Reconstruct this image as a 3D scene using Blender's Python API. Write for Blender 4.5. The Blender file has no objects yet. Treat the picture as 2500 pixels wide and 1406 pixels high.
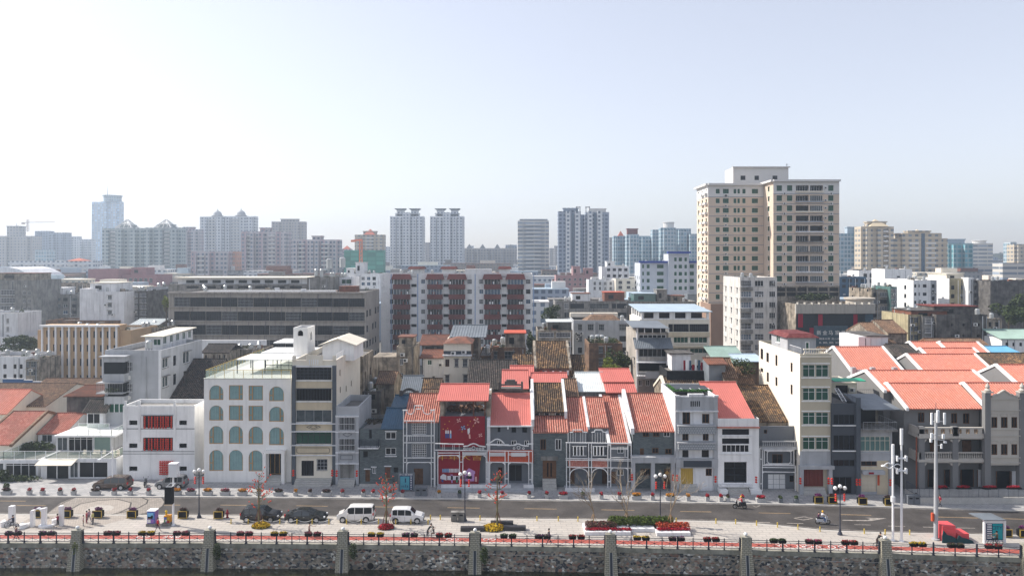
import bpy,math,random
from math import sin,cos,tan,pi,radians,sqrt,floor,atan2
from mathutils import Vector,Matrix
R = random.Random(7)
S = bpy.context.scene
C = S.collection
# ---------------- camera, sky, sun, exposure
F,HC,CU,CV = 1800.0,32.0,1250.0,630.0      # focal length in photo pixels, eye height, centre of view
cam = bpy.data.objects.new('camera',bpy.data.cameras.new('camera')); C.objects.link(cam)
cam.location = (0,0,HC); cam.rotation_euler = (pi/2,0,0)
cam.data.sensor_width = 36; cam.data.lens = F/2500*36
cam.data.shift_y = -(703-CV)/2500
cam.data.clip_end = 9000; cam.data.clip_start = 0.5
S.camera = cam
SUN_EL,SUN_AZ = radians(41),radians(19)         # azimuth: angle from -X towards +Y
to_sun = Vector((-cos(SUN_EL)*cos(SUN_AZ),cos(SUN_EL)*sin(SUN_AZ),sin(SUN_EL)))
SAT,GAM,SCL = .66,.64,.93
W = bpy.data.worlds.new('World'); S.world = W; W.use_nodes = True
nt = W.node_tree; bg = nt.nodes['Background']
sky = nt.nodes.new('ShaderNodeTexSky'); sky.sky_type = 'NISHITA'; sky.sun_disc = False
sky.sun_elevation = SUN_EL; sky.sun_rotation = atan2(to_sun.x,to_sun.y)
sky.air_density = 1.0; sky.dust_density = 0.95; sky.ozone_density = 1.6; sky.altitude = 0
hs = nt.nodes.new('ShaderNodeHueSaturation'); hs.inputs['Saturation'].default_value = SAT     # thin milky overcast: paler and flatter than a clear sky
gm = nt.nodes.new('ShaderNodeGamma'); gm.inputs[1].default_value = GAM; sc_ = nt.nodes.new('ShaderNodeVectorMath'); sc_.operation = 'MULTIPLY'; sc_.inputs[1].default_value = (SCL*1.03,SCL*.985,SCL*1.01)
nt.links.new(sky.outputs[0],hs.inputs['Color']); nt.links.new(hs.outputs[0],gm.inputs[0]); nt.links.new(gm.outputs[0],sc_.inputs[0]); nt.links.new(sc_.outputs[0],bg.inputs[0]); bg.inputs[1].default_value = 0.15
sl = bpy.data.lights.new('sun','SUN'); sl.energy = 2.6; sl.angle = radians(0.6); sl.color = (1,.93,.84)
so = bpy.data.objects.new('sun',sl); C.objects.link(so)
so.rotation_euler = (-to_sun).to_track_quat('-Z','Y').to_euler()
S.view_settings.view_transform = 'Standard'; S.view_settings.look = 'None'
S.view_settings.exposure = 1.35; S.view_settings.gamma = 1
S.render.engine = 'CYCLES'
S.cycles.use_denoising = True; S.cycles.max_bounces = 5; S.cycles.diffuse_bounces = 4
S.cycles.volume_bounces = 0; S.cycles.transparent_max_bounces = 6; S.cycles.glossy_bounces = 2
S.cycles.caustics_reflective = False; S.cycles.caustics_refractive = False
# ---------------- pixel / world helpers (measurements read off the photograph)
def P(u,v,D): return Vector(((u-CU)*D/F,D,HC-(v-CV)*D/F))
def X(u,D): return (u-CU)*D/F
def Z(v,D): return HC-(v-CV)*D/F
def G(u,v,z=0.0):
    D = (HC-z)*F/(v-CV); return Vector(((u-CU)*D/F,D,z))
# ---------------- materials
MATS = {}
def _n(t,k,**a):
    n = t.nodes.new(k)
    for x,y in a.items(): setattr(n,x,y)
    return n
def rgb(c): return tuple(c)+(1,) if len(c) == 3 else c
def M(name,col,rough=.85,var=.18,streak=0.,scale=.35,metal=0.,spec=.3,bump=0.,dirt=None,emit=0,fine=0.):
    if name in MATS: return MATS[name]
    m = bpy.data.materials.new(name); m.use_nodes = True; t = m.node_tree; L = t.links.new
    b = t.nodes['Principled BSDF']; b.inputs['Roughness'].default_value = rough
    b.inputs['Metallic'].default_value = metal; b.inputs['Specular IOR Level'].default_value = spec
    MATS[name] = m
    if emit:
        b.inputs['Emission Color'].default_value = rgb(col); b.inputs['Emission Strength'].default_value = emit
    if var <= 0 and streak <= 0 and fine <= 0:
        b.inputs['Base Color'].default_value = rgb(col); return m
    g = _n(t,'ShaderNodeNewGeometry')
    n1 = _n(t,'ShaderNodeTexNoise'); n1.inputs['Scale'].default_value = scale; n1.inputs['Detail'].default_value = 6; n1.inputs['Roughness'].default_value = .65
    L(g.outputs['Position'],n1.inputs['Vector'])
    mr = _n(t,'ShaderNodeMapRange'); mr.inputs['From Min'].default_value = .34; mr.inputs['From Max'].default_value = .66
    mr.inputs['To Min'].default_value = 1; mr.inputs['To Max'].default_value = 0
    L(n1.outputs['Fac'],mr.inputs['Value'])
    mx = _n(t,'ShaderNodeMix',data_type='RGBA'); mx.inputs[6].default_value = rgb(col)
    d = dirt or tuple(c*(1-var*1.9) for c in col)
    mx.inputs[7].default_value = rgb(d)
    mu = _n(t,'ShaderNodeMath',operation='MULTIPLY'); mu.inputs[1].default_value = 1 if not dirt else var*2.2
    L(mr.outputs[0],mu.inputs[0]); L(mu.outputs[0],mx.inputs[0]); out = mx.outputs[2]
    if streak > 0:
        mp = _n(t,'ShaderNodeMapping'); mp.inputs['Scale'].default_value = (1.6,1.6,.13); L(g.outputs['Position'],mp.inputs[0])
        n2 = _n(t,'ShaderNodeTexNoise'); n2.inputs['Scale'].default_value = 1.1; n2.inputs['Detail'].default_value = 4; L(mp.outputs[0],n2.inputs['Vector'])
        r2 = _n(t,'ShaderNodeMapRange'); r2.inputs['From Min'].default_value = .5; r2.inputs['From Max'].default_value = .72
        r2.inputs['To Min'].default_value = 0; r2.inputs['To Max'].default_value = streak; L(n2.outputs['Fac'],r2.inputs['Value'])
        m2 = _n(t,'ShaderNodeMix',data_type='RGBA'); L(r2.outputs[0],m2.inputs[0]); L(out,m2.inputs[6])
        m2.inputs[7].default_value = (.05,.045,.04,1); out = m2.outputs[2]
    if fine > 0:
        n3 = _n(t,'ShaderNodeTexNoise'); n3.inputs['Scale'].default_value = 5; n3.inputs['Detail'].default_value = 3; L(g.outputs['Position'],n3.inputs['Vector'])
        r3 = _n(t,'ShaderNodeMapRange'); r3.inputs['From Min'].default_value = .3; r3.inputs['From Max'].default_value = .7
        r3.inputs['To Min'].default_value = 1-fine; r3.inputs['To Max'].default_value = 1+fine; L(n3.outputs['Fac'],r3.inputs['Value'])
        v3 = _n(t,'ShaderNodeVectorMath',operation='SCALE'); L(out,v3.inputs[0]); L(r3.outputs[0],v3.inputs['Scale']); out = v3.outputs[0]
    L(out,b.inputs['Base Color'])
    if bump > 0:
        bp = _n(t,'ShaderNodeBump'); bp.inputs['Strength'].default_value = bump; bp.inputs['Distance'].default_value = .1
        L(n1.outputs['Fac'],bp.inputs['Height']); L(bp.outputs[0],b.inputs['Normal'])
    return m
def wallvec(t,L):
    g = _n(t,'ShaderNodeNewGeometry'); sp = _n(t,'ShaderNodeSeparateXYZ'); L(g.outputs['Position'],sp.inputs[0])
    sn = _n(t,'ShaderNodeSeparateXYZ'); L(g.outputs['True Normal'],sn.inputs[0])
    ab = _n(t,'ShaderNodeMath',operation='ABSOLUTE'); L(sn.outputs[0],ab.inputs[0])
    gt = _n(t,'ShaderNodeMath',operation='GREATER_THAN'); gt.inputs[1].default_value = .7; L(ab.outputs[0],gt.inputs[0])
    mx = _n(t,'ShaderNodeMix',data_type='FLOAT'); L(gt.outputs[0],mx.inputs[0]); L(sp.outputs[0],mx.inputs[2]); L(sp.outputs[1],mx.inputs[3])
    return g,mx.outputs[0],sp.outputs[2]
def Mbrick(name,c1,c2,mortar,w=.5,h=.2,ms=.03,rough=.85,streak=.0):
    if name in MATS: return MATS[name]
    m = M(name,c1,rough,var=.12,streak=streak); t = m.node_tree; L = t.links.new; b = t.nodes['Principled BSDF']
    old = b.inputs['Base Color'].links[0].from_socket
    g,a,z = wallvec(t,L)
    cb = _n(t,'ShaderNodeCombineXYZ'); L(a,cb.inputs[0]); L(z,cb.inputs[1])
    br = _n(t,'ShaderNodeTexBrick'); br.inputs['Scale'].default_value = 1; br.inputs['Brick Width'].default_value = w; br.inputs['Row Height'].default_value = h
    br.inputs['Mortar Size'].default_value = ms; br.inputs['Mortar'].default_value = (0,0,0,1)
    br.inputs['Color1'].default_value = (0,0,0,1); br.inputs['Color2'].default_value = (1,1,1,1); L(cb.outputs[0],br.inputs['Vector'])
    mx = _n(t,'ShaderNodeMix',data_type='RGBA'); L(br.outputs['Color'],mx.inputs[0]); L(old,mx.inputs[6]); mx.inputs[7].default_value = rgb(c2)
    m2 = _n(t,'ShaderNodeMix',data_type='RGBA'); L(br.outputs['Fac'],m2.inputs[0]); L(mx.outputs[2],m2.inputs[6]); m2.inputs[7].default_value = rgb(mortar)
    L(m2.outputs[2],b.inputs['Base Color']); return m
def Mtile(name,c1,c2,c3,sc=(3.2,3.2,3.2),rough=.8,amt=.5,patch=None):
    """roof tiles: every tile its own tone"""
    if name in MATS: return MATS[name]
    m = bpy.data.materials.new(name); m.use_nodes = True; t = m.node_tree; L = t.links.new; MATS[name] = m
    b = t.nodes['Principled BSDF']; b.inputs['Roughness'].default_value = rough; b.inputs['Specular IOR Level'].default_value = .25
    g = _n(t,'ShaderNodeNewGeometry')
    vm = _n(t,'ShaderNodeVectorMath',operation='MULTIPLY'); vm.inputs[1].default_value = sc; L(g.outputs['Position'],vm.inputs[0])
    vf = _n(t,'ShaderNodeVectorMath',operation='FLOOR'); L(vm.outputs[0],vf.inputs[0])
    wn = _n(t,'ShaderNodeTexWhiteNoise',noise_dimensions='3D'); L(vf.outputs[0],wn.inputs['Vector'])
    cr = _n(t,'ShaderNodeValToRGB'); L(wn.outputs['Value'],cr.inputs[0])
    e = cr.color_ramp.elements; e[0].position = 0; e[0].color = rgb(c1); e[1].position = 1; e[1].color = rgb(c3)
    x = e.new(.5); x.color = rgb(c2)
    no = _n(t,'ShaderNodeTexNoise'); no.inputs['Scale'].default_value = .45; no.inputs['Detail'].default_value = 5; L(g.outputs['Position'],no.inputs['Vector'])
    r = _n(t,'ShaderNodeMapRange'); r.inputs['From Min'].default_value = .42; r.inputs['From Max'].default_value = .62; r.inputs['To Max'].default_value = amt
    L(no.outputs['Fac'],r.inputs['Value'])
    mx = _n(t,'ShaderNodeMix',data_type='RGBA'); L(r.outputs[0],mx.inputs[0]); L(cr.outputs[0],mx.inputs[6]); mx.inputs[7].default_value = rgb(patch or c1)
    L(mx.outputs[2],b.inputs['Base Color']); return m
def Mgrid(name,wall,glass,cw=3.2,ch=3.0,fw=.5,fh=.5,band=None,strip=None,rough=.7):
    """far tower skin: storeys of small openings; optional slab band and vertical strip of another colour"""
    if name in MATS: return MATS[name]
    m = bpy.data.materials.new(name); m.use_nodes = True; t = m.node_tree; L = t.links.new; MATS[name] = m
    b = t.nodes['Principled BSDF']; b.inputs['Roughness'].default_value = rough
    g,a,z = wallvec(t,L)
    def mt(op,i,j=None):
        n = _n(t,'ShaderNodeMath',operation=op)
        for k,s in enumerate((i,j)):
            if s is None: continue
            if isinstance(s,(int,float)): n.inputs[k].default_value = s
            else: L(s,n.inputs[k])
        return n.outputs[0]
    ax = mt('DIVIDE',a,cw); zz = mt('DIVIDE',z,ch)
    fx = mt('FRACT',ax); fz = mt('FRACT',zz); ix = mt('FLOOR',ax); iz = mt('FLOOR',zz)
    inx = mt('LESS_THAN',mt('ABSOLUTE',mt('SUBTRACT',fx,.5)),fw/2)
    inz = mt('LESS_THAN',mt('ABSOLUTE',mt('SUBTRACT',fz,.5)),fh/2)
    w = mt('MULTIPLY',inx,inz)
    cb = _n(t,'ShaderNodeCombineXYZ'); L(ix,cb.inputs[0]); L(iz,cb.inputs[1])
    wn = _n(t,'ShaderNodeTexWhiteNoise',noise_dimensions='2D'); L(cb.outputs[0],wn.inputs['Vector'])
    gm = _n(t,'ShaderNodeMix',data_type='RGBA'); L(wn.outputs['Value'],gm.inputs[0])
    gm.inputs[6].default_value = rgb(glass); gm.inputs[7].default_value = rgb(tuple(min(1,c*1.9+.03) for c in glass))
    base = _n(t,'ShaderNodeMix',data_type='RGBA'); base.inputs[6].default_value = rgb(wall); base.inputs[7].default_value = rgb(strip or wall)
    L(mt('LESS_THAN',mt('FRACT',mt('DIVIDE',a,cw*4)),.28),base.inputs[0]); out = base.outputs[2]
    if band:
        bm = _n(t,'ShaderNodeMix',data_type='RGBA'); L(mt('LESS_THAN',fz,.22),bm.inputs[0]); L(out,bm.inputs[6]); bm.inputs[7].default_value = rgb(band); out = bm.outputs[2]
    mx = _n(t,'ShaderNodeMix',data_type='RGBA'); L(w,mx.inputs[0]); L(out,mx.inputs[6]); L(gm.outputs[2],mx.inputs[7])
    L(mx.outputs[2],b.inputs['Base Color']); return m
# ---------------- mesh builder
class MB:
    def __init__(s): s.v = []; s.f = []; s.m = []
    def poly(s,pts,m=0):
        i = len(s.v); s.v += [tuple(p) for p in pts]; s.f.append(tuple(range(i,i+len(pts)))); s.m.append(m); return s
    def box(s,x0,x1,y0,y1,z0,z1,m=0,top=None):
        if x0 > x1: x0,x1 = x1,x0
        if y0 > y1: y0,y1 = y1,y0
        i = len(s.v); s.v += [(x,y,z) for z in (z0,z1) for y in (y0,y1) for x in (x0,x1)]
        for k,q in enumerate([(0,2,3,1),(4,5,7,6),(0,1,5,4),(1,3,7,5),(3,2,6,7),(2,0,4,6)]):
            s.f.append(tuple(i+j for j in q)); s.m.append(top if (top is not None and k == 1) else m)
        return s
    def hexa(s,b,t,m=0):
        """8 corners: b 4 pts ccw from above, t 4 pts above them"""
        n = len(b); i = len(s.v); s.v += [tuple(p) for p in b]+[tuple(p) for p in t]
        s.f.append(tuple(i+j for j in reversed(range(n)))); s.m.append(m); s.f.append(tuple(i+n+j for j in range(n))); s.m.append(m)
        for j in range(n):
            k = (j+1) % n; s.f.append((i+j,i+k,i+n+k,i+n+j)); s.m.append(m)
        return s
    def prism(s,pts,z0,z1,m=0): return s.hexa([(x,y,z0) for x,y in pts],[(x,y,z1) for x,y in pts],m)
    def tube(s,p,q,r0,r1=None,n=6,m=0,cap=True):
        p = Vector(p); q = Vector(q); r1 = r0 if r1 is None else r1; d = (q-p)
        if d.length < 1e-6: return s
        d.normalize(); a = d.orthogonal().normalized(); b = d.cross(a); i = len(s.v)
        for c,r in ((p,r0),(q,r1)):
            for k in range(n):
                t = 2*pi*k/n; s.v.append(tuple(c+(a*cos(t)+b*sin(t))*r))
        for k in range(n): j = (k+1) % n; s.f.append((i+k,i+j,i+n+j,i+n+k)); s.m.append(m)
        if cap: s.f.append(tuple(i+k for k in reversed(range(n)))); s.m.append(m); s.f.append(tuple(i+n+k for k in range(n))); s.m.append(m)
        return s
    def path(s,pts,r,n=5,m=0):
        for a,b in zip(pts,pts[1:]): s.tube(a,b,r,r,n,m)
        return s
    def lathe(s,c,prof,n=12,m=0,sx=1,sy=1):
        c = Vector(c); i = len(s.v)
        for r,z in prof:
            for k in range(n): t = 2*pi*k/n; s.v.append((c.x+r*sx*cos(t),c.y+r*sy*sin(t),c.z+z))
        for j in range(len(prof)-1):
            for k in range(n): l = (k+1) % n; s.f.append((i+j*n+k,i+j*n+l,i+(j+1)*n+l,i+(j+1)*n+k)); s.m.append(m)
        if prof[0][0] > 1e-4: s.f.append(tuple(i+k for k in reversed(range(n)))); s.m.append(m)
        if prof[-1][0] > 1e-4: s.f.append(tuple(i+(len(prof)-1)*n+k for k in range(n))); s.m.append(m)
        return s
    def ball(s,c,r,n=10,k=6,m=0,sz=1.): return s.lathe(c,[(max(r*sin(pi*j/k),1e-5),-r*cos(pi*j/k)*sz) for j in range(k+1)],n,m)
    def build(s,name,mats,par=None,smooth=False,loc=None):
        if not isinstance(mats,(list,tuple)): mats = [mats]
        o0 = par_loc(par) if par is not None else (Vector(loc) if loc is not None else Vector((0,0,0)))
        me = bpy.data.meshes.new(name); me.from_pydata([(x-o0.x,y-o0.y,z-o0.z) for x,y,z in s.v],[],s.f)
        for m in mats: me.materials.append(m)
        me.polygons.foreach_set('material_index',s.m)
        if smooth: me.polygons.foreach_set('use_smooth',[True]*len(s.f))
        o = bpy.data.objects.new(name,me); C.objects.link(o)
        if par is not None: o.parent = par
        elif loc is not None: o.location = loc
        return o
def par_loc(o):
    v = Vector((0,0,0))
    while o is not None: v += o.location; o = o.parent
    return v
def tag(o,label,cat,group=None,kind=None):
    if label: o['label'] = label
    if cat: o['category'] = cat
    if group: o['group'] = group
    if kind: o['kind'] = kind
    return o
def thing(name,label,cat,loc=(0,0,0),group=None):
    o = bpy.data.objects.new(name,None); C.objects.link(o); o.location = loc; o.empty_display_size = .5
    return tag(o,label,cat,group)
KIDS = {}
def copy_tree(o,parent=None,loc=None,rz=None,label=None,sc=None):
    c = o.copy(); C.objects.link(c)
    if parent is not None: c.parent = parent
    if loc is not None: c.location = loc
    if rz is not None: c.rotation_euler = (0,0,rz)
    if sc is not None: c.scale = (sc,sc,sc) if isinstance(sc,(int,float)) else sc
    if label: c['label'] = label
    for ch in o.children: copy_tree(ch,c)
    return c
def structure(o): o['kind'] = 'structure'; return o
# corrugated / tiled sloping sheet between eave line a-b and ridge line c-d (a under c), real ribs
def corr(mb,a,b,c,d,sp=.3,amp=.05,m=0,thick=.1,prof='round',gm=False):
    a,b,c,d = map(Vector,(a,b,c,d)); n = max(2,int((b-a).length/sp)); nr = ((b-a).cross(c-a)).normalized()
    if nr.z < 0: nr = -nr
    top = []
    for i in range(n):
        for k,h in ((0,0),(.36,0),(.45,.8),(.68,1),(.91,.8)) if prof == 'round' else ((0,0),(.5,0),(.62,1),(.88,1)):
            t = (i+k)/n; top.append((a.lerp(b,t)+nr*amp*h,c.lerp(d,t)+nr*amp*h))
    top.append((b,d)); i0 = len(mb.v)
    for p,q in top: mb.v += [tuple(p),tuple(q)]
    for k in range(len(top)-1):
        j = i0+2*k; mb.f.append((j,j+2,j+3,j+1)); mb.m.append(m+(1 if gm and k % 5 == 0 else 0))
    dn = -nr*thick
    for p,q in ((a,b),(c,d),(a,c),(b,d)): mb.poly([p,q,q+dn,p+dn],m)
    mb.poly([a+dn,b+dn,d+dn,c+dn],m)
    return mb
# ---------------- walls with real openings
class Face:
    def __init__(s,ox,oy,dx,dy,L,z0,z1):
        s.O = Vector((ox,oy,0)); s.d = Vector((dx,dy,0)); s.n = Vector((dy,-dx,0)); s.L = L; s.z0 = z0; s.z1 = z1; s.h = []
        s.ang = atan2(dy,dx)
    def pt(s,a,z,off=0.): p = s.O+s.d*a+s.n*off; return (p.x,p.y,z)
    def px(s,u,v):
        r = Vector(((u-CU)/F,1,-(v-CV)/F)); k = s.O.dot(s.n)/r.dot(s.n); p = r*k
        return (p-s.O).dot(s.d),HC+p.z
    def bx(s,mb,a0,a1,z0,z1,o0,o1,m=0):
        """box on the wall, from offset o0 to o1 outwards"""
        q = [s.pt(a0,0,o1),s.pt(a1,0,o1),s.pt(a1,0,o0),s.pt(a0,0,o0)]
        mb.prism([(p[0],p[1]) for p in q],z0,z1,m)
    def bxp(s,mb,u0,v0,u1,v1,o0,o1,m=0):
        a0,z1 = s.px(u0,v0); a1,z0 = s.px(u1,v1); s.bx(mb,a0,a1,z0,z1,o0,o1,m)
    def mesh(s,mb,m=0,depth=.18):
        hs = [h for h in s.h if h[1] > 0.01 and h[0] < s.L-.01 and h[3] > s.z0 and h[2] < s.z1]
        hs = [(max(h[0],.04),min(h[1],s.L-.04),max(h[2],s.z0+.02),min(h[3],s.z1-.04),h[4]) for h in hs]
        xs = sorted({0.,s.L,*[h[0] for h in hs],*[h[1] for h in hs]}); zs = sorted({s.z0,s.z1,*[h[2] for h in hs],*[h[3] for h in hs]})
        for j in range(len(zs)-1):
            zc = (zs[j]+zs[j+1])/2; run = None
            for i in range(len(xs)-1):
                xc = (xs[i]+xs[i+1])/2
                hole = any(h[0] < xc < h[1] and h[2] < zc < h[3] for h in hs)
                if not hole and run is None: run = xs[i]
                if hole and run is not None: mb.poly([s.pt(run,zs[j]),s.pt(xs[i],zs[j]),s.pt(xs[i],zs[j+1]),s.pt(run,zs[j+1])],m); run = None
            if run is not None: mb.poly([s.pt(run,zs[j]),s.pt(s.L,zs[j]),s.pt(s.L,zs[j+1]),s.pt(run,zs[j+1])],m)
        for a0,a1,b0,b1,arch in hs:
            dd = -depth
            for p,q in (((a0,b0),(a1,b0)),((a1,b0),(a1,b1)),((a1,b1),(a0,b1)),((a0,b1),(a0,b0))):
                mb.poly([s.pt(*p),s.pt(*q),s.pt(*q,dd),s.pt(*p,dd)],m)
            if arch:
                w = (a1-a0)/2; cx = (a0+a1)/2; hh = min(arch,b1-b0-.1); N = 10
                arc = [(cx-w*cos(pi*k/N),b1-hh+hh*sin(pi*k/N)) for k in range(N+1)]
                for side,cor in ((arc[:N//2+1],(a0,b1)),(arc[N//2:],(a1,b1))):
                    for p,q in zip(side,side[1:]):
                        mb.poly([s.pt(*cor,-.002),s.pt(*p,-.002),s.pt(*q,-.002)],m)
                        mb.poly([s.pt(*p,-.002),s.pt(*q,-.002),s.pt(*q,dd+.02),s.pt(*p,dd+.02)],m)
WM = {}
def winmesh(w,h,st):
    """one window: frame bars and panes (and cage, sill, hood), in a mesh shared by equal windows"""
    w = round(w*20)/20; h = round(h*20)/20; key = (w,h,st['k'])
    if key in WM: return WM[key]
    mb = MB(); f = st.get('fw',.07); nx = st.get('nx',2); nz = st.get('nz',1); rc = st.get('rec',.12)
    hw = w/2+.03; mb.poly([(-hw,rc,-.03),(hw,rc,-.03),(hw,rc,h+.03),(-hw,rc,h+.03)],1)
    if st.get('cur'):   # curtains: pleated cloth behind clear-looking pane
        n = max(4,int(w/.18)); x = -hw
        for i in range(n):
            x2 = -hw+2*hw*(i+1)/n; y1 = rc-.02-(.035 if i % 2 else 0); y2 = rc-.02-(0 if i % 2 else .035)
            mb.poly([(x,y1,0),(x2,y2,0),(x2,y2,h),(x,y1,h)],2); x = x2
    if not st.get('noframe'):
        y0,y1 = rc-.09,rc-.01
        for a,b,c,d in ((-w/2,w/2,0,f),(-w/2,w/2,h-f,h),(-w/2,-w/2+f,f,h-f),(w/2-f,w/2,f,h-f)): mb.box(a,b,y0,y1,c,d)
        for i in range(1,nx):
            x = -w/2+w*i/nx; mb.box(x-f*.4,x+f*.4,y0+.01,y1,f,h-f)
        zsplit = st.get('zs')
        for i in range(1,nz):
            z = h*i/nz if not zsplit else h*zsplit; mb.box(-w/2+f,w/2-f,y0+.02,y1,z-f*.4,z+f*.4)
    if st.get('asym'):  # one opening light at one side, as in the arched hotel windows
        sx = st['asym']; x = w*.24*sx; mb.box(x-.06,x+.06,.0,.1,.05,h-.05)
        e = w/2*sx; mb.box(min(x,e),max(x,e),.0,.1,h*.38-.05,h*.38+.05)
    if st.get('sill'): mb.box(-w/2-.1,w/2+.1,-.12,0.02,-.12,-.02,3)
    if st.get('hood'): mb.box(-w/2-.15,w/2+.15,-.45,0,h+.05,h+.13,3)
    if st.get('cage'):
        q = st['cage']
        for z in (-.05,h*.5,h+.02): mb.box(-w/2,w/2,-q-.02,-q+.02,z,z+.04,3); [mb.box(x-.02,x+.02,-q,0,z,z+.04,3) for x in (-w/2,w/2)]
        n = max(3,int(w/.22))
        for i in range(n+1): x = -w/2+w*i/n; mb.box(x-.012,x+.012,-q-.012,-q+.012,-.05,h+.05,3)
    o = mb.build('window',st['m']); me = o.data; bpy.data.objects.remove(o)
    WM[key] = (me,w,h); return WM[key]
class Bld:
    def __init__(s,name,label,cat,x0,x1,D,depth,z1,mat,z0=0.,group=None,par=.7,roofmat=None,parts_name='wall',pt=.2):
        s.x0,s.x1,s.D,s.dep,s.z1,s.z0 = x0,x1,D,depth,z1,z0; s.mat = mat; s.par = par; s.rm = roofmat; s.pt = pt; s.wn = parts_name
        s.o = thing(name,label,cat,((x0+x1)/2,D,z0),group)
        s.f = Face(x0,D,1,0,x1-x0,z0,z1); s.r = Face(x1,D,0,1,depth,z0,z1); s.l = Face(x0,D+depth,0,-1,depth,z0,z1)
        s.w = []; s.x = MB(); s.xm = None
    def win(s,fc,a0,a1,z0,z1,st,arch=0,name='window'):
        a0,a1 = min(a0,a1),max(a0,a1); z0,z1 = min(z0,z1),max(z0,z1)
        if a0 < .03 or a1 > fc.L-.03 or z0 < fc.z0-.01 or z1 > fc.z1-.03:
            a0 = max(a0,.05); a1 = min(a1,fc.L-.05); z1 = min(z1,fc.z1-.05); z0 = max(z0,fc.z0)
            if a1-a0 < .2 or z1-z0 < .2: return
        me,w,h = winmesh(a1-a0,z1-z0,st)
        c = (a0+a1)/2; z0 = z0; fc.h.append((c-w/2,c+w/2,z0,z0+h,arch))
        s.w.append((w*h,name,me,fc.pt(c,z0,-.03),fc.ang))
    def winp(s,fc,u0,v0,u1,v1,st,arch=0,name='window'):
        a0,z1 = fc.px(u0,v0); a1,_ = fc.px(u1,v0); _,z0 = fc.px((u0+u1)/2,v1)
        s.win(fc,a0,a1,z0,z1,st,arch*abs(a1-a0)/2,name)
    def rows(s,fc,us,vs,st):
        for i,(a,b) in enumerate(us):
            for j,(c,d) in enumerate(vs): s.winp(fc,a,c,b,d,st(i,j) if callable(st) else st)
    def auto(s,fc,n,w,h,z0,dz,k,st,skip=0.):
        """k storeys of n windows from height z0 upwards"""
        for j in range(k):
            for i in range(n):
                if skip and R.random() < skip: continue
                a = fc.L*(i+.5)/n; s.win(fc,a-w/2,a+w/2,z0+j*dz,z0+j*dz+h,st[R.randrange(len(st))] if isinstance(st,list) else st)
    def part(s,name,mb,mats,smooth=False):
        return mb.build(name,mats,s.o,smooth)
    def done(s,depth=.18,flat=False,nomesh=False):
        mb = MB(); D,E = s.D,s.D+s.dep
        fm = getattr(s,'fm',{}); ml = [s.mat]
        for k,fc in (('f',s.f),('r',s.r),('l',s.l)):
            if k in fm: ml.append(MATS[fm[k]])
            fc.mesh(mb,len(ml)-1 if k in fm else 0,depth)
        mb.poly([(s.x1,E,s.z0),(s.x0,E,s.z0),(s.x0,E,s.z1),(s.x1,E,s.z1)])
        t = s.pt; p = s.par
        if p > 0:
            xa,xb,ya,yb = s.x0+t,s.x1-t,D+t,E-t; zt,zr = s.z1,s.z1-p
            mb.poly([(s.x0,D,zt),(s.x1,D,zt),(xb,ya,zt),(xa,ya,zt)]).poly([(s.x1,D,zt),(s.x1,E,zt),(xb,yb,zt),(xb,ya,zt)])
            mb.poly([(s.x1,E,zt),(s.x0,E,zt),(xa,yb,zt),(xb,yb,zt)]).poly([(s.x0,E,zt),(s.x0,D,zt),(xa,ya,zt),(xa,yb,zt)])
            for a,b in (((xa,ya),(xb,ya)),((xb,ya),(xb,yb)),((xb,yb),(xa,yb)),((xa,yb),(xa,ya))):
                mb.poly([(*a,zr),(*b,zr),(*b,zt),(*a,zt)])
            MB().poly([(xa,ya,zr),(xb,ya,zr),(xb,yb,zr),(xa,yb,zr)]).build('roof',s.rm or MATS['roof_grey'],s.o)
        elif not nomesh:
            mb.poly([(s.x0,D,s.z1),(s.x1,D,s.z1),(s.x1,E,s.z1),(s.x0,E,s.z1)])
        mb.build(s.wn,ml,s.o)
        ws = sorted(s.w,key=lambda q: -q[0]); ol = s.o.location
        for ar,nm,me,loc,ang in ws[:100]:
            o = bpy.data.objects.new(nm,me); C.objects.link(o); o.parent = s.o; o.location = Vector(loc)-ol; o.rotation_euler = (0,0,ang)
        if len(ws) > 100:
            vs,fs,ms,mm = [],[],[],[]
            for ar,nm,me,loc,ang in ws[100:]:
                i = len(vs); ca,sa = cos(ang),sin(ang); q = Vector(loc)-ol
                idx = []
                for x in me.materials:
                    if x not in mm: mm.append(x)
                    idx.append(mm.index(x))
                vs += [(q.x+v.co.x*ca-v.co.y*sa,q.y+v.co.x*sa+v.co.y*ca,q.z+v.co.z) for v in me.vertices]
                fs += [tuple(i+k for k in p.vertices) for p in me.polygons]; ms += [idx[p.material_index] for p in me.polygons]
            me = bpy.data.meshes.new('small_windows'); me.from_pydata(vs,[],fs)
            for x in mm: me.materials.append(x)
            me.polygons.foreach_set('material_index',ms)
            o = bpy.data.objects.new('small_windows',me); C.objects.link(o); o.parent = s.o; o['kind'] = 'stuff'
        return s
# ---------------- palette
M('roof_grey',(.21,.2,.19),var=.25,dirt=(.08,.075,.07)); M('white',(.88,.88,.87),.7,var=.07,streak=.2)
M('white2',(.78,.785,.795),.8,var=.1,streak=.3); M('cream',(.62,.53,.38),var=.1,streak=.12); M('cream2',(.8,.74,.62),var=.06,streak=.1)
M('steel',(.78,.79,.8),.4,var=0); M('dark',(.025,.027,.03),.6,var=0); M('wood',(.16,.075,.035),.6,var=.25,scale=2)
M('wood_l',(.5,.3,.13),.5,var=.1); M('gold',(.55,.38,.08),.45,var=0,metal=.3); M('concrete',(.31,.3,.28),var=.28,streak=.75,scale=.5)
M('concrete_d',(.17,.16,.15),var=.45,streak=.85,scale=.5,dirt=(.03,.028,.026)); M('grey_paint',(.15,.165,.185),var=.06,streak=.08)
M('grey_light',(.44,.455,.475),var=.1,streak=.25); M('grey_dark',(.055,.065,.08),var=.08); M('ac',(.68,.68,.66),.6,var=0)
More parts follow.
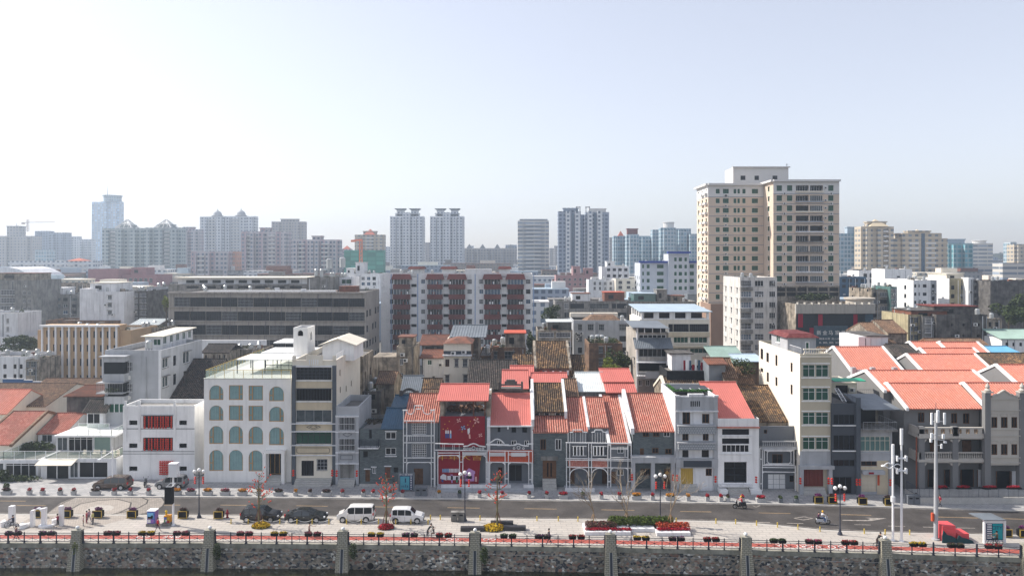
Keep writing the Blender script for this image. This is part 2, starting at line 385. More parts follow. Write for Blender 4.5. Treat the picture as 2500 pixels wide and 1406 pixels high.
M('stucco_old',(.44,.38,.3),var=.45,streak=.95,dirt=(.09,.075,.06),scale=.6); M('clay_wall',(.27,.155,.09),var=.42,streak=.8,scale=.6,dirt=(.06,.04,.028))
M('stone_pale',(.5,.49,.46),var=.12,fine=.1); M('leaf',(.06,.085,.025),.8,var=.4,scale=1.5,dirt=(.025,.04,.012)); M('leaf_y',(.22,.26,.04),.8,var=.3,scale=2)
M('bark',(.13,.1,.07),.9,var=.3,scale=3); M('bark_l',(.3,.24,.17),.9,var=.2,scale=3); M('rust',(.22,.085,.05),.8,var=.35,scale=.8,dirt=(.08,.045,.035))
M('tin_blue',(.42,.52,.6),.5,var=.08); M('tin_grey',(.19,.215,.24),.5,var=.2); M('tin_white',(.7,.74,.73),.5,var=.08,streak=.0); M('tin_green',(.3,.42,.37),.5,var=.12)
M('tin_red',(.57,.165,.135),.55,var=.07,fine=.04); M('tin_navy',(.035,.1,.17),.5,var=.2); M('red_orange',(.55,.09,.035),.6,var=.1)
M('glass',(.025,.036,.04),.15,var=.4,scale=.6,spec=.35,dirt=(.1,.12,.13)); M('glass_g',(.012,.06,.04),.15,var=.4,scale=.5,spec=.35,dirt=(.02,.09,.06))
M('glass_b',(.02,.05,.09),.12,var=.4,scale=.6,spec=.6,dirt=(.05,.12,.2)); M('glass_d',(.008,.01,.013),.2,var=0,spec=.25)
M('glass_t',(.10,.2,.19),.25,var=.15,scale=.4,spec=.5); M('curtain',(.22,.35,.35),.7,var=.08,scale=1.5); M('green_sh',(.01,.14,.07),.4,var=.1)
M('brown_red',(.2,.045,.035),.8,var=.15); M('red_fab',(.27,.006,.02),.7,var=.1,scale=.8); M('black',(.007,.007,.008),.6,var=0,spec=.15)
M('balus',(.42,.43,.44),.8,var=.08); M('blue_trim',(.03,.09,.22),.6,var=0); M('rail',(.05,.06,.08),.5,var=0)
rb = M('railglass',(.5,.62,.52),.15,var=0); bb = rb.node_tree.nodes['Principled BSDF']; bb.inputs['Alpha'].default_value = .38
Mtile('tile_red',(.45,.15,.11),(.54,.2,.15),(.6,.3,.23),amt=.5,patch=(.36,.17,.13)); Mtile('tile_coral',(.58,.22,.155),(.64,.255,.18),(.68,.3,.225),amt=.5,patch=(.5,.24,.19))
Mtile('tile_old',(.06,.04,.028),(.16,.095,.055),(.36,.22,.1),amt=.7,patch=(.06,.048,.036)); Mtile('tile_dark',(.03,.028,.027),(.07,.06,.055),(.14,.11,.09),amt=.5,patch=(.03,.03,.028))
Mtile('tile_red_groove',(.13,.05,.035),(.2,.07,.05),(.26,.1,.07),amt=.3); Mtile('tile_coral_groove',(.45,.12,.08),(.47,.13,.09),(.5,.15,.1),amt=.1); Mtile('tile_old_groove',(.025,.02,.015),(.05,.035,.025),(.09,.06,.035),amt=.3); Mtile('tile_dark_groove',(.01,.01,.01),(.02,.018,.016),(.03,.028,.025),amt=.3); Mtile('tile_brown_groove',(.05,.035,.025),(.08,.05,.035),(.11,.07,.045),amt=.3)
Mtile('tile_brown',(.13,.08,.05),(.22,.13,.08),(.3,.19,.12),amt=.5,patch=(.1,.075,.055)); Mtile('tile_maroon',(.11,.022,.025),(.15,.035,.035),(.18,.06,.055),amt=.1)
Mbrick('grey_brick',(.1,.122,.13),(.135,.16,.165),(.07,.08,.085),.45,.17,.012,streak=.1)
Mbrick('pave',(.5,.47,.43),(.56,.53,.5),(.4,.38,.35),1.1,.55,.03); Mbrick('white_tile',(.8,.8,.79),(.75,.75,.75),(.6,.6,.6),.6,.3,.02,streak=.3)
Mbrick('pillar_stone',(.5,.46,.35),(.36,.34,.27),(.16,.15,.12),.42,.2,.03,streak=.3)
def Mpave(name,c1,c2,mort,w,h,ms):
    """paving slabs seen from above"""
    m = M(name,c1,.85,var=.12,fine=.07,scale=.25); t = m.node_tree; L = t.links.new; b = t.nodes['Principled BSDF']; old = b.inputs['Base Color'].links[0].from_socket
    g = _n(t,'ShaderNodeNewGeometry'); br = _n(t,'ShaderNodeTexBrick'); L(g.outputs['Position'],br.inputs['Vector']); br.inputs['Scale'].default_value = 1
    br.inputs['Brick Width'].default_value = w; br.inputs['Row Height'].default_value = h; br.inputs['Mortar Size'].default_value = ms
    br.inputs['Color1'].default_value = (0,0,0,1); br.inputs['Color2'].default_value = (1,1,1,1)
    a = _n(t,'ShaderNodeMix',data_type='RGBA'); L(br.outputs['Color'],a.inputs[0]); L(old,a.inputs[6]); a.inputs[7].default_value = rgb(c2)
    a2 = _n(t,'ShaderNodeMix',data_type='RGBA'); L(br.outputs['Fac'],a2.inputs[0]); L(a.outputs[2],a2.inputs[6]); a2.inputs[7].default_value = rgb(mort)
    L(a2.outputs[2],b.inputs['Base Color']); return m
Mpave('slabs',(.5,.46,.41),(.42,.39,.35),(.33,.305,.28),1.3,.65,.05); Mpave('slabs_g',(.36,.36,.36),(.42,.41,.4),(.25,.25,.25),1.0,.6,.05)
Mpave('setts',(.27,.24,.21),(.34,.3,.26),(.2,.18,.16),.3,.3,.03); Mpave('setts_l',(.36,.32,.28),(.42,.37,.32),(.27,.24,.21),.3,.3,.03)
def Mrubble(name):
    m = bpy.data.materials.new(name); m.use_nodes = True; t = m.node_tree; L = t.links.new; MATS[name] = m; b = t.nodes['Principled BSDF']; b.inputs['Roughness'].default_value = .9
    g,a,z = wallvec(t,L); cb = _n(t,'ShaderNodeCombineXYZ'); L(a,cb.inputs[0]); L(z,cb.inputs[1])
    vm = _n(t,'ShaderNodeVectorMath',operation='MULTIPLY'); vm.inputs[1].default_value = (2.7,3.6,1); L(cb.outputs[0],vm.inputs[0])
    no = _n(t,'ShaderNodeTexNoise'); no.inputs['Scale'].default_value = .8; L(vm.outputs[0],no.inputs['Vector'])
    ad = _n(t,'ShaderNodeVectorMath',operation='ADD'); L(vm.outputs[0],ad.inputs[0]); L(no.outputs['Color'],ad.inputs[1])
    v1 = _n(t,'ShaderNodeTexVoronoi',voronoi_dimensions='2D'); L(ad.outputs[0],v1.inputs['Vector']); v1.inputs['Scale'].default_value = 1.25
    v2 = _n(t,'ShaderNodeTexVoronoi',voronoi_dimensions='2D',feature='DISTANCE_TO_EDGE'); L(ad.outputs[0],v2.inputs['Vector']); v2.inputs['Scale'].default_value = 1.25
    sp = _n(t,'ShaderNodeSeparateColor'); L(v1.outputs['Color'],sp.inputs[0])
    cr = _n(t,'ShaderNodeValToRGB'); L(sp.outputs[0],cr.inputs[0]); e = cr.color_ramp.elements; cr.color_ramp.interpolation = 'CONSTANT'
    e[0].position = 0; e[0].color = (.025,.028,.034,1); e[1].position = .18; e[1].color = (.16,.14,.11,1)
    for p,c in ((.38,(.25,.2,.155)),(.52,(.13,.13,.125)),(.66,(.27,.235,.19)),(.8,(.2,.11,.08)),(.88,(.34,.33,.3)),(.96,(.55,.54,.5))):
        x = e.new(p); x.color = rgb(c)
    lt = _n(t,'ShaderNodeMath',operation='LESS_THAN'); lt.inputs[1].default_value = .045; L(v2.outputs['Distance'],lt.inputs[0])
    mx = _n(t,'ShaderNodeMix',data_type='RGBA'); L(lt.outputs[0],mx.inputs[0]); L(cr.outputs[0],mx.inputs[6]); mx.inputs[7].default_value = (.16,.15,.13,1)
    n2 = _n(t,'ShaderNodeTexNoise'); n2.inputs['Scale'].default_value = .35; n2.inputs['Detail'].default_value = 5; L(g.outputs['Position'],n2.inputs['Vector'])
    r = _n(t,'ShaderNodeMapRange'); r.inputs['From Min'].default_value = .3; r.inputs['From Max'].default_value = .7; r.inputs['To Min'].default_value = .8; r.inputs['To Max'].default_value = 1.6; L(n2.outputs['Fac'],r.inputs['Value'])
    sc = _n(t,'ShaderNodeVectorMath',operation='SCALE'); L(mx.outputs[2],sc.inputs[0]); L(r.outputs[0],sc.inputs['Scale']); L(sc.outputs[0],b.inputs['Base Color'])
    bp = _n(t,'ShaderNodeBump'); bp.inputs['Strength'].default_value = .7; bp.inputs['Distance'].default_value = .08; L(v2.outputs['Distance'],bp.inputs['Height']); L(bp.outputs[0],b.inputs['Normal'])
Mrubble('rubble')
MT = MATS
# ---------------- ground, river, road, pavements
LN = {'KF': [(-900,1210),(0,1211),(500,1212),(1000,1216),(1500,1222),(2000,1232),(2500,1246),(3400,1272)],
 'KN': [(-900,1251),(0,1254),(500,1257),(1000,1262),(1500,1268),(1700,1270.5),(1807,1273.5),(1900,1281.6),(2022,1294),(2140,1298),(2500,1306),(3400,1330)],
 'RT': [(-900,1303),(0,1305),(500,1306),(1000,1310.5),(1500,1317.5),(1840,1325),(2140,1332),(2500,1341),(3400,1366)],
 'RB': [(-900,1312),(0,1314),(500,1315),(1000,1318.8),(1500,1327),(1840,1333.8),(2140,1341),(2500,1351),(3400,1376)],
 'WL': [(-900,1324),(0,1325),(500,1325.5),(1000,1329.5),(1500,1336),(1840,1343),(2140,1350.5),(2500,1361),(3400,1388)]}
def lv(k,u):
    p = LN[k]
    for (a,b),(c,d) in zip(p,p[1:]):
        if u <= c: return b+(d-b)*(u-a)/(c-a)
    return p[-1][1]
US = list(range(-900,3401,50))
def strip(mb,top,bot,z,m=0,us=US,dz0=0,dz1=0):
    for a,b in zip(us,us[1:]): mb.poly([G(a,lv(bot,a)+dz1,z),G(b,lv(bot,b)+dz1,z),G(b,lv(top,b)+dz0,z),G(a,lv(top,a)+dz0,z)],m)
wall_xy = [G(u,lv('WL',u),.12) for u in US]
mb = MB(); pts = [(-7000,wall_xy[0].y,-.15)]+[(p.x,p.y+.3,-.15) for p in wall_xy]+[(7000,wall_xy[-1].y,-.15)]
for p,q in zip(pts,pts[1:]): mb.poly([p,q,(q[0] if abs(q[0]) < 6999 else q[0],9000,-.15),(p[0],9000,-.15)])
structure(mb.build('ground',M('soil',(.17,.16,.145),var=.3,scale=.02,dirt=(.08,.085,.07),fine=.15)))
structure(MB().poly([(-7000,-600,-2.65),(7000,-600,-2.65),(7000,84,-2.65),(-7000,84,-2.65)]).build('river_water',M('water',(.018,.02,.012),.12,var=.5,scale=.8,spec=.5,bump=.25,dirt=(.035,.036,.016))))
mb = MB(); strip(mb,'KF','KN',0.0)
structure(mb.build('road',M('asphalt',(.085,.077,.073),.9,var=.26,scale=.3,fine=.18)))
# raised pavements: top sheet and kerb face
def slab(name,top,bot,mat,kerbmat,front):
    mb = MB(); z = .12
    if top == 'KN': strip(mb,'KN','WL',z)
    else:
        for a,b in zip(US,US[1:]): p,q = G(a,lv('KF',a),z),G(b,lv('KF',b),z); mb.poly([p,q,(q.x*1.09,q.y+14,z),(p.x*1.09,p.y+14,z)])
    o = structure(mb.build(name,mat)); k = MB(); ln = 'KN' if top == 'KN' else 'KF'; sg = 1 if top == 'KN' else -1
    for a,b in zip(US,US[1:]):
        p,q = G(a,lv(ln,a),z),G(b,lv(ln,b),z); e = .02*sg; w = -.22*sg
        k.hexa([(p.x,p.y+e,-.1),(q.x,q.y+e,-.1),(q.x,q.y+w,-.1),(p.x,p.y+w,-.1)],[(p.x,p.y+e,.135),(q.x,q.y+e,.135),(q.x,q.y+w,.135),(p.x,p.y+w,.135)])
    structure(k.build('kerb',kerbmat))
slab('promenade_pavement','KN','WL',MT['slabs'],M('kerb_stone',(.55,.53,.49),var=.1),1)
slab('shop_pavement','KF','',MT['slabs_g'],MT['kerb_stone'],0)
mb = MB(); strip(mb,'RT','RB',.128); structure(mb.build('red_cycle_lane',M('red_lane',(.4,.1,.075),var=.12,fine=.1)))
mb = MB()
for k,d in (('RT',-1.1),('RB',.3)): strip(mb,k,k,.127,dz0=d,dz1=d+.8)
structure(mb.build('cycle_lane_edge_line',M('line_white',(.72,.71,.68),var=.1,fine=.08)))
# paved fan across the road on the left
def fan(mb,pts,z,m=0): mb.poly([G(u,v,z) for u,v in pts],m)
mb = MB(); fan(mb,[(184,1212.5),(300,1212),(395,1213),(402,1222),(396,1234),(378,1246),(352,1253),(335,1255.5),(112,1254.5),(128,1240),(150,1226)],.006)
structure(mb.build('sett_paving',MT['setts']))
mb = MB(); fan(mb,[(102+60,1253),(170,1243),(196,1230),(235,1222),(285,1219),(318,1225),(320,1235),(300,1244),(275,1253)],.010)
structure(mb.build('sett_paving',MT['setts_l']))
mb = MB(); fan(mb,[(205,1247),(220,1237),(245,1232),(268,1232),(279,1237),(272,1244),(250,1249)],.014); structure(mb.build('sett_paving',MT['slabs']))
mb = MB(); fan(mb,[(60,1270),(95,1258),(335,1258),(300,1268),(255,1280),(205,1292),(120,1294),(50,1288)],.128); structure(mb.build('sett_paving',MT['setts_l']))
def stroke(mb,pts,w,z,m=0):
    q = [G(u,v,z) for u,v in pts]
    for a,b in zip(q,q[1:]):
        d = (b-a).normalized(); n = Vector((-d.y,d.x,0))*w/2; mb.poly([a-n,b-n,b+n,a+n],m)
mb = MB()
for pts in ([(395,1213),(403,1224),(396,1236),(372,1248),(335,1256)],[(345,1213),(361,1220),(358,1228),(330,1243),(262,1257)],[(160,1250),(196,1229),(240,1221),(288,1218),(320,1226),(317,1238),(292,1250)],[(112,1254),(135,1236),(184,1213)]):
    stroke(mb,pts,.18,.02)
structure(mb.build('sett_border',M('basalt',(.07,.065,.06),var=.1)))
mb = MB()
for a,b,v,v2 in ((0,63,1222,1222.5),(40,112,1233,1233.4),(398,440,1232,1232),(538,602,1232,1232.6),(723,800,1233.5,1235),(908,985,1236,1237.5),(1092,1171,1238.2,1239.5),(1280,1359,1240.7,1241.8),(1468,1549,1243.5,1245),(1660,1737,1247.5,1248.7),(1852,1930,1251,1252.7),(2050,2127,1255,1257),(2290,2400,1261,1264),(2440,2560,1265,1268)):
    stroke(mb,[(a,v),(b,v2)],.14,.008)
structure(mb.build('yellow_lane_line',M('line_yellow',(.47,.33,.18),var=.25,fine=.1)))
mb = MB()
for a,b,v,v2 in ((1840,1880,1274,1274.5),(1921,1961,1276.3,1277),(2025,2044,1278.5,1279),(2085,2126,1279.6,1280.6),(2168,2210,1283,1284.2),(2253,2292,1285.6,1286.6),(2337,2380,1287.6,1288.6),(2448,2462,1290.4,1290.8)): stroke(mb,[(a,v),(b,v2)],.16,.008)
stroke(mb,[(1938,1264),(1963,1260.5),(1985,1264.4),(1961,1268.3),(1938,1264)],.16,.008)
mb.poly([G(*p,.008) for p in ((2056,1268.2),(2056,1269.8),(2112,1271),(2128,1270.6),(2165,1264.2),(2112,1262.8),(2126,1265.4),(2118,1268.6))])
stroke(mb,[(1838,1231.5),(1850,1231),(1856,1234),(1846,1237),(1838,1234)],.12,.008)
def offl(k,d,us=range(-900,3401,100)): return [(u,lv(k,u)+d) for u in us]
stroke(mb,offl('KF',2.6),.12,.007); stroke(mb,offl('KN',-2.6),.12,.007)
structure(mb.build('white_road_marking',M('line_dull',(.42,.385,.345),var=.3,fine=.2,scale=1.2)))
# ground lettering on the cycle lane (reads from the far side) and bicycle mark
def text(body,size,loc,rot,mat,name='lettering',ext=.004,align='CENTER',sx=1.,par=None):
    cu = bpy.data.curves.new(name,'FONT'); cu.body = body; cu.size = size; cu.extrude = ext; cu.align_x = align; cu.align_y = 'CENTER'; cu.materials.append(mat)
    o = bpy.data.objects.new(name,cu); C.objects.link(o); o.location = loc; o.rotation_euler = rot; o.scale = (sx,1,1)
    if par is not None: o.parent = par; o.location = Vector(loc)-par_loc(par)
    return o
for w,u0,v0,sz,sx in (('SPORT',1972,1332,1.05,.9),('LEA',1908,1330,.9,.8),('GO',1195,1315,.9,1.1),('GO',1105,1315,.9,1.1),('BIKE',420,1309.5,.9,1.1),('GO',350,1309.5,.9,1.1)):
    p = G(u0,v0,.135); o = text(w,sz,p,(0,0,pi),MT['line_white'],'lane_lettering',.001,sx=sx); structure(o)
mb = MB(); c = G(2043,1334.4,.135)
for cx in (-.55,.55):
    for k in range(12):
        a,b = 2*pi*k/12,2*pi*(k+1)/12; mb.poly([(c.x+cx+r*cos(t),c.y+r*sin(t),.136) for r,t in ((.3,a),(.42,a),(.42,b),(.3,b))])
structure(mb.build('bicycle_mark',MT['line_white']))
# ---------------- river wall, its pillars and the railing
PU = [190,513,838,1160,1490,1820,2160,2506]
wt = thing('river_wall','rubble stone river wall with grey coping under the promenade railing','wall',(0,82,-3.3))
mm,cp,cd = MB(),MB(),MB()
for p,q in zip(wall_xy,wall_xy[1:]):
    mm.poly([(p.x,p.y,-3.4),(q.x,q.y,-3.4),(q.x,q.y,-.34),(p.x,p.y,-.34)])
    cp.hexa([(p.x,p.y-.07,-.36),(q.x,q.y-.07,-.36),(q.x,q.y+.25,-.36),(p.x,p.y+.25,-.36)],[(p.x,p.y-.07,.15),(q.x,q.y-.07,.15),(q.x,q.y+.25,.15),(p.x,p.y+.25,.15)])
    cd.tube((p.x,p.y-.06,-.82),(q.x,q.y-.06,-.82),.022,n=4)
mm.build('masonry',MT['rubble'],wt); cp.build('coping',M('coping',(.38,.365,.31),var=.35,scale=.8,dirt=(.12,.12,.09),streak=.3),wt); cd.build('conduit',MT['stone_pale'],wt)
p = G(905,1328,.12); MB().tube((p.x,p.y+.02,-2.25),(p.x,p.y-.12,-2.25),.36,n=14).build('drain_mouth',MT['black'],wt)
proto = None
LAB_P = ['leftmost, with ivy on its side','beside the traffic light and lamp, second from left','beyond which the sedan is parked, third from left','in front of the yellow flower bed and black benches','in front of the long flower bed hedge','right of the long flower bed, facing empty paving','beside the two white poles, with leaning cyclists','at the right edge of the picture']
for i,u in enumerate(PU):
    c = G(u,lv('WL',u),.12); t = thing('stone_pillar','battered stone pillar of the river wall '+LAB_P[i],'pillar',(c.x,c.y,-3.3),'stone pillars along the river wall')
    w0,w1,y0,y1 = .76,.5,1.1,.35; zt = 1.55
    b = [(c.x-w0,c.y-y0,-3.4),(c.x+w0,c.y-y0,-3.4),(c.x+w0,c.y+.3,-3.4),(c.x-w0,c.y+.3,-3.4)]; tt = [(c.x-w1,c.y-y1,zt),(c.x+w1,c.y-y1,zt),(c.x+w1,c.y+.3,zt),(c.x-w1,c.y+.3,zt)]
    MB().hexa(b,tt).build('shaft',MT['pillar_stone'],t)
    MB().box(c.x-w1-.03,c.x+w1+.03,c.y-y1-.04,c.y+.34,zt,zt+.12).build('cap',MT['coping'],t)
    def fy(z): return c.y-y0+(y0-y1)*(z+3.4)/(zt+3.4)
    ch = MB()
    for sx in (-.2,.14): ch.hexa([(c.x+sx,fy(-3.2)-.05,-3.2),(c.x+sx+.06,fy(-3.2)-.05,-3.2),(c.x+sx+.06,fy(-3.2)+.1,-3.2),(c.x+sx,fy(-3.2)+.1,-3.2)],[(c.x+sx,fy(-.2)-.05,-.2),(c.x+sx+.06,fy(-.2)-.05,-.2),(c.x+sx+.06,fy(-.2)+.1,-.2),(c.x+sx,fy(-.2)+.1,-.2)],0)
    ch.hexa([(c.x-.14,fy(-3.2)-.01,-3.2),(c.x+.14,fy(-3.2)-.01,-3.2),(c.x+.14,fy(-3.2)+.1,-3.2),(c.x-.14,fy(-3.2)+.1,-3.2)],[(c.x-.14,fy(-.2)-.01,-.2),(c.x+.14,fy(-.2)-.01,-.2),(c.x+.14,fy(-.2)+.1,-.2),(c.x-.14,fy(-.2)+.1,-.2)],1)
    ch.build('gauge_channel',[MT['stone_pale'],MT['grey_dark']],t)
    MB().ball((c.x,c.y-.05,zt+.34),.21,14,8).build('globe_lamp',M('globe',(.8,.8,.78),.35,var=0),t,True)
    MB().path([(c.x+.1,c.y-y1-.02,zt+.1),(c.x+.06,c.y-y1-.1,zt-.4),(c.x+.22,fy(.8)-.06,.8),(c.x+.55,fy(.1)-.02,.1)],.018,4).build('cable',MT['stone_pale'],t)
rmat = M('iron',(.035,.04,.06),.5,var=0)
ends = [-150]+PU+[2800]
LAB_F = ['far left end','traffic signal pole','black SUV and sedan','white van and MPV','man striding left','long hedge planter','cycle lane lettering','pink boxes','right edge']
for i,(a,b) in enumerate(zip(ends,ends[1:])):
    pa,pb = G(a,lv('WL',a),.15),G(b,lv('WL',b),.15); d = (pb-pa); Ld = d.length; d.normalize()
    s0,s1 = (.6,.6);
    if Ld < 3: continue
    t = thing('iron_railing','dark iron railing with crossed bars, river bay by the '+LAB_F[i],'railing',tuple((pa+pb)/2),'railings between the river wall pillars')
    n = max(1,round((Ld-1.2)/3.84)); st = (Ld-1.2)/n; rl = MB(); pn = MB()
    for z in (1.12,.92,.2): rl.tube(pa+d*s0+Vector((0,0,z)),pb-d*s1+Vector((0,0,z)),.036,n=4)
    rl.build('rail',rmat,t)
    for k in range(n*2+1):
        q = pa+d*(s0+st/2*k); big = k % 2 == 0; r = .07 if big else .045
        MB().box(q.x-r,q.x+r,q.y-r,q.y+r,q.z,q.z+(1.28 if big else 1.2)).ball((q.x,q.y,q.z+(1.33 if big else 1.23)),r*1.4,6,4).box(q.x-r*1.6,q.x+r*1.6,q.y-r*1.6,q.y+r*1.6,q.z,q.z+.12).build('post',rmat,t)
        if k < 2*n:
            e = d*(st/2); lo = Vector((0,0,.2)); hi = Vector((0,0,.92)); h = e*.5; md = Vector((0,0,.56))
            pn.tube(q+lo,q+e+hi,.022,n=3).tube(q+hi,q+e+lo,.022,n=3).tube(q+h+lo,q+h+hi,.022,n=3).ball(q+h+md,.07,6,4)
    pn.build('crossed_bars',rmat,t)
# ---------------- window kinds
def ST(k,fr='steel',gl='glass',x='concrete',**a): return dict(k=k,m=[MT[fr],MT[gl],MT['curtain'],MT[x]],**a)
w_cur = ST('cur','wood_l',cur=True,nx=1,fw=.1); w_curL = ST('curL','wood_l',cur=True,nx=1,fw=.1,asym=-1); w_curR = ST('curR','wood_l',cur=True,nx=1,fw=.1,asym=1)
w_dark = ST('dark','grey_dark','glass_d',nx=1,fw=.05); w_pl = ST('pl','steel','glass',nx=2,fw=.06); w_pl3 = ST('pl3','steel','glass',nx=3,nz=2,zs=.7,fw=.06)
w_wide = ST('wide','grey_light','glass_d',nx=6,nz=2,zs=.68,fw=.05); w_wideg = ST('wideg','white','glass_g',nx=2,nz=2,zs=.68,fw=.05); w_br = ST('br','wood','glass_d',nx=2,fw=.09)
w_cage = ST('cage','grey_light','glass_d','steel',nx=3,cage=.35,sill=False); w_grn = ST('grn','steel','glass_g','white',nx=2,fw=.06,sill=True); w_old = ST('old','grey_light','glass','concrete',nx=3,nz=2,fw=.05,sill=True,hood=True)
w_sm = ST('sm','wood','glass_d',nx=1,fw=.05); w_hood = ST('hood','steel','glass','concrete',nx=2,hood=True,sill=True); w_blue = ST('blue','steel','glass_b','white',nx=2,sill=True,fw=.05)
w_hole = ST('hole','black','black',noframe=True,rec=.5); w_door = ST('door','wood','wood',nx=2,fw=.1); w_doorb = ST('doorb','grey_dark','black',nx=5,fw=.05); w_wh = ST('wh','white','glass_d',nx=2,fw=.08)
w_yel = ST('yel','gold','gold',nx=6,fw=.04); w_mar = ST('mar','brown_red','brown_red',nx=8,fw=.05); w_white_door = ST('whd','grey_light','white',nx=3,nz=3,fw=.05); w_roller = ST('rol','cream','cream2',nz=14,nx=1,fw=.03)
w_doors = ST('gld','wood_l','glass_d',nx=3,fw=.08,rec=.7); w_grid = ST('grid','white','glass_d',nx=8,nz=7,fw=.05); w_ribbon = ST('rib','grey_light','glass_d',nx=9,nz=2,zs=.65,fw=.04)
def mk(name,label,u0,u1,vt,D,dep,mat,cat='building',z0=0,**k):
    return Bld(name,label,cat,X(u0,D),X(u1,D),D,dep,Z(vt,D),MT[mat] if isinstance(mat,str) else mat,z0,**k)
def band(b,u0,v0,u1,v1,off=.06,mat='cream',name='band',fc=None):
    m = MB(); (fc or b.f).bxp(m,u0,v0,u1,v1,-.05,off); return b.part(name,m,MT[mat])
def steps(b,u0,u1,vtop,n=4,run=.32,mat='stone_pale',name='steps',D=None):
    D = D or b.D; m = MB(); h = max(.3,Z(vtop,D)); x0,x1 = X(u0,D),X(u1,D)
    for i in range(n): m.box(x0,x1,D-run*(n-i),D+.3,0,h*(i+1)/n-.001*i)
    return b.part(name,m,MT[mat])
def roofpart(o,x0,x1,De,ze,run,rise,mat,sp=.3,amp=.06,ov=.25,both=True,name='roof',thick=.12,prof='round'):
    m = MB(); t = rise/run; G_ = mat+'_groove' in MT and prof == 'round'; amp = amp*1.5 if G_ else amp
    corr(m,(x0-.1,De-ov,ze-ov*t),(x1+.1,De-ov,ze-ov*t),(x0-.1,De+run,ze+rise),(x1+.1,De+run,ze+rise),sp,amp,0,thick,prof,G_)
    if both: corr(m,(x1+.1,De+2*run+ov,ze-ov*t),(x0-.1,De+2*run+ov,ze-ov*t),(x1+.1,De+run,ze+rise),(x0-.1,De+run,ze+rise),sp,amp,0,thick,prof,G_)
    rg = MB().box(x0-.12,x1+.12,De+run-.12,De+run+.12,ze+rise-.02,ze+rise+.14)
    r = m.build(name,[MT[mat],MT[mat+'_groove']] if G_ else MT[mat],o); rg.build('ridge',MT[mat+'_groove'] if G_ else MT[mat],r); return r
def house(name,label,x0,x1,De,ze,run,rise,wall,roof,z0=0,wins=(),barge=None,both=True,sp=.3,ov=.3,cat='house',group=None,prof='round',barge_r=True,amp=.06):
    t = thing(name,label,cat,((x0+x1)/2,De,z0),group); m = MB(); De2 = De+2*run if both else De+run; zb = ze if both else ze+rise
    f = Face(x0,De,1,0,x1-x0,z0,ze-.03)
    ws = []
    for w in wins:
        a0,zt = f.px(w[0],w[1]); a1,zq = f.px(w[2],w[3]); me,ww,hh = winmesh(a1-a0,zt-zq,w[4]); c = (a0+a1)/2; f.h.append((c-ww/2,c+ww/2,zq,zq+hh,0)); ws.append((me,f.pt(c,zq,-.03)))
    f.mesh(m); pk = (De+run,ze+rise-.03)
    for x in (x0,x1): m.poly([(x,De,z0),(x,De2,z0),(x,De2,zb-.03),(x,*pk),(x,De,ze-.03)])
    m.poly([(x0,De2,z0),(x1,De2,z0),(x1,De2,zb-.03),(x0,De2,zb-.03)]); m.build('wall',MT[wall],t)
    for me,p in ws: o = bpy.data.objects.new('window',me); C.objects.link(o); o.parent = t; o.location = Vector(p)-t.location
    roofpart(t,x0,x1,De,ze,run,rise,roof,sp,both=both,ov=ov,prof=prof,amp=amp)
    if barge:
        sl = rise/run
        for x,on in ((x0,True),(x1,barge_r)):
            if not on: continue
            g = MB(); w = .34; segs = [((De-ov-.1,ze-(ov+.1)*sl),(De+run,ze+rise))]
            if both: segs.append(((De+2*run+ov,ze-ov*sl),(De+run,ze+rise)))
            for (ya,za),(yb,zb2) in segs:
                g.hexa([(x-.18,ya,za-w*.6),(x+.22,ya,za-w*.6),(x+.22,yb,zb2-w*.6),(x-.18,yb,zb2-w*.6)] if ya < yb else [(x+.22,ya,za-w*.6),(x-.18,ya,za-w*.6),(x-.18,yb,zb2-w*.6),(x+.22,yb,zb2-w*.6)],
                       [(x-.18,ya,za+.2),(x+.22,ya,za+.2),(x+.22,yb,zb2+.2),(x-.18,yb,zb2+.2)] if ya < yb else [(x+.22,ya,za+.2),(x-.18,ya,za+.2),(x-.18,yb,zb2+.2),(x+.22,yb,zb2+.2)])
            g.build('gable_coping',MT[barge],t)
    return t
def acs(b,pts,fc=None):
    for u,v in pts:
        fc2 = fc or b.f; a,z = fc2.px(u,v); m = MB(); fc2.bx(m,a-.42,a+.42,z-.3,z+.3,.05,.38); n = fc2.pt(a-.1,z,.39)
        fc2.bx(m,a-.32,a+.14,z-.2,z+.2,.375,.39,1); b.part('air_conditioner',m,[MT['ac'],MT['dark']])
def rail(o,pts,h=1.0,mat='rail',sp=.14,r=.012,name='railing',bars=3):
    m = MB()
    for p,q in zip(pts,pts[1:]):
        p,q = Vector(p),Vector(q); n = max(1,int((q-p).length/sp))
        m.tube(p+Vector((0,0,h)),q+Vector((0,0,h)),.03,n=4).tube(p+Vector((0,0,.1)),q+Vector((0,0,.1)),.02,n=4)
        for i in range(n+1): e = p.lerp(q,i/n); m.tube(e,e+Vector((0,0,h)),r*(2 if i % 8 == 0 else 1),n=3,cap=False)
    return m.build(name,MT[mat],o)
def balus(o,p,q,h=.9,sp=.3,r=.07,mat='balus',name='balustrade'):
    p,q = Vector(p),Vector(q); d = (q-p); L = d.length; d.normalize(); n = max(1,int(L/sp)); m = MB(); s = Vector((-d.y,d.x,0))*.12
    for z0,z1 in ((0,.12),(h-.14,h)):
        m.prism([tuple((p-s)[:2]),tuple((q-s)[:2]),tuple((q+s)[:2]),tuple((p+s)[:2])],p.z+z0,p.z+z1)
    for i in range(n): e = p+d*L*(i+.5)/n; m.lathe(e,[(r*.7,.12),(r*1.15,h*.35),(r*.5,h*.6),(r*.8,h-.14)],6)
    return m.build(name,MT[mat],o)
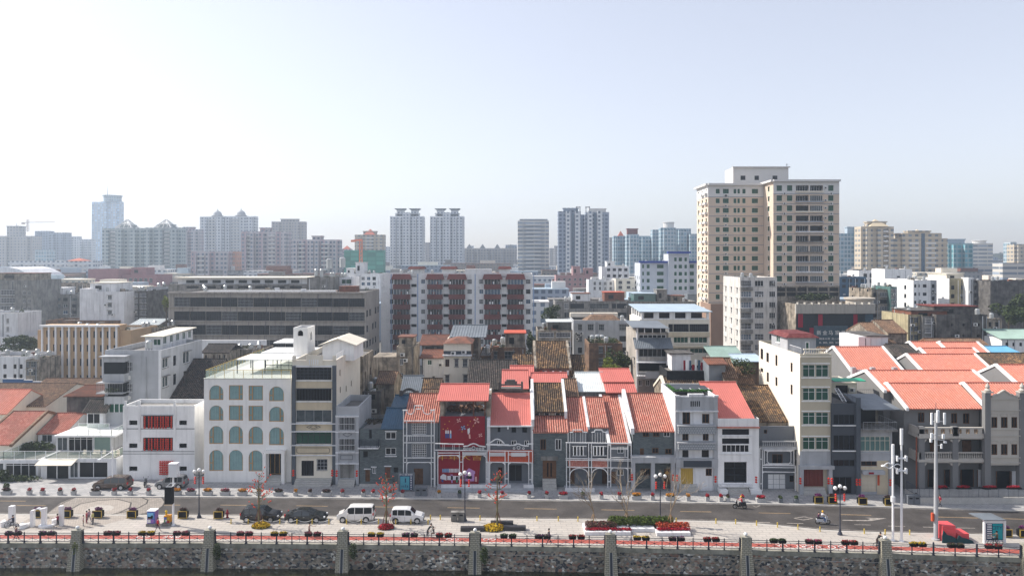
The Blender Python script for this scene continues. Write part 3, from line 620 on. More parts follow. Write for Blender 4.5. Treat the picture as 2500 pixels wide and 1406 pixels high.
def leaves(mb,c,rad,n,s=.18,m=0,rnd=R,shell=.35):
    c = Vector(c)
    for _ in range(n):
        d = Vector((rnd.gauss(0,1),rnd.gauss(0,1),rnd.gauss(0,1))).normalized(); k = rnd.uniform(shell,1)**.7
        p = c+Vector((d.x*rad[0],d.y*rad[1],d.z*rad[2]))*k; a = Vector((rnd.gauss(0,1),rnd.gauss(0,1),rnd.gauss(0,.6))).normalized(); b = a.cross(Vector((rnd.gauss(0,1),rnd.gauss(0,1),rnd.gauss(0,1)))).normalized()
        q = s*rnd.uniform(.6,1.4); mb.poly([p-a*q,p-b*q*.55,p+a*q,p+b*q*.55],m)
    return mb
def lantern_pair(b,u,v0,v1,D=None,mats=None):
    """narrow red lantern strip on a pilaster: a thing of its own"""
    pass
# ================= FRONT ROW =================
# --- café house at far left
D = 106.8
b = mk('cafe_building','white cafe with glazed ground floor, roof terraces and glass rails at far left',100,284,1119,D,9,'white2',cat='cafe',par=.15)
b.winp(b.f,114,1131,138,1168,w_dark); b.winp(b.f,140,1130,167,1168,w_dark); b.winp(b.f,170,1127,190,1166,w_pl); b.winp(b.f,192,1127,263,1166,ST('cafe','white','glass_d',nx=2,fw=.08))
b.done()
m = MB(); x0,x1 = X(101,D),X(190,D); m.hexa([(x0,D-1.6,Z(1129,D)),(x1,D-1.6,Z(1129,D)),(x1,D,Z(1120,D)),(x0,D,Z(1120,D))],[(x0,D-1.6,Z(1129,D)+.06),(x1,D-1.6,Z(1129,D)+.06),(x1,D,Z(1120,D)+.06),(x0,D,Z(1120,D)+.06)]); b.part('awning',m,MT['cream2'])
def glassrail(o,pts,h=1.0,posts='steel',sp=1.4,gl='railglass',name='glass_railing'):
    m = MB()
    for p,q in zip(pts,pts[1:]):
        p,q = Vector(p),Vector(q); m.poly([p,q,q+Vector((0,0,h*.92)),p+Vector((0,0,h*.92))],1); m.tube(p+Vector((0,0,h)),q+Vector((0,0,h)),.035,n=4)
        n = max(1,int((q-p).length/sp))
        for i in range(n+1): e = p.lerp(q,i/n); m.tube(e-Vector((0,0,.2)),e+Vector((0,0,h)),.035,n=4)
    return m.build(name,[MT[posts],MT[gl]],o)
zt = Z(1119,D)
glassrail(b.o,[(X(110,D),D+.1,zt),(X(275,D),D+.1,zt),(X(275,D),D+4.5,zt)])
m = MB()
for u in (205,228,250,262,214,180): x = X(u,D-.5)+.6; m.box(x-.25,x+.25,D+.9,D+1.3,zt+.45,zt+.5).box(x-.22,x+.22,D+1.25,D+1.3,zt,zt+.95)
b.part('terrace_chairs',m,MT['cream2']);
D2 = 111.5
b = mk('glazed_roof_room','white glazed roof room with sliding doors above the cafe terrace',137,272,1063,D2,6,'white2',cat='roof room',z0=zt-.2,par=.1)
b.winp(b.f,139,1068,164,1100,w_pl); b.winp(b.f,166,1066,226,1101,ST('sld','white','glass_d',nx=4,nz=2,zs=.85,fw=.09)); b.winp(b.f,229,1066,269,1101,ST('gp','steel','tin_green',nx=1,fw=.05)); b.done()
m = MB(); zz = Z(1062,D2); m.box(X(143,D2),X(292,D2),D2-1.2,D2+5,zz,zz+.22); b.part('roof_slab',m,MT['white']); glassrail(b.o,[(X(198,D2),D2-1.1,zz+.2),(X(282,D2),D2-1.1,zz+.2),(X(282,D2),D2+3,zz+.2)],.9)
glassrail(b.o,[(X(163,D2),D2+3,zz+.2),(X(240,D2),D2+3,zz+.2)],.9)
# left glass pavilion
b = mk('glass_pavilion','low glass pavilion with open flap windows beside the cafe at far left',-20,93,1122,107.4,8,'white2',cat='cafe',par=.1)
b.winp(b.f,13,1130,88,1163,ST('pav','white','glass_d',nx=4,nz=2,zs=.85,fw=.08)); b.winp(b.f,-18,1130,8,1163,w_pl); b.done()
z = Z(1120,107.4); glassrail(b.o,[(X(-20,107),107.5,z),(X(3,107),107.5,z),(X(106,107),107.6,z)],1.1); glassrail(b.o,[(X(3,107),107.5,z),(X(3,107),114,z)],1.1)
m = leaves(MB(),(X(88,112),112.2,z+.6),(2.8,1.2,.8),700,.2); leaves(m,(X(60,112),112,z+.4),(1.5,1,.5),260,.2)
tag(m.build('terrace_shrubs',[MT['leaf']],loc=(X(85,112),112,z)),'green shrubs growing on the pavilion terrace below the red roof','shrub',kind='stuff')
m = leaves(MB(),(X(40,105.5),105.6,.5),(3.6,.7,.45),500,.2); leaves(m,(X(2,105),105.4,.9),(.9,.8,.9),300,.2)
tag(m.build('low_hedge',MT['leaf'],loc=(X(40,105.5),105.5,0)),'dark low hedge in front of the glass pavilion','hedge',kind='stuff')
# red tile houses far left
def hpx(name,label,ue0,ue1,ve,D,run,rise,wall,roof,z0=0,**k): return house(name,label,X(ue0,D),X(ue1,D),D,Z(ve,D),run,rise,wall,roof,z0,**k)
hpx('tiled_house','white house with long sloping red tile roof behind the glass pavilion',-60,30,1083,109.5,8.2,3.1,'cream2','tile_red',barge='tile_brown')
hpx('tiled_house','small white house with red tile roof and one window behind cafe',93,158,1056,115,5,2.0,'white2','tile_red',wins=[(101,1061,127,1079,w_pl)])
hpx('gable_house','beige gabled house with coral roof at the left edge',-70,18,1008,122,6,2.8,'cream2','tile_coral',sp=.4)
hpx('old_tile_house','long old house with mottled brown tile roof left of the grey building',-90,112,990,127,9,2.3,'cream2','tile_brown',sp=.35)
hpx('old_tile_house','brown tiled house below the ribbed cream office block',60,250,962,139,6.5,1.9,'white','tile_brown',sp=.35)
b = mk('brick_shed','flat roofed brick shed between brown tile roofs and grey building',163,216,967,121,6,'concrete_d',cat='shed',par=.0,z0=3); b.done(); roofpart(b.o,b.x0-.3,b.x1+2.4,120.8,b.z1+.1,6,.7,'rust',both=False,prof='tin')
b = mk('roof_hut','small white hut with grey tiled hip roof above the cafe',212,252,1003,115.5,4,'white2',cat='hut',par=0,z0=zt); b.winp(b.f,214,1010,228,1034,w_dark); b.winp(b.f,229,1010,243,1034,w_dark); b.done(nomesh=False); roofpart(b.o,b.x0-.5,b.x1+.6,115.3,b.z1,2.2,1.5,'tile_dark')
# --- grey corner building with white flank
D = 118
b = mk('grey_apartment_house','grey plastered house with projecting balconies and white side wall',256,393,855,D,15.6,'grey_light',par=.8)
for u0,v0,u1,v1,s in ((311,883,323,906,w_cage),(311,936,323,956,w_cage)): b.winp(b.f,u0,v0,u1,v1,s)
for u0,v0,u1,v1 in ((397,876,411,897),(423,869,430,892),(447,861,463,886),(397,921,411,944),(423,914,430,939),(448,907,454,922)): b.winp(b.r,u0,v0,u1,v1,w_hood if u1-u0 > 9 else w_dark)
b.done()
m = MB().box(b.x1-.02,b.x1+.03,b.D+.3,b.D+b.dep,6,b.z1-.02);
fr = MB(); fr.box(b.x0+8.6,b.x1,D-.06,D,3,b.z1-.02); b.part('pale_plaster_strip',fr,MT['white2'])
Dp = D-1.6; x0,x1 = X(250,Dp),X(303,Dp)
def bz(v): return Z(v,Dp)
m = MB(); m.box(x0,x1,Dp,D,bz(932),bz(913)).box(x0,x1,Dp,D,bz(884),bz(872)).box(x0,x0+.2,Dp,D,bz(913),bz(884)); b.part('balcony',m,MT['grey_light']); b.part('lower_bay',MB().box(x0+.3,x1,Dp,D,bz(1040),bz(1006)),MT['grey_light']); b.part('middle_bay',MB().box(x0+.3,x1,Dp,D,bz(986),bz(968)),MT['grey_light'])
m = MB().box(x0+.2,x1-.1,Dp+.1,D,bz(913),bz(884)).box(x0+.6,x1-.1,Dp+.5,D,bz(968),bz(932)); b.part('balcony_glazing',m,MT['glass_d'])
m = MB().box(x0+.35,x1-.05,Dp+.05,D,bz(1006),bz(986)); b.part('green_window_band',m,MT['glass_g'])
m = MB()
for u in (255,266,279,291): m.box(X(u,Dp)-.04,X(u,Dp)+.04,Dp-.03,Dp+.04,bz(1006),bz(986))
b.part('window_frame',m,MT['steel'])
rail(b.o,[(X(240,Dp),D,bz(958)),(X(240,Dp),Dp-.5,bz(958)),(x1,Dp-.5,bz(958))],1.5,'grey_light',.25)
m = MB().box(X(239,Dp),x1+.1,Dp-.6,D,bz(934),bz(934)+.08).box(X(239,Dp),x1+.1,Dp-.6,D,bz(960),bz(958)); m.box(x0-.4,x1+.3,Dp-.4,D,bz(871),bz(871)+.12); b.part('balcony_slab',m,MT['grey_light'])
m = leaves(MB(),((x0+x1)/2,Dp-.2,bz(952)),(1.4,.3,.5),150,.14); b.part('balcony_plants',m,MT['leaf'])
acs(b,[(313,921),(313,970)]); m = MB().tube((X(357,D),D-.1,2),(X(357,D),D-.1,b.z1-1),.06,n=5); b.part('drain_pipe',m,MT['grey_light'])
Dr = 124; b2 = mk('rooftop_room','cream roofed rooftop room with windows on top of the grey house',354,395,822,Dr,12,'white2',cat='rooftop room',z0=b.z1-.8,par=0)
b2.winp(b2.f,357,829,372,843,w_grn); b2.winp(b2.f,374,828,392,843,w_grn); b2.auto(b2.r,5,1.2,1.3,b2.z0+1.0,3,1,w_grn); b2.done()
m = MB().hexa([(b2.x0-.5,Dr-.5,b2.z1),(b2.x1+.5,Dr-.5,b2.z1),(b2.x1+.5,Dr+12.5,b2.z1+.3),(b2.x0-.5,Dr+12.5,b2.z1+.3)],[(b2.x0-.5,Dr-.5,b2.z1+.15),(b2.x1+.5,Dr-.5,b2.z1+.15),(b2.x1+.5,Dr+12.5,b2.z1+.45),(b2.x0-.5,Dr+12.5,b2.z1+.45)]); b2.part('sheet_roof',m,MT['cream2'])
def tank(u,v,D,r=.55,h=1.4,label='steel water tank'):
    p = P(u,v,D); t = thing('water_tank',label,'water tank',(p.x,p.y,p.z)); m = MB().lathe(p,[(r,0),(r,h),(r*.6,h+.2),(.001,h+.25)],10); m.build('drum',M('galv',(.5,.52,.52),.35,var=.1,metal=.5),t); q = MB()
    for k in range(4): a = k*pi/2+.7; q.tube((p.x+cos(a)*r*.8,p.y+sin(a)*r*.8,p.z-.5),(p.x+cos(a)*r*.8,p.y+sin(a)*r*.8,p.z),.04,n=4)
    q.build('stand',MT['rail'],t)
tank(364,850,121,.5,1.1,'ribbed steel water tank beside the cream roofed rooftop room')
# --- lantern building
D = 106.3
b = mk('lantern_building','small white three storey building with openings full of red lanterns',300,475,990,D,5,'white',par=.55,roofmat=MT['concrete'])
for v0,v1 in ((1026,1037),(1082,1093),(1138,1149)):
    for u0,u1 in ((315,335),(437,456)): b.winp(b.f,u0,v0,u1,v1,w_hole)
b.winp(b.f,349,1014,422,1044,w_hole); b.winp(b.f,349,1068,422,1099,w_hole); b.done()
m = MB()
for u in (307,341,427): b.f.bxp(m,u-2.6,978,u+2.6,1078,0,.12)
b.part('pilaster',m,MT['white']); m = MB(); b.f.bxp(m,300,1045.5,475,1047,0,.03); b.f.bxp(m,300,1101,475,1102,0,.04); b.f.bxp(m,300,1107,475,1107.8,0,.04); b.part('cable',m,MT['grey_dark'])
m = MB(); b.f.bxp(m,346,1011.5,425,1014,0,.1); b.f.bxp(m,346,1099,425,1101,0,.1); b.part('window_surround',m,MT['grey_light'])
# lantern strings
ORD = 'first second third fourth fifth sixth seventh eighth ninth tenth'.split()
LM = M('lantern',(.62,.012,.012),.5,var=0,spec=.4); LG = M('lantern_gold',(.7,.35,.05),.5,var=0)
lan = MB().lathe((0,0,0),[(.05,-.17),(.16,-.1),(.21,0),(.16,.1),(.05,.17)],8).lathe((0,0,0),[(.06,.16),(.06,.21)],6,1).lathe((0,0,0),[(.06,-.21),(.06,-.16)],6,1).build('lantern',[LM,LG],None,True); lanm = lan.data; bpy.data.objects.remove(lan)
def lstring(x,y,z,n,label,group,sc=1.):
    t = thing('lantern_string',label,'lanterns',(x,y,z),group)
    for k in range(n): o = bpy.data.objects.new('lantern',lanm); C.objects.link(o); o.parent = t; o.location = (0,0,-.42*sc*k-.2); o.scale = (sc+.12,)*2+(sc,)
for r_,(vt,vb,nm) in enumerate(((1014,1048,'upper'),(1068,1101,'lower'))):
    for k,u in enumerate((353,362,370,377,384,391,398,404,410,417)):
        n = 7 if (k+r_) % 3 else 8; n -= (k in (3,8)); lstring(X(u,D-.2),D-.15+.12*(k % 2),Z(vt,D)-.0,min(n,7),ORD[k]+' red lantern string from the left in the '+nm+' wide opening','lantern strings in the '+nm+' wide opening',.6)
for k in range(7): lstring(X(393+k*4.9,D),D-.25,Z(1122,D),8,ORD[k]+' lantern string from the left above the ground floor door','lantern curtain above the ground floor door',.6)
# --- arched hotel
D = 105
b = mk('arched_hotel','pale four storey hotel with arched curtained windows and roof terrace',498,711,925,D,26,M('stucco_white',(.86,.85,.82),var=.05,streak=.12),cat='hotel',par=0)
for i,(u0,u1) in enumerate(((511,545),(559,593),(607,642),(657,693))):
    for j,(v0,v1) in enumerate(((940,976),(989,1026),(1039.5,1083),(1097.5,1149))):
        if i == 3 and j == 3: continue
        sk = (i == 3)*3+(i == 2)*1; arch = 1 if (j > 1 or i in (0,3)) else 0
        b.winp(b.f,u0,v0+sk,u1,v1+sk,[w_curR,w_curR,w_curL,w_curL][(i+j*(i in (0,3))) % 4] if not (i == 1 and j == 3) else w_cur,arch)
b.winp(b.f,656,1104,690,1160,w_doors,name='entrance_door'); b.auto(b.r,4,.6,.9,4,3.2,4,w_dark); b.done(depth=.2)
m = MB(); b.f.bxp(m,651,1096,700,1103,0,.9); b.f.bxp(m,691,1103,699,1182,0,.9); b.f.bxp(m,646,1103,654,1182,0,.9); b.part('portico',m,MT['stucco_white']); steps(b,656,691,1160,5,.3)
z = b.z1
m = MB().box(b.x0-.05,b.x1+.05,D-.08,D+26,z,z+.12); b.part('roof_terrace',m,M('terrace',(.62,.64,.58),var=.05))
P0 = [(b.x0+.15,D+25,z+.1),(b.x0+.15,D+.15,z+.1),(b.x1-.1,D+.15,z+.1)]; glassrail(b.o,P0,1.15,'gold',1.25)
cx0,cx1,cy0,cy1,cz = X(577,109),X(722,109),109,123,Z(879,109)
m = MB().box(cx0,cx1,cy0,cy0+6,cz,cz+.14).box(cx0+1.2,cx1,cy0+7,cy1,cz+.05,cz+.2); b.part('pergola_roof',m,MT['white'])
m = MB()
for x in (cx0+.1,cx0+2.4,cx0+4.2,cx1-.2):
    for y in (cy0+.1,cy0+5.8,cy1-.3): m.box(x-.06,x+.06,y-.06,y+.06,z,cz)
for x in (cx0+3.4,cx0+4.6,cx0+5.8,cx0+7): m.box(x-.03,x+.03,cy0+2.5,cy0+2.56,z,cz)
m.box(cx0+3.4,cx0+7.6,cy0+2.5,cy0+2.58,z+1.0,z+1.08); b.part('pergola_posts',m,MT['rail'])
m = MB(); m.box(cx0+3.6,cx0+8,cy0+2.6,cy0+6.4,z,z+.7); b.part('skylight',m,MT['railglass'])
m = MB().box(cx0+.3,cx0+5,cy1+2,cy1+8,cz+.6,cz+.8); b.part('rear_canopy',m,MT['white'])
# --- yellow and grey pilaster building
D = 104.2
b = mk('pilaster_building','tall narrow building with dark pilasters, cream bands and black ribbon windows',714,821,879,D,16.4,'cream2',par=.9)
ws = [ST('gr','rail','glass_d','rail',nx=9,nz=4,fw=.05),ST('gr2','rail','black',nx=12,fw=.03),ST('gr3','grey_light','glass',nx=4,fw=.05),ST('gr4','grey_dark','glass_g',nx=6,nz=2,zs=.7,fw=.05)]
for (v0,v1),s in zip(((897,927),(949,978),(1001,1030),(1052,1083)),ws): b.winp(b.f,723,v0,809,v1,s)
b.winp(b.f,736,1124,766,1161,w_doorb,name='gate'); b.winp(b.f,774,1121,799,1147,ST('wg','grey_light','glass_d','rail',nx=3,nz=3,cage=.15))
for a,z in ((2.2,12.5),(6,12),(9.5,12.2),(13,9),(6.5,8.7),(9,5.4),(2,15)): b.win(b.r,a,a+.6,z,z+.9,w_sm)
b.done()
m = MB(); b.f.bxp(m,714,892,722.5,1185,0,.35); b.f.bxp(m,812.5,892,821.5,1185,0,.35); b.f.bxp(m,714,946.3,821,948,.35,.36); b.part('pilaster',m,MT['grey_dark'] if False else M('slate_paint',(.09,.105,.125),var=.08))
for v0,v1 in ((892,896),(928,930),(979,981),(1031,1033)): band(b,722.5,v0,812.5,v1,.12,'white2','ledge')
for v in (1031.5,1050.5,1084,1108): m = MB(); b.f.bxp(m,711,v,824,v+2.2,.1,.5); b.part('ledge',m,MT['white2'])
band(b,722.5,1034,812.5,1050,.1,'cream','cream_panel'); band(b,720,1087,814,1108,.3,'cream','sign_panel')
for v0,v1 in ((931,947),(982,999)): band(b,722.5,v0,812.5,v1,.08,'cream','cream_panel')
def outline(b,pts,w=.05,off=.13,mat='grey_dark',name='ornament',fc=None):
    fc = fc or b.f; m = MB(); q = [Vector(fc.pt(*fc.px(u,v),off)) for u,v in pts]
    for p,r in zip(q,q[1:]): m.tube(p,r,w,n=4)
    return b.part(name,m,MT[mat])
for s in (1,.55): outline(b,[(766-17*s,1041.5),(766,1041.5-7*s),(766+17*s,1041.5),(766,1041.5+7*s),(766-17*s,1041.5)],.03)
outline(b,[(727,1091),(803,1091),(806,1094),(806,1101),(803,1104),(729,1104),(726,1101),(726,1094),(727,1091)],.03,.33); steps(b,723,812,1166,5,.3)
m = MB(); b.f.bxp(m,714,868,723,880,0,.1); b.f.bxp(m,812,868,821,880,0,.1); b.f.bxp(m,748,867,789,892,0,.08)
b.part('parapet_panel',m,MT['cream2']); m = MB(); [b.f.bxp(m,755+k*5,877,757.5+k*5,890,.08,.1) for k in range(5)]; b.part('parapet_slots',m,MT['white'])
rail(b.o,[(b.x1-.1,D+.5,b.z1),(b.x1-.1,D+14,b.z1)],.8,'steel',.3)
b2 = mk('rooftop_shed','white gabled shed on the roof of the cream banded building',787,864,842,110,7,'white',cat='shed',z0=b.z1-.9,par=0); b2.done();
m = MB(); xm = (b2.x0+b2.x1)/2; zr = b2.z1
for xa,xb in ((b2.x0-.5,xm),(xm,b2.x1+.5)):
    za,zb = (zr-.1,zr+.9) if xa < b2.x0 else (zr+.9,zr-.1); m.hexa([(xa,109.5,za),(xb,109.5,zb),(xb,117.5,zb),(xa,117.5,za)],[(xa,109.5,za+.12),(xb,109.5,zb+.12),(xb,117.5,zb+.12),(xa,117.5,za+.12)])
m.build('gable_roof',MT['cream2'],b2.o); MB().hexa([(b2.x0,110.01,zr-.01),(b2.x1,110.01,zr-.01),(b2.x1,116,zr-.01),(b2.x0,116,zr-.01)],[(xm-.1,110.01,zr+.86),(xm+.1,110.01,zr+.86),(xm+.1,116,zr+.86),(xm-.1,116,zr+.86)]).build('gable',MT['white'],b2.o)
b2 = mk('stair_tower','pale square stair tower with small arched openings on the hotel roof',716,751,800,112,4.2,'stucco_white',cat='tower',z0=Z(925,105),par=.3)
b2.winp(b2.f,727,806,740,820,w_hole,1); b2.win(b2.r,1.6,2.5,b2.z1-2.1,b2.z1-.8,w_hole,.45); b2.done()
b3 = mk('flank_wall_house','weathered old rear house behind the cream banded building',800,886,870,122,9,'stucco_old',par=.3); b3.auto(b3.r,2,.9,1.3,5,3.3,3,w_sm); b3.done()
# --- narrow light grey house
D = 103.9
b = mk('narrow_grey_house','narrow light grey three storey house with two window bays',820,877,992,D,9,'grey_light',cat='house',par=.9)
for v0,v1 in ((1018,1050),(1070,1100)): b.winp(b.f,828,v0,867,v1,w_cage)
b.winp(b.f,829,1131,866,1168,ST('shut','grey_light','concrete',nx=1),name='shutter'); b.done()
m = MB(); [b.f.bxp(m,u,1012,u+7,1187,0,.25) for u in (820,869.5)]; b.part('pilaster',m,MT['grey_light']); [band(b,820,v,877,v+2.5,.3,'white2','ledge') for v in (1014,1052,1102,1129)]
outline(b,[(837,1060),(848,1054.5),(859,1060),(848,1065.5),(837,1060)],.03,.05); outline(b,[(832,1111),(861,1111),(861,1121),(832,1121),(832,1111)],.03,.05); steps(b,828,868,1169,4)
# --- grey brick house with navy roof
D = 103.7
b = mk('grey_brick_house','grey brick two storey house with hanging balcony and navy sheet roof',878,985,1046,D,7,'grey_brick',cat='house',par=.25)
for u0,v0,u1,v1,s in ((941,1055,967,1072,w_wh),(941,1093,967,1110,w_wh),(901,1048,908,1070,w_dark),(892,1146,903,1175,w_door),(909,1141,918,1156,w_pl),(940,1140,953,1171,ST('rdoor','rust','rust',nx=1)),(961,1140,972,1153,w_dark),(887,1100,898,1116,w_dark)): b.winp(b.f,u0,v0,u1,v1,s)
b.done(); m = MB(); b.f.bxp(m,877,1088,927,1091,0,1.1); b.part('balcony_slab',m,MT['white2']); z = Z(1088,D); rail(b.o,[(b.x0+.1,D-.1,z),(b.x0+.1,D-1,z),(X(926,D),D-1,z),(X(926,D),D-.1,z)],1.0,'rail',.1,.02)
for u0,v0,u1 in ((940,1112,969),(940,1051,969),(889,1143,906),(938,1136,956),(906,1138,920)): band(b,u0,v0,u1,v0+2,.15,'white2','lintel')
steps(b,878,985,1181,2); roofpart(b.o,X(931,D),b.x1+.2,D,b.z1+.1,5,1.8,'tin_navy',both=False,sp=.35,amp=.04,prof='tin',name='navy_roof')
hpx('sheet_roof_house','house with wide navy blue sheet roof behind the grey brick house',950,1027,1008,111.5,6.5,1.5,'concrete','tin_navy',prof='tin',amp=.04)
m = leaves(MB(),(X(905,109),109,Z(1032,109)),(2.6,2,.5),500,.3); tag(m.build('rubble_heap',M('tarps',(.14,.11,.07),var=.4,scale=1.5),loc=(X(905,109),109,6)),'heap of tarpaulin and rubble on the roof beside the navy roof','rubble',kind='stuff')
b2 = mk('white_party_wall','stepped white party wall and ruined flat roof behind the narrow grey house',878,930,1040,107,8,'concrete',cat='wall',par=.5); b2.done()
# --- house with white grid frames
D = 103.6
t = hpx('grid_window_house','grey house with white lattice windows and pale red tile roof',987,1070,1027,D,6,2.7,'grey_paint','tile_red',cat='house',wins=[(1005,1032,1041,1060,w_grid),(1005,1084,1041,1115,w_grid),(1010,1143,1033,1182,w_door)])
def frame(label,D,lines,base_v=1185,r=.07,name='steel_facade_frame',mat='white'):
    p = P(lines[0][0][0],1190,D); t = thing(name,label,'frame',(p.x,D,0));
    for ln in lines:
        m = MB(); rr = ln[0][2] if len(ln[0]) > 2 else r
        for a,b_ in zip(ln,ln[1:]): m.tube(P(a[0],a[1],D),P(b_[0],b_[1],D),rr,n=4)
        m.build('bar',MT[mat],t)
    return t
def arcp(u0,u1,v,h,n=8): return [((u0+u1)/2-(u1-u0)/2*cos(pi*k/n),v-h*sin(pi*k/n)) for k in range(n+1)]
def rarch(u0,u1,vt,r=6): return [(u0,vt+r),(u0+r*.3,vt+r*.3),(u0+r,vt)],[(u1-r,vt),(u1-r*.3,vt+r*.3),(u1,vt+r)]
frame('white steel outline frame of a four storey arcade before the lattice windows',102.9,[[(985,1000),(985,1190)],[(993,1027),(993,1190)],[(1053,1027),(1053,1190)],[(1060,998),(1060,1190)],[(985,1027),(1060,1027)],[(985,1063),(1060,1063)],[(985,1080),(1060,1080)],[(985,1117),(1060,1117)],[(985,1128),(1060,1128)],[(983,1001,.1),(995,1001)],[(1050,1001,.1),(1062,1001)],[(1053,1168),(1060,1168)],
 [(993,1003),(996,1009),(1002,1011),(1008,1009),(1011,1003),(1012,990)],[(1012,990),(1032,990)],[(1032,990),(1033,1003),(1037,1009),(1044,1011),(1050,1009),(1054,1003)],[(1016,998),(1028,998)],*rarch(993,1053,1128)]+[[(995+k*5,1064,.025),(995+k*5,1076)] for k in range(12)])
# --- red banner house
D = 103.4
b = mk('red_banner_house','open topped house with huge red banner and coral canopy roof',1072,1190,1016,D,9,'grey_paint',cat='house',par=0); b.done(); z = b.z1
m = MB(); x0,x1 = X(1076,D),X(1189,D); zc = Z(975,D)
for x in (x0+.3,x0+4.6,x1-.3): [m.box(x-.1,x+.1,y-.1,y+.1,z,zc+.4) for y in (D+.3,D+6)]
b.part('canopy_posts',m,MT['rust']); m = MB().box(x0-.1,x0+.5,D,D+9,z,zc-.3).box(x1-.1,x1+.5,D,D+9,z,zc+.1).box(x0,x1,D+8.6,D+9,z,zc-.4); b.part('roof_walls',m,MT['stucco_old'])
roofpart(b.o,X(1069,D-1),X(1191,D-1),D-.9,Z(976,D-.9),5,1.35,'tin_red',both=False,sp=.28,amp=.04,prof='tin',name='canopy_roof')
m = leaves(MB(),((x0+x1)/2,D+4,z+.3),(3,2,.4),350,.35); b.part('stored_timber',m,MT['wood'])
bt = thing('upper_red_banner','large dark red banner printed with kites and small figures','banner',(X(1130,D),D-.15,Z(1090,D)))
MB().box(X(1075,D-.15),X(1184,D-.15),D-.17,D-.12,Z(1090,D),Z(1015,D)).build('cloth',MT['red_fab'],bt)
def flat(par,name,shapes,D,mats):
    m = MB()
    for pts,k in shapes: m.poly([P(u,v,D) for u,v in reversed(pts)] if False else [P(u,v,D) for u,v in pts],k)
    return m.build(name,mats,par)
def kite(u,v,s,k,tl,tv):
    out = []
    for a in range(0,360,90): t = radians(a+30); out.append(([(u,v),(u+s*cos(t-.35),v+s*sin(t-.35)),(u+s*1.15*cos(t),v+s*1.15*sin(t)),(u+s*cos(t+.35),v+s*sin(t+.35))],k))
    out.append(([(u-.4,v),(u+.4,v),((u+tl)/2+.6,(v+tv)/2-2),(tl,tv),((u+tl)/2-.4,(v+tv)/2-1)],k)); return out
bm = [M('bn_pink',(.72,.4,.36),var=0),M('bn_white',(.7,.68,.7),var=0),M('bn_blue',(.2,.38,.6),var=0),M('bn_gold',(.65,.33,.06),var=0),M('bn_navy',(.04,.07,.25),var=0),M('bn_lilac',(.48,.26,.5),var=0),M('bn_green',(.06,.25,.14),var=0)]
sh = kite(1120,1026,5,0,1100,1046)+kite(1163,1027,7,0,1147,1052)+kite(1131,1044,5.5,2,1112,1057)+kite(1173,1062,4.5,0,1150,1081)
for u,c in ((1089,4),(1094,4),(1100,2)): sh += [([(u-2,1058),(u+2,1058),(u+2,1069),(u-2,1069)],c),([(u-1.8,1051),(u+1.8,1051),(u+1.8,1058),(u-1.8,1058)],1),([(u-1,1048.5),(u+1,1048.5),(u+1,1051),(u-1,1051)],0)]
sh += [([(1141,1047),(1147,1044),(1147,1056),(1142,1060)],1),([(1144,1058),(1148,1060),(1149,1070),(1145,1070)],0)]
for u,v in ((1097,1028),(1148,1028),(1156,1039),(1161,1019),(1142,1037),(1086,1035),(1082,1047),(1093,1045),(1128,1053)): sh.append(([(u-1.6,v),(u,v-1.6),(u+1.6,v),(u,v+1.6)],3))
flat(bt,'printed_figures',sh,D-.2,bm)
D3 = D-.6; bt = thing('lower_red_banner','dark red ground floor banner printed with a market stall scene','banner',(X(1120,D3),D3,.5))
m = MB().box(X(1070,D3),X(1165,D3),D3-.02,D3+.03,Z(1182,D3),Z(1100,D3)); m.hexa([(X(1165,D3),D3-.02,Z(1182,D3)),(X(1168,D3),D3-.02,Z(1182,D3)),(X(1168,D3),D3+.03,Z(1182,D3)),(X(1165,D3),D3+.03,Z(1182,D3))],[(X(1165,D3),D3-.02,Z(1110,D3)),(X(1174,D3),D3-.02,Z(1110,D3)),(X(1174,D3),D3+.03,Z(1110,D3)),(X(1165,D3),D3+.03,Z(1110,D3))]); m.build('cloth',MT['red_fab'],bt)
sh = [([(1080+k*3.4,1143.5),(1082.4+k*3.4,1143.5),(1082.4+k*3.4,1152.5),(1080+k*3.4,1152.5)],2 if k < 5 else 1) for k in range(12)]
sh += [([(1075,1162),(1082,1156),(1090,1160),(1090,1172),(1075,1168)],1),([(1092,1161),(1120,1161),(1120,1171),(1092,1171)],1),([(1077,1169),(1083,1170),(1082,1177),(1078,1175)],4),([(1100,1157),(1106,1158),(1105,1178),(1102,1178),(1101,1168)],5),([(1113,1163),(1118,1163),(1118,1177),(1113,1177)],6),
 ([(1130,1156),(1145,1142),(1160,1150),(1160,1156)],5),([(1133,1156),(1158,1156),(1158,1174),(1133,1174)],5),([(1138,1161),(1152,1161),(1152,1168),(1138,1168)],4),([(1160,1163),(1164,1163),(1164,1175),(1160,1175)],0)]
flat(bt,'printed_scene',sh,D3-.05,bm)
text('牛年大吉',.85,P(1122,1117,D3-.06),(pi/2,0,0),bm[3],'lettering',.01,sx=1.9,par=bt)
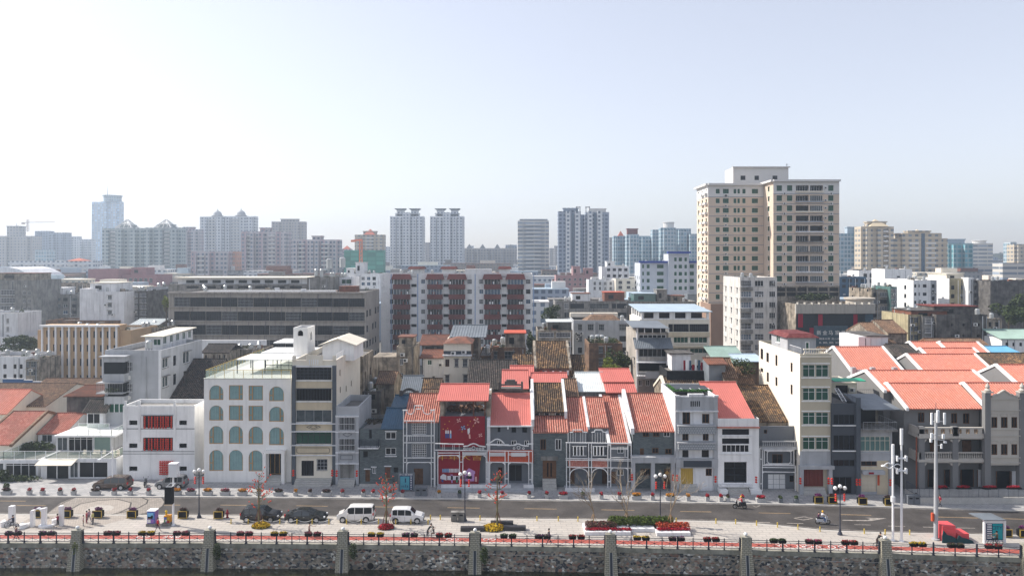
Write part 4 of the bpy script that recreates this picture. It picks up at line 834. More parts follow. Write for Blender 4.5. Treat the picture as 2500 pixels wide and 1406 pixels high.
# --- coral sheet roof house
D = 103.2
b = house('coral_roof_house','grey rendered house with large plain coral sheet roof',X(1192,D),X(1301,D),D,Z(1036,D),7.2,3.0,'grey_paint','tin_red',prof='tin',amp=.035,sp=.3,both=False,wins=[(1215,1041,1222,1055,w_dark),(1249,1041,1260,1056,w_dark),(1275,1041,1287,1056,w_dark),(1214,1075,1226,1088,w_wh),(1248,1075,1261,1088,w_wh),(1280,1075,1291,1088,w_wh),(1216,1140,1227,1174,ST('dd','wood','glass_d',nx=2)),(1243,1134,1274,1174,ST('dg','grey_dark','glass_d',nx=2))])
m = MB().box(X(1189,D),X(1197,D),D-.1,D+7,0,Z(1030,D)+.3).box(X(1296,D),X(1303,D),D-.1,D+7.6,0,Z(1036,D)+.2);
for xa in (X(1189,D),X(1297,D)): m.hexa([(xa,D-.3,Z(1040,D)),(xa+.42,D-.3,Z(1040,D)),(xa+.42,D+7.4,Z(1036,D)+2.4),(xa,D+7.4,Z(1036,D)+2.4)],[(xa,D-.3,Z(1030,D)+.4),(xa+.42,D-.3,Z(1030,D)+.4),(xa+.42,D+7.4,Z(1036,D)+3.7),(xa,D+7.4,Z(1036,D)+3.7)])
m.build('party_wall',MT['white2'],b); MB().box(X(1190,D),X(1300,D),D-.5,D-.3,Z(1040,D),Z(1037,D)).tube(P(1240,1040,D-.4),P(1240,1047,D-.4),.12,n=6).build('gutter',MT['white'],b)
Da = 102.4; m = MB(); corr(m,(X(1191,Da),Da-.3,Z(1127,Da)),(X(1302,Da),Da-.3,Z(1127,Da)),(X(1191,Da),Da+.5,Z(1100,Da)),(X(1302,Da),Da+.5,Z(1100,Da)),.25,.03,0,.05,'tin'); m.build('orange_awning',MT['red_orange'],b)
L = [[(u,1102),(u,1190)] for u in (1062,1069,1122,1130,1187,1195,1233,1241,1291,1300)]
L += [[(1062,1098),(1300,1101)],[(1062,1082,.09),(1132,1084)],[(1069,1105),(1122,1105)],[(1069,1111),(1122,1111)],[(1187,1127),(1300,1129)],[(1187,1084,.13),(1243,1086)],[(1287,1083,.1),(1302,1083)],[(1122,1127),(1130,1127)],[(1187,1168),(1195,1168)],[(1233,1168),(1241,1168)],[(1291,1170),(1300,1170)],[(1241,1107,.05),(1291,1107)],[(1241,1110,.05),(1291,1110)],[(1300,1052),(1300,1100)]]
L += [[(1131,1089,.1),(1142,1088),(1149,1084),(1156,1082),(1163,1084),(1170,1088),(1186,1090)],[(1195,1081,.09),(1203,1076),(1209,1072),(1215,1071),(1221,1073),(1227,1078),(1231,1082)],[(1243,1087,.09),(1254,1086),(1261,1083),(1267,1083),(1273,1086),(1282,1088),(1291,1088)]]
for c,rr,v in ((1156,4,1093),(1134,2.4,1095),(1141,2.4,1095),(1148,2.4,1095),(1165,2.4,1095),(1172,2.4,1095),(1179,2.4,1095),(1266,4,1092),(1255,2.4,1094),(1278,2.4,1094)): L.append([(c+rr*cos(2*pi*k/10),v+rr*sin(2*pi*k/10),.04) for k in range(11)])
for a,c in ((1069,1122),(1130,1187),(1195,1233),(1241,1291)): L += list(rarch(a,c,1112 if a < 1150 else 1129))
for u in (1081,1085,1105,1109,1121): L.append([(u,1083,.03),(u,1098)])
f = frame('long white steel outline frame with curved pediments before the red banner',102.0,L)
mp = MB(); [mp.box(X(a,102),X(b_,102),101.97,102.03,Z(v1,102),Z(v0,102)) for a,v0,b_,v1 in ((1131,1103,1186,1111),(1196,1104,1232,1113),(1248,1104,1284,1114))]; mp.build('lattice_panel',M('lattice',(.55,.54,.54),var=0),f)
# platform with steps
m = MB().box(X(1066,100.8),X(1304,100.8),100.9,103.3,0,.55).box(X(1066,100.8),X(1304,100.8),100.5,100.9,0,.28); t = tag(m.build('stone_platform',MT['grey_light'],loc=(X(1180,101),101,0)),'long low stone platform in front of the red banner frame','platform')
for a,b_ in ((1077,1247),(1278,1303)): tag(MB().box(X(a,101),X(b_,101),100.95,101.25,.54,.95).build('low_wall',MT['white2'],loc=(X(a,101),101,.54)),'low white wall on the edge of the stone platform, '+('long one' if a < 1100 else 'short one at its right end'),'low wall')
# --- old shop house with tall door
D = 102.8
b = house('shop_house','grey brick shop house with tall wooden door and mottled rear roof',X(1302,D),X(1386,D),D,Z(1052,D),3.2,1.4,'grey_brick','tile_red',both=False,sp=.32,wins=[(1319,1072,1333,1098,w_br),(1355,1071,1371,1099,ST('brw','white2','glass_d',nx=2,fw=.12)),(1325,1124,1358,1170,ST('bigd','wood','black',nx=4,fw=.35))])
D4 = D+3.2; x0,x1 = X(1305,D),X(1383,D); z0 = Z(1019,D4); m = MB().box(x0,x1,D4,D4+9,0,z0+1.0); m.build('upper_wall',MT['stucco_old'],b)
for u in (1311,1335,1362): MB().box(X(u,D4)-.3,X(u,D4)+.3,D4-.04,D4+.02,z0,z0+.75).box(X(u,D4)-.36,X(u,D4)+.36,D4-.02,D4+.02,z0-.05,z0+.8,1).build('attic_window',[MT['glass_d'],MT['white']],b)
roofpart(b,x0+.2,x1-.2,D4-.2,z0+.95,6.5,2.9,'tile_old',sp=.3,amp=.09,name='mottled_roof')
for xa in (x0-.3,x1-.1):
    m = MB(); m.hexa([(xa,D4-.6,z0-.6),(xa+.4,D4-.6,z0-.6),(xa+.4,D4+6.5,z0+2.8),(xa,D4+6.5,z0+2.8)],[(xa,D4-.6,z0+1.0),(xa+.4,D4-.6,z0+1.0),(xa+.4,D4+6.5,z0+4.5),(xa,D4+6.5,z0+4.5)]); m.build('gable_wall',MT['white2'],b)
m = MB(); [m.box(X(1325,101.5),X(1359,101.5),102.8-.33*(5-i),103,0,.26*(i+1)) for i in range(5)]; m.build('steps',MT['stone_pale'],b); MB().box(X(1320,D),X(1362,D),D-.12,D,Z(1123,D),Z(1113,D)).build('lintel',MT['concrete'],b)
# --- double red tiled house with steel frame
D = 103.3
t = house('tiled_row_house','grey row house with darker red tile roof behind the steel frame',X(1381,D),X(1434,D),D,Z(1050,D),7.6,3.2,'grey_paint','tile_red',sp=.3,both=False,wins=[(1391,1143,1403,1181,w_door),(1396,1088,1408,1112,w_dark),(1414,1088,1426,1112,w_dark)])
t = house('tiled_row_house','grey row house with broad red ribbed tile roof in the centre',X(1437,D),X(1486,D),D+1,Z(1040,D+1),6.6,2.8,'grey_paint','tile_red',sp=.3,both=False,barge='white2',barge_r=False,wins=[(1470,1145,1482,1180,w_door),(1446,1090,1458,1112,w_dark),(1462,1090,1474,1112,w_dark)])
t = house('tiled_row_house','grey row house whose red roof comes down lowest, right of the frame',X(1486,D-1),X(1537,D-1),D-1,Z(1079,D-1),10,4.6,'grey_paint','tile_red',sp=.3,both=False,barge='white2',wins=[(1492,1150,1503,1180,w_door),(1507,1145,1523,1160,w_pl),(1507,1090,1523,1106,w_pl)])
L = [[(u,1081),(u,1195)] for u in (1383,1391,1437,1444,1484,1491,1533,1541)]
L += [[(1381,1080,.09),(1541,1082)],[(1381,1118),(1541,1121)],[(1381,1122),(1541,1124.5)],[(1383,1139),(1541,1142)],[(1387,1057,.06),(1387,1080)],[(1391,1055,.07),(1399,1055),(1399,1049),(1422,1049),(1422,1054),(1434,1055)],[(1444,1055,.07),(1452,1054),(1452,1049),(1470,1049),(1470,1053),(1480,1055)],arcp(1391,1437,1160,18),arcp(1444,1484,1160,18),*rarch(1491,1533,1142)]
for u in (1393,1399,1405,1417,1423,1429,1446,1453,1459,1466,1472,1478): L.append([(u,1056,.03),(u,1080)])
for a,c in ((1397,1432),(1446,1481)): L += [[(a,1089,.04),(c,1089)],[(a,1112,.04),(c,1112)]]; L += [[(a+3+k*8,1090,.1),(a+3+k*8,1111)] for k in range(4)]
L += [[(1491,1093,.05),(1533,1093)],[(1491,1096,.05),(1533,1096)],[(1491,1116,.05),(1533,1116)],[(1526,1093,.05),(1526,1116)]]+[[(1385,v,.05),(1391,v)] for v in (1175,)]+[[(1437,1175),(1444,1175)],[(1484,1175),(1491,1175)],[(1533,1175),(1541,1175)]]
f = frame('white steel outline frame of a two storey arcade with round arches',101.6,L);
Da = 102.1
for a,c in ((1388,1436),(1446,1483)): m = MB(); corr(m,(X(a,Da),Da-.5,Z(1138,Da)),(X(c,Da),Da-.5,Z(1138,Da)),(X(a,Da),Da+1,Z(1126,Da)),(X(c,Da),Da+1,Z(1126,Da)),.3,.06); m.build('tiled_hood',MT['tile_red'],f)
tag(MB().box(X(1380,100.5),X(1546,100.5),100.8,102.6,0,.4).build('stone_platform',MT['grey_light'],loc=(X(1460,101),101,0)),'low stone platform in front of the arcade frame with round arches','platform')
tag(MB().box(X(1380,100.5),X(1452,100.5),100.6,100.78,0,.62).build('low_wall',MT['white2'],loc=(X(1410,101),101,0)),'low white wall before the round arched steel frame','low wall')
# --- grey brick arcade house
D = 102.2
t = house('brick_arcade_house','grey brick house with red ribbed roof and light grey ground floor band',X(1545,D),X(1649,D),D,Z(1050,D),8,3.6,'grey_brick','tile_red',both=False,sp=.3,wins=[(1569,1052,1585,1066,w_br),(1594,1052,1610,1066,w_br),(1620,1052,1636,1066,ST('brw2','white2','glass_d',nx=2)),(1562,1094,1572,1113,w_door),(1592,1093,1608,1106,w_br),(1624,1095,1640,1108,w_br),(1564,1143,1588,1160,w_br),(1621,1143,1638,1182,w_door)])
m = MB().box(X(1542,D-1.4),X(1650,D-1.4),D-1.4,D-.02,Z(1130,D-1.4),Z(1116,D-1.4))
for u in (1542,1590,1639): m.box(X(u,D-1.4),X(u+9,D-1.4),D-1.4,D-.8,0,Z(1130,D-1.4))
m.build('arcade',MT['grey_light'],t)
for xa,n in ((X(1545,D)-.35,'left'),(X(1649,D)-.1,'right')):
    m = MB(); m.hexa([(xa,D-.4,Z(1058,D)),(xa+.5,D-.4,Z(1058,D)),(xa+.5,D+8,Z(1050,D)+2.5),(xa,D+8,Z(1050,D)+2.5)],[(xa,D-.4,Z(1044,D)),(xa+.5,D-.4,Z(1044,D)),(xa+.5,D+8,Z(1050,D)+4.3),(xa,D+8,Z(1050,D)+4.3)]); m.build('gable_wall',MT['white2'],t)
Dc = D-1.5; x = X(1632,Dc); MB().poly([(X(1629,D),D+.05,Z(1154,D)+.32),(X(1629,D)-.32,D+.05,Z(1154,D)),(X(1629,D),D+.05,Z(1154,D)-.32),(X(1629,D)+.32,D+.05,Z(1154,D))]).build('door_emblem',bm[3],t)
# --- light grey four storey shop house
D = 101.2
b = mk('balcony_shop_house','light grey four storey shop house with patterned balconies and yellow door',1650,1750,966,D,10,'white2',par=.9)
for u0,v0,u1,v1,s in ((1666,1006,1685,1035,w_br),(1714,1010,1732,1033,w_br),(1666,1055,1681,1075,w_br),(1716,1056,1730,1075,w_br),(1666,1095,1681,1116,w_dark),(1713,1096,1731,1116,w_dark),(1662,1141,1692,1181,w_yel),(1723,1143,1738,1161,w_br)): b.winp(b.f,u0,v0,u1,v1,s)
b.done(); m = MB()
for u in (1648,1742): b.f.bxp(m,u,970,u+9,1200,0,.3)
b.f.bxp(m,1649,968,1751,1003,0,.2); b.f.bxp(m,1649,1118,1751,1140,0,.45); b.part('pilasters_and_parapet',m,MT['grey_light']); m = MB(); [b.f.bxp(m,1685+k*5,978,1688+k*5,991,.19,.22) for k in range(5)]; b.part('parapet_slots',m,MT['dark'])
for v0,v1 in ((1037,1055),(1078,1094)):
    m = MB(); b.f.bxp(m,1653,v0,1742,v1,0,.9); b.part('balcony',m,Mbrick('fret',(.42,.44,.46),(.36,.38,.4),(.2,.22,.24),.35,.3,.05)); m = MB(); b.f.bxp(m,1651,v0-2,1744,v0,0,1.0); b.part('balcony_rail',m,MT['grey_light'])
m = MB(); b.f.bxp(m,1667,1122,1735,1137,.4,.55); b.part('sign_board',m,MT['grey_dark']); steps(b,1658,1700,1181,3); m = MB(); b.f.bxp(m,1648,1001,1752,1004,0,.45); b.f.bxp(m,1646,964,1658,968,0,.35); b.f.bxp(m,1742,964,1753,968,0,.35); b.f.bxp(m,1680,961,1718,968,-.3,.25); b.part('cornice',m,MT['white2'])
t = thing('roof_pergola','roof pergola edged with green vines above the shop house with patterned balconies','pergola',(X(1690,106),106,b.z1)); zp = Z(953,105.5)
m = MB(); x0,x1 = X(1645,105.5),X(1735,105.5)
for x in (x0+.1,x1-.1):
    for y in (105.5,110): m.box(x-.05,x+.05,y-.05,y+.05,b.z1-1,zp)
for k in range(5): x = x0+(x1-x0)*k/4; m.box(x-.04,x+.04,105.4,110.2,zp,zp+.08)
m.build('frame',MT['steel'],t); MB().hexa([(x0,105.6,zp-.02),(x1,105.6,zp-.02),(x1,110,zp+.15),(x0,110,zp+.15)],[(x0,105.6,zp+.02),(x1,105.6,zp+.02),(x1,110,zp+.19),(x0,110,zp+.19)]).build('shade_sheet',MT['grey_dark'],t)
m = MB(); [leaves(m,(x0+(x1-x0)*k/24,105.4,zp+.02),(.3,.25,.22),32,.1) for k in range(25)]; [leaves(m,(x0,105.4+4.4*k/16,zp+.1),(.25,.3,.22),26,.1) for k in range(17)]; m.build('vines',M('vine',(.06,.2,.03),.7,var=.2,scale=2),t)
hpx('mottled_roof_house','old house with mottled tile roof under the vine edged pergola',1632,1742,972,111.5,5.5,2.4,'stucco_old','tile_old',sp=.3,barge='cream2')
# --- white shop house with coral roof
D = 100.9
b = mk('white_shop_house','white shop house with wide dark windows under a coral sheet roof',1752,1853,1021,D,7,'white',par=.0)
for u0,v0,u1,v1,s in ((1763,1047,1829,1061,w_dark),(1763,1070,1829,1083,w_dark),(1763,1085,1829,1104,ST('wst','white','glass_d',nx=6,fw=.07)),(1768,1127,1823,1178,ST('bigo','grey_dark','glass_d',nx=2,nz=3,fw=.05,rec=.5))): b.winp(b.f,u0,v0,u1,v1,s)
b.done(nomesh=True); m = MB(); b.f.bxp(m,1750,1041,1854,1044,0,.3); b.part('tile_eave',m,MT['tile_red']); m = MB(); [b.f.bxp(m,1757,v,1836,v+1.3,0,.12) for v in (1063,1107)]; b.f.bxp(m,1753,1180,1835,1186,0,.5); b.part('ledge',m,MT['white2'])
x0,x1 = b.x0,b.x1; roofpart(b.o,x0-.2,x1-.6,D+.3,b.z1+.02,8.5,3.45,'tin_red',both=False,sp=.3,amp=.035,prof='tin',name='coral_roof'); steps(b,1774,1824,1186,5,.33)
for a,c in ((1752,1771),(1826,1852)): m = MB(); b.f.bxp(m,a,1189,c,1206,0,1.3); b.part('plinth',m,MT['white'])
# old roof behind, frame house
hpx('mottled_roof_house','old house with mottled brown roof left of the pale tower house',1840,1928,1026,104.5,8.0,3.6,'stucco_old','tile_old',sp=.3,both=False)
D = 102
b = mk('framed_house','dark grey two storey house with white doors behind an octagonal frame',1853,1947,1040,D,6,'grey_paint',cat='house',par=.6)
b.winp(b.f,1885,1108,1911,1132,w_br); b.winp(b.f,1875,1157,1918,1196,w_white_door,name='gate'); b.winp(b.f,1928,1160,1940,1176,w_sm); b.winp(b.f,1865,1048,1873,1058,w_sm); b.done()
balus(b.o,(X(1856,D),D-.8,Z(1089,D)),(X(1946,D),D-.8,Z(1089,D)),.95,.28,.07,'balus'); m = MB(); b.f.bxp(m,1853,1088,1948,1093,0,.95); b.part('cornice',m,MT['grey_light'])
L = [[(u,1093),(u,1200)] for u in (1855,1861,1942,1948)]+[[(1855,1093,.07),(1949,1094)],[(1862,1097),(1862,1135),(1942,1136),(1942,1097),(1862,1097)],[(1866,1099,.05),(1866,1133),(1938,1134),(1938,1099),(1866,1099)],[(1871,1101,.05),(1934,1101)],[(1871,1131,.05),(1934,1131)],[(1873,1104,.05),(1880,1098),(1926,1098),(1931,1104),(1931,1126),(1926,1132),(1880,1132),(1873,1126),(1873,1104)],[(1861,1140),(1942,1141)],[(1861,1151),(1942,1152)],[(1855,1120),(1861,1120)],[(1942,1120),(1948,1120)],[(1855,1180),(1861,1180)],[(1942,1180),(1948,1180)],*rarch(1861,1942,1151,5)]
frame('white steel frame with an octagonal panel before the white double doors',101.1,L)
# --- pale six storey house
D = 100
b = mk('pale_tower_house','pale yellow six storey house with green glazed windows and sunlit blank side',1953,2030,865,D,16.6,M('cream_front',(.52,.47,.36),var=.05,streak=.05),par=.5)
for v0,v1 in ((890,920),(947,977),(1006,1036),(1067,1097)):
    b.winp(b.f,1960,v0,1990,v1,w_wideg); b.winp(b.f,1992,v0,2023,v1,w_wideg)
b.winp(b.f,1960,1120,2018,1127,w_dark); b.winp(b.f,1958,1144,2010,1187,w_mar,name='maroon_gate')
for u0,v0,u1,v1 in ((1857,850,1863,877),(1871,860,1877,884),(1893,866,1898,893),(1930,884,1935,908),(1930,937,1935,963),(1893,919,1898,942),(1872,908,1877,932),(1857,897,1863,908)): b.winp(b.l,u0,v0,u1,v1,w_sm)
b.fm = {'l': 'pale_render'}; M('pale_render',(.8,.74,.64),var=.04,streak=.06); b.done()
for v in (887,922,944,979,1003,1038,1064,1099): band(b,1957,v-1,2026,v+1.2,.12,'white','window_ledge')
band(b,1953,1101,2030,1140,.03,'grey_light','grey_band'); m = MB(); b.f.bxp(m,1949,1134,2032,1142,0,.7); [b.f.bxp(m,u,1142,u+9,1206,0,.6) for u in (1949,2019)]; b.part('porch',m,MT['grey_light']); steps(b,1958,2012,1188,3)
balus(b.o,(b.x0+.5,D+.1,b.z1),(b.x1-.3,D+.1,b.z1),.75,.3,.07,'cream2'); m = MB().box(b.x0,b.x1+.1,D-.12,D,b.z1-.4,b.z1-.2); b.part('cornice',m,MT['cream2'])
b2 = mk('rooftop_stair_house','small grey roof house with maroon tiled eaves on the pale tower house',1923,1992,824,104.5,6.5,'grey_light',cat='roof house',z0=b.z1-.5,par=0); b2.winp(b2.f,1966,834,1977,860,ST('rd','white','glass_g',nx=1,fw=.14)); b2.win(b2.l,2,3.4,b2.z0+1.2,b2.z0+2.4,w_grn); b2.done()
m = MB(); x0,x1,z = b2.x0-.4,b2.x1+.4,b2.z1; m.hexa([(x0,104.1,z),(x1,104.1,z),(x1,111.4,z),(x0,111.4,z)],[(x0+.8,104.9,z+.55),(x1-.8,104.9,z+.55),(x1-.8,110.6,z+.55),(x0+.8,110.6,z+.55)]); b2.part('eaves',m,MT['tile_maroon'])
rail(b.o,[(b.x0+.3,D+.4,b.z1-.2),(b.x0+.3,D+4.5,b.z1-.2)],1,'steel',.3)
# --- dark grey house
D = 99.6
b = mk('dark_shop_house','dark grey narrow shop house with railed roof terrace and ladder',2031,2096,985,D,11,M('slate2',(.07,.08,.095),var=.08),par=.5)
for v0,v1 in ((1012,1036),(1062,1098),(1122,1138)): b.winp(b.f,2035,v0,2087,v1,ST('dk','rail','glass_d',nx=4,fw=.05))
b.winp(b.f,2035,1163,2080,1205,ST('shop','rail','black',nx=3)); b.done(); [band(b,2032,v,2089,v+2.3,.15,'white','window_ledge') for v in (1037,1099)]
m = MB(); b.f.bxp(m,2089,970,2099,1207,0,.3); b.part('pilaster',m,MT['slate_paint']); rail(b.o,[(b.x0+.2,D+4,b.z1-.3),(b.x0+.2,D+.2,b.z1-.3),(b.x1-.2,D+.2,b.z1-.3),(b.x1-.2,D+6,b.z1-.3)],1.1,'rail',.16)
m = MB(); p,q = P(2042,948,D+5),P(2062,980,D+1)
for s in (-.25,.25): m.tube(p+Vector((s,0,0)),q+Vector((s,0,0)),.06,n=4)
for k in range(10): e = p.lerp(q,k/9); m.tube(e-Vector((.25,0,0)),e+Vector((.25,0,0)),.03,n=4)
b.part('ladder',m,MT['steel'])
b2 = mk('green_canopy_house','low yellowish roof house with a bright green canopy behind the dark terrace',2028,2092,934,109,6,'cream2',cat='roof house',z0=8,par=.1); b2.winp(b2.f,2040,940,2070,960,w_dark); b2.done(); acs(b2,[(2078,951)])
m = MB().hexa([(b2.x0-.3,107.2,Z(931,107.2)),(b2.x1+.5,107.2,Z(931,107.2)),(b2.x1+.5,109,Z(924,109)),(b2.x0-.3,109,Z(924,109))],[(b2.x0-.3,107.2,Z(930,107.2)+.04),(b2.x1+.5,107.2,Z(930,107.2)+.04),(b2.x1+.5,109,Z(923,109)+.04),(b2.x0-.3,109,Z(923,109)+.04)]); b2.part('canopy',m,M('green_can',(.02,.38,.22),.5,var=.05))
# --- shutter house at the alley
D = 99.6
b = mk('shutter_shop_house','grey shop house with recessed balcony and closed cream roller shutter',2099,2178,1047,D,8,'grey_light',par=.0)
b.winp(b.f,2101,1065,2173,1101,ST('frost','cream2','glass_t',nx=6,nz=2,zs=.7,fw=.06)); b.winp(b.f,2102,1125,2141,1137,ST('dkr','wood','glass_d',nx=3)); b.winp(b.f,2103,1157,2140,1200,w_roller,name='roller_shutter'); b.done()
m = MB(); b.f.bxp(m,2141,1124,2168,1206,0,.03); b.f.bxp(m,2101,1138,2141,1156,0,.03); b.part('tan_wall',m,MT['cream']); m = MB(); b.f.bxp(m,2169,1124,2178,1207,0,.4); b.f.bxp(m,2099,1103,2178,1107,0,.12); b.part('pilaster',m,MT['grey_light'])
band(b,2102,1146,2155,1155,.7,'grey_light','awning'); band(b,2115,1148.5,2127,1153,.75,'red_fab','red_sign'); m = MB(); b.f.bxp(m,2142,1158,2147,1184,.03,.06); b.part('couplet',m,MT['red_orange'])
z = b.z1; m = MB().box(b.x0,b.x1+.3,D-.9,D+8,z-.15,z+.12); b.part('balcony_slab',m,MT['concrete']); rail(b.o,[(b.x0+.1,D-.8,z+.1),(b.x1+.2,D-.8,z+.1),(b.x1+.2,D+4,z+.1)],1.0,'grey_light',.5)
m = MB().box(b.x0+.2,b.x1-.6,D+2.6,D+8,z,Z(990,D)); b.part('upper_room',m,MT['stucco_old']); m = MB().box(b.x0+.6,b.x1-1,D+2.5,D+2.6,z+.2,Z(1004,D)+.6); b.part('upper_glazing',m,MT['glass_d'])
m = MB().hexa([(b.x0,D-1,Z(1001,D-1)),(b.x1+.6,D-1,Z(1001,D-1)),(b.x1+.2,D+5,Z(988,D-1)+.3),(b.x0,D+5,Z(988,D-1)+.3)],[(b.x0,D-1,Z(1000,D-1)+.05),(b.x1+.6,D-1,Z(1000,D-1)+.05),(b.x1+.2,D+5,Z(988,D-1)+.4),(b.x0,D+5,Z(988,D-1)+.4)]); b.part('sheet_canopy',m,MT['tin_grey'])
b2 = mk('terrace_house','flat roofed house with railed terrace behind the shutter shop house',2096,2165,968,108,12,'concrete',cat='house',par=.3); b2.done(); rail(b2.o,[(b2.x0,108.2,b2.z1),(b2.x1,108.2,b2.z1),(b2.x1,119,b2.z1)],1,'rail',.3)
# ================= right corner complex =================
GR = M('grey_render',(.2,.2,.2),var=.06,streak=.04)
D = 99.2; De = 101.8
x0,x1 = X(2250,D),X(2500,D)+6; xr0 = X(2232,99.2)
t = house('corner_hall','grey corner hall with coral tiled roof and brown framed upper windows',xr0,X(2390,De),De,Z(990,De-.4),4.8,2.2,'grey_render','tile_coral',sp=.36,ov=.8,barge='white',barge_r=False,wins=[(2241,1006,2257,1031,w_br),(2269,1006,2283,1030,w_br),(2322,1008,2337,1033,w_br),(2351,1008,2367,1034,w_br)])
t2 = house('corner_hall','grey hall with coral tiled roof at the right edge behind the pediment',X(2403,101),X(2700,101),101,Z(990,101),4.8,2.3,'grey_render','tile_coral',sp=.36,ov=.5,barge='white')
g = thing('arcade_gallery','two storey grey and cream arcade gallery with balustrades at the corner','arcade',(X(2380,D),D,0)); ST_ = M('cream_stone',(.5,.47,.42),var=.06,streak=.05)
xs = [X(u,D) for u in (2251,2333,2413,2494,2575)]
zf = {'top': Z(1040,D),'f2': Z(1121,D),'c1': Z(1135,D),'c2': Z(1066,D)}
for x in xs: MB().box(x-.38,x+.38,D,D+.6,.5,zf['top']-.1).build('column',GR,g)
MB().box(xs[0]-.5,xs[-1]+.5,D-.1,D+3.4,zf['f2']-.35,zf['f2']).box(xs[0]-.5,xs[-1]+.5,D-.1,D+3,Z(1064,D)-.3,Z(1064,D)+.0).build('floor_slab',ST_,g)
m = MB()
for a,b_ in zip(xs,xs[1:]):
    for zt_ in (zf['f2']-.35,Z(1064,D)-.3):
        for xa,sg in ((a+.38,1),(b_-.38,-1)): m.hexa([(xa,D+.05,zt_-.55),(xa+sg*.05,D+.05,zt_-.55),(xa+sg*.05,D+.5,zt_-.55),(xa,D+.5,zt_-.55)],[(xa,D+.05,zt_),(xa+sg*.5,D+.05,zt_),(xa+sg*.5,D+.5,zt_),(xa,D+.5,zt_)])
        m.box(a+.38,b_-.38,D+.05,D+.5,zt_-.14,zt_)
m.build('bracket',ST_,g)
for a,b_ in list(zip(xs,xs[1:]))[:2]: balus(g,(a+.4,D+.2,zf['f2']),(b_-.4,D+.2,zf['f2']),.95,.3,.08,'cream_stone')
for a,b_ in zip(xs[:2],xs[1:3]):
    m = MB(); z = Z(1064,D); m.box(a-.4,b_+.4,D-.05,D+.35,z,z+.3).box(a-.4,b_+.4,D-.05,D+.35,z+.95,z+1.15); w = (b_-a)/4
    for k in range(5): m.box(a+w*k-(.28),a+w*k+.28,D,D+.3,z+.3,z+.95)
    m.build('roof_parapet',ST_,g); m = MB()
    for k in range(4):
        for j in range(3): m.box(a+w*k+.45+j*.28,a+w*k+.53+j*.28,D+.1,D+.2,z+.3,z+.95)
    m.build('parapet_balusters',M('ochre',(.45,.3,.17),var=.1),g)
# side balcony on the left face of the gallery
sx = xs[0]-.4; m = MB().box(sx,sx+.3,D,D+3.5,Z(1064,D),Z(1064,D)+1.1).box(sx,sx+.3,D,D+3.5,zf['f2']-.3,zf['f2']+.9); m.build('side_parapet',ST_,g)
MB().tube((sx-.12,D+.4,.2),(sx-.12,D+.4,Z(1068,D)),.1,n=8).build('downpipe',M('terracotta',(.3,.1,.06),var=.1),g)
MB().box(xr0+.3,xs[-1]+2,De+.7,De+.9,0,Z(1062,D)).build('rear_wall',GR,g)
for u0,u1,mt in ((2265,2285,'glass_d'),(2345,2375,'glass_d'),(2422,2455,'glass_d'),(2305,2318,'glass_d'),(2475,2488,'glass_d'),(2385,2398,'white2'),(2458,2474,'white2')):
    yy = (101.8 if u0 < 2400 else 101)-.12; MB().box(X(u0,De),X(u1,De),yy,yy+.1,.5,Z(1145,De)).box(X(u0,De)-.06,X(u0,De)+.06,yy-.02,yy,.5,Z(1145,De),1).box(X(u1,De)-.06,X(u1,De)+.06,yy-.02,yy,.5,Z(1145,De),1).build('tall_window',[MT[mt],MT['wood']],g)
for u0,u1 in ((2270,2290),(2349,2370)): MB().box(X(u0,De),X(u1,De),De-.12,De-.02,zf['f2']+.3,Z(1074,De)).build('upper_door',MT['wood'],g)
# pediment facade bay
pb = thing('pediment_bay','cream gabled facade bay with pilasters, finials and six brown windows','facade',(X(2452,D),D-.2,0)); Dp = D-.25
f = Face(X(2418,Dp),Dp,1,0,X(2491,Dp)-X(2418,Dp),Z(1135,Dp),Z(972,Dp)); m = MB(); hh = []
for v0,v1 in ((1018,1044),(1084,1110)):
    for u0,u1 in ((2420.5,2435),(2444,2460),(2469,2484)):
        a0,zt_ = f.px(u0,v0); a1,zb_ = f.px(u1,v1); me,w,h = winmesh(a1-a0,zt_-zb_,w_br); c = (a0+a1)/2; f.h.append((c-w/2,c+w/2,zb_,zb_+h,0)); hh.append((me,f.pt(c,zb_,-.03),c,zb_+h))
f.mesh(m); m.poly([P(2418,1135,Dp+.4),P(2491,1135,Dp+.4),P(2491,972,Dp+.4),P(2418,972,Dp+.4)]); m.build('wall',ST_,pb)
for me,p,c,zt_ in hh:
    o = bpy.data.objects.new('window',me); C.objects.link(o); o.parent = pb; o.location = Vector(p)-pb.location; q = MB(); a = [f.pt(c-.5*cos(pi*k/8),zt_+.15+.35*sin(pi*k/8),.05) for k in range(9)]; q.path(a,.05,4); q.build('window_arch',ST_,pb)
for u in (2404,2488): MB().box(X(u,Dp),X(u+14,Dp),Dp-.1,Dp+.6,0,Z(958,Dp)).build('pilaster',GR,pb)
for u in (2411,2495): c = P(u,958,Dp+.25); MB().box(c.x-.55,c.x+.55,c.y-.45,c.y+.5,c.z,c.z+.18).lathe((c.x,c.y,c.z+.18),[(.3,0),(.42,.15),(.2,.4),(.3,.6),(.22,.8),(.02,1.15)],10).build('finial',ST_,pb)
for v in (972,1000,1046,1062,1115,1128): MB().box(X(2418,Dp),X(2490,Dp),Dp-.14,Dp,Z(v,Dp)-.12,Z(v,Dp)).build('moulding',ST_,pb)
prof = [(2421,972),(2421,966),(2427,966),(2431,962),(2437,962),(2441,958),(2447,955),(2451,952),(2455,955),(2461,958),(2465,962),(2471,962),(2475,966),(2484,966),(2484,972)]
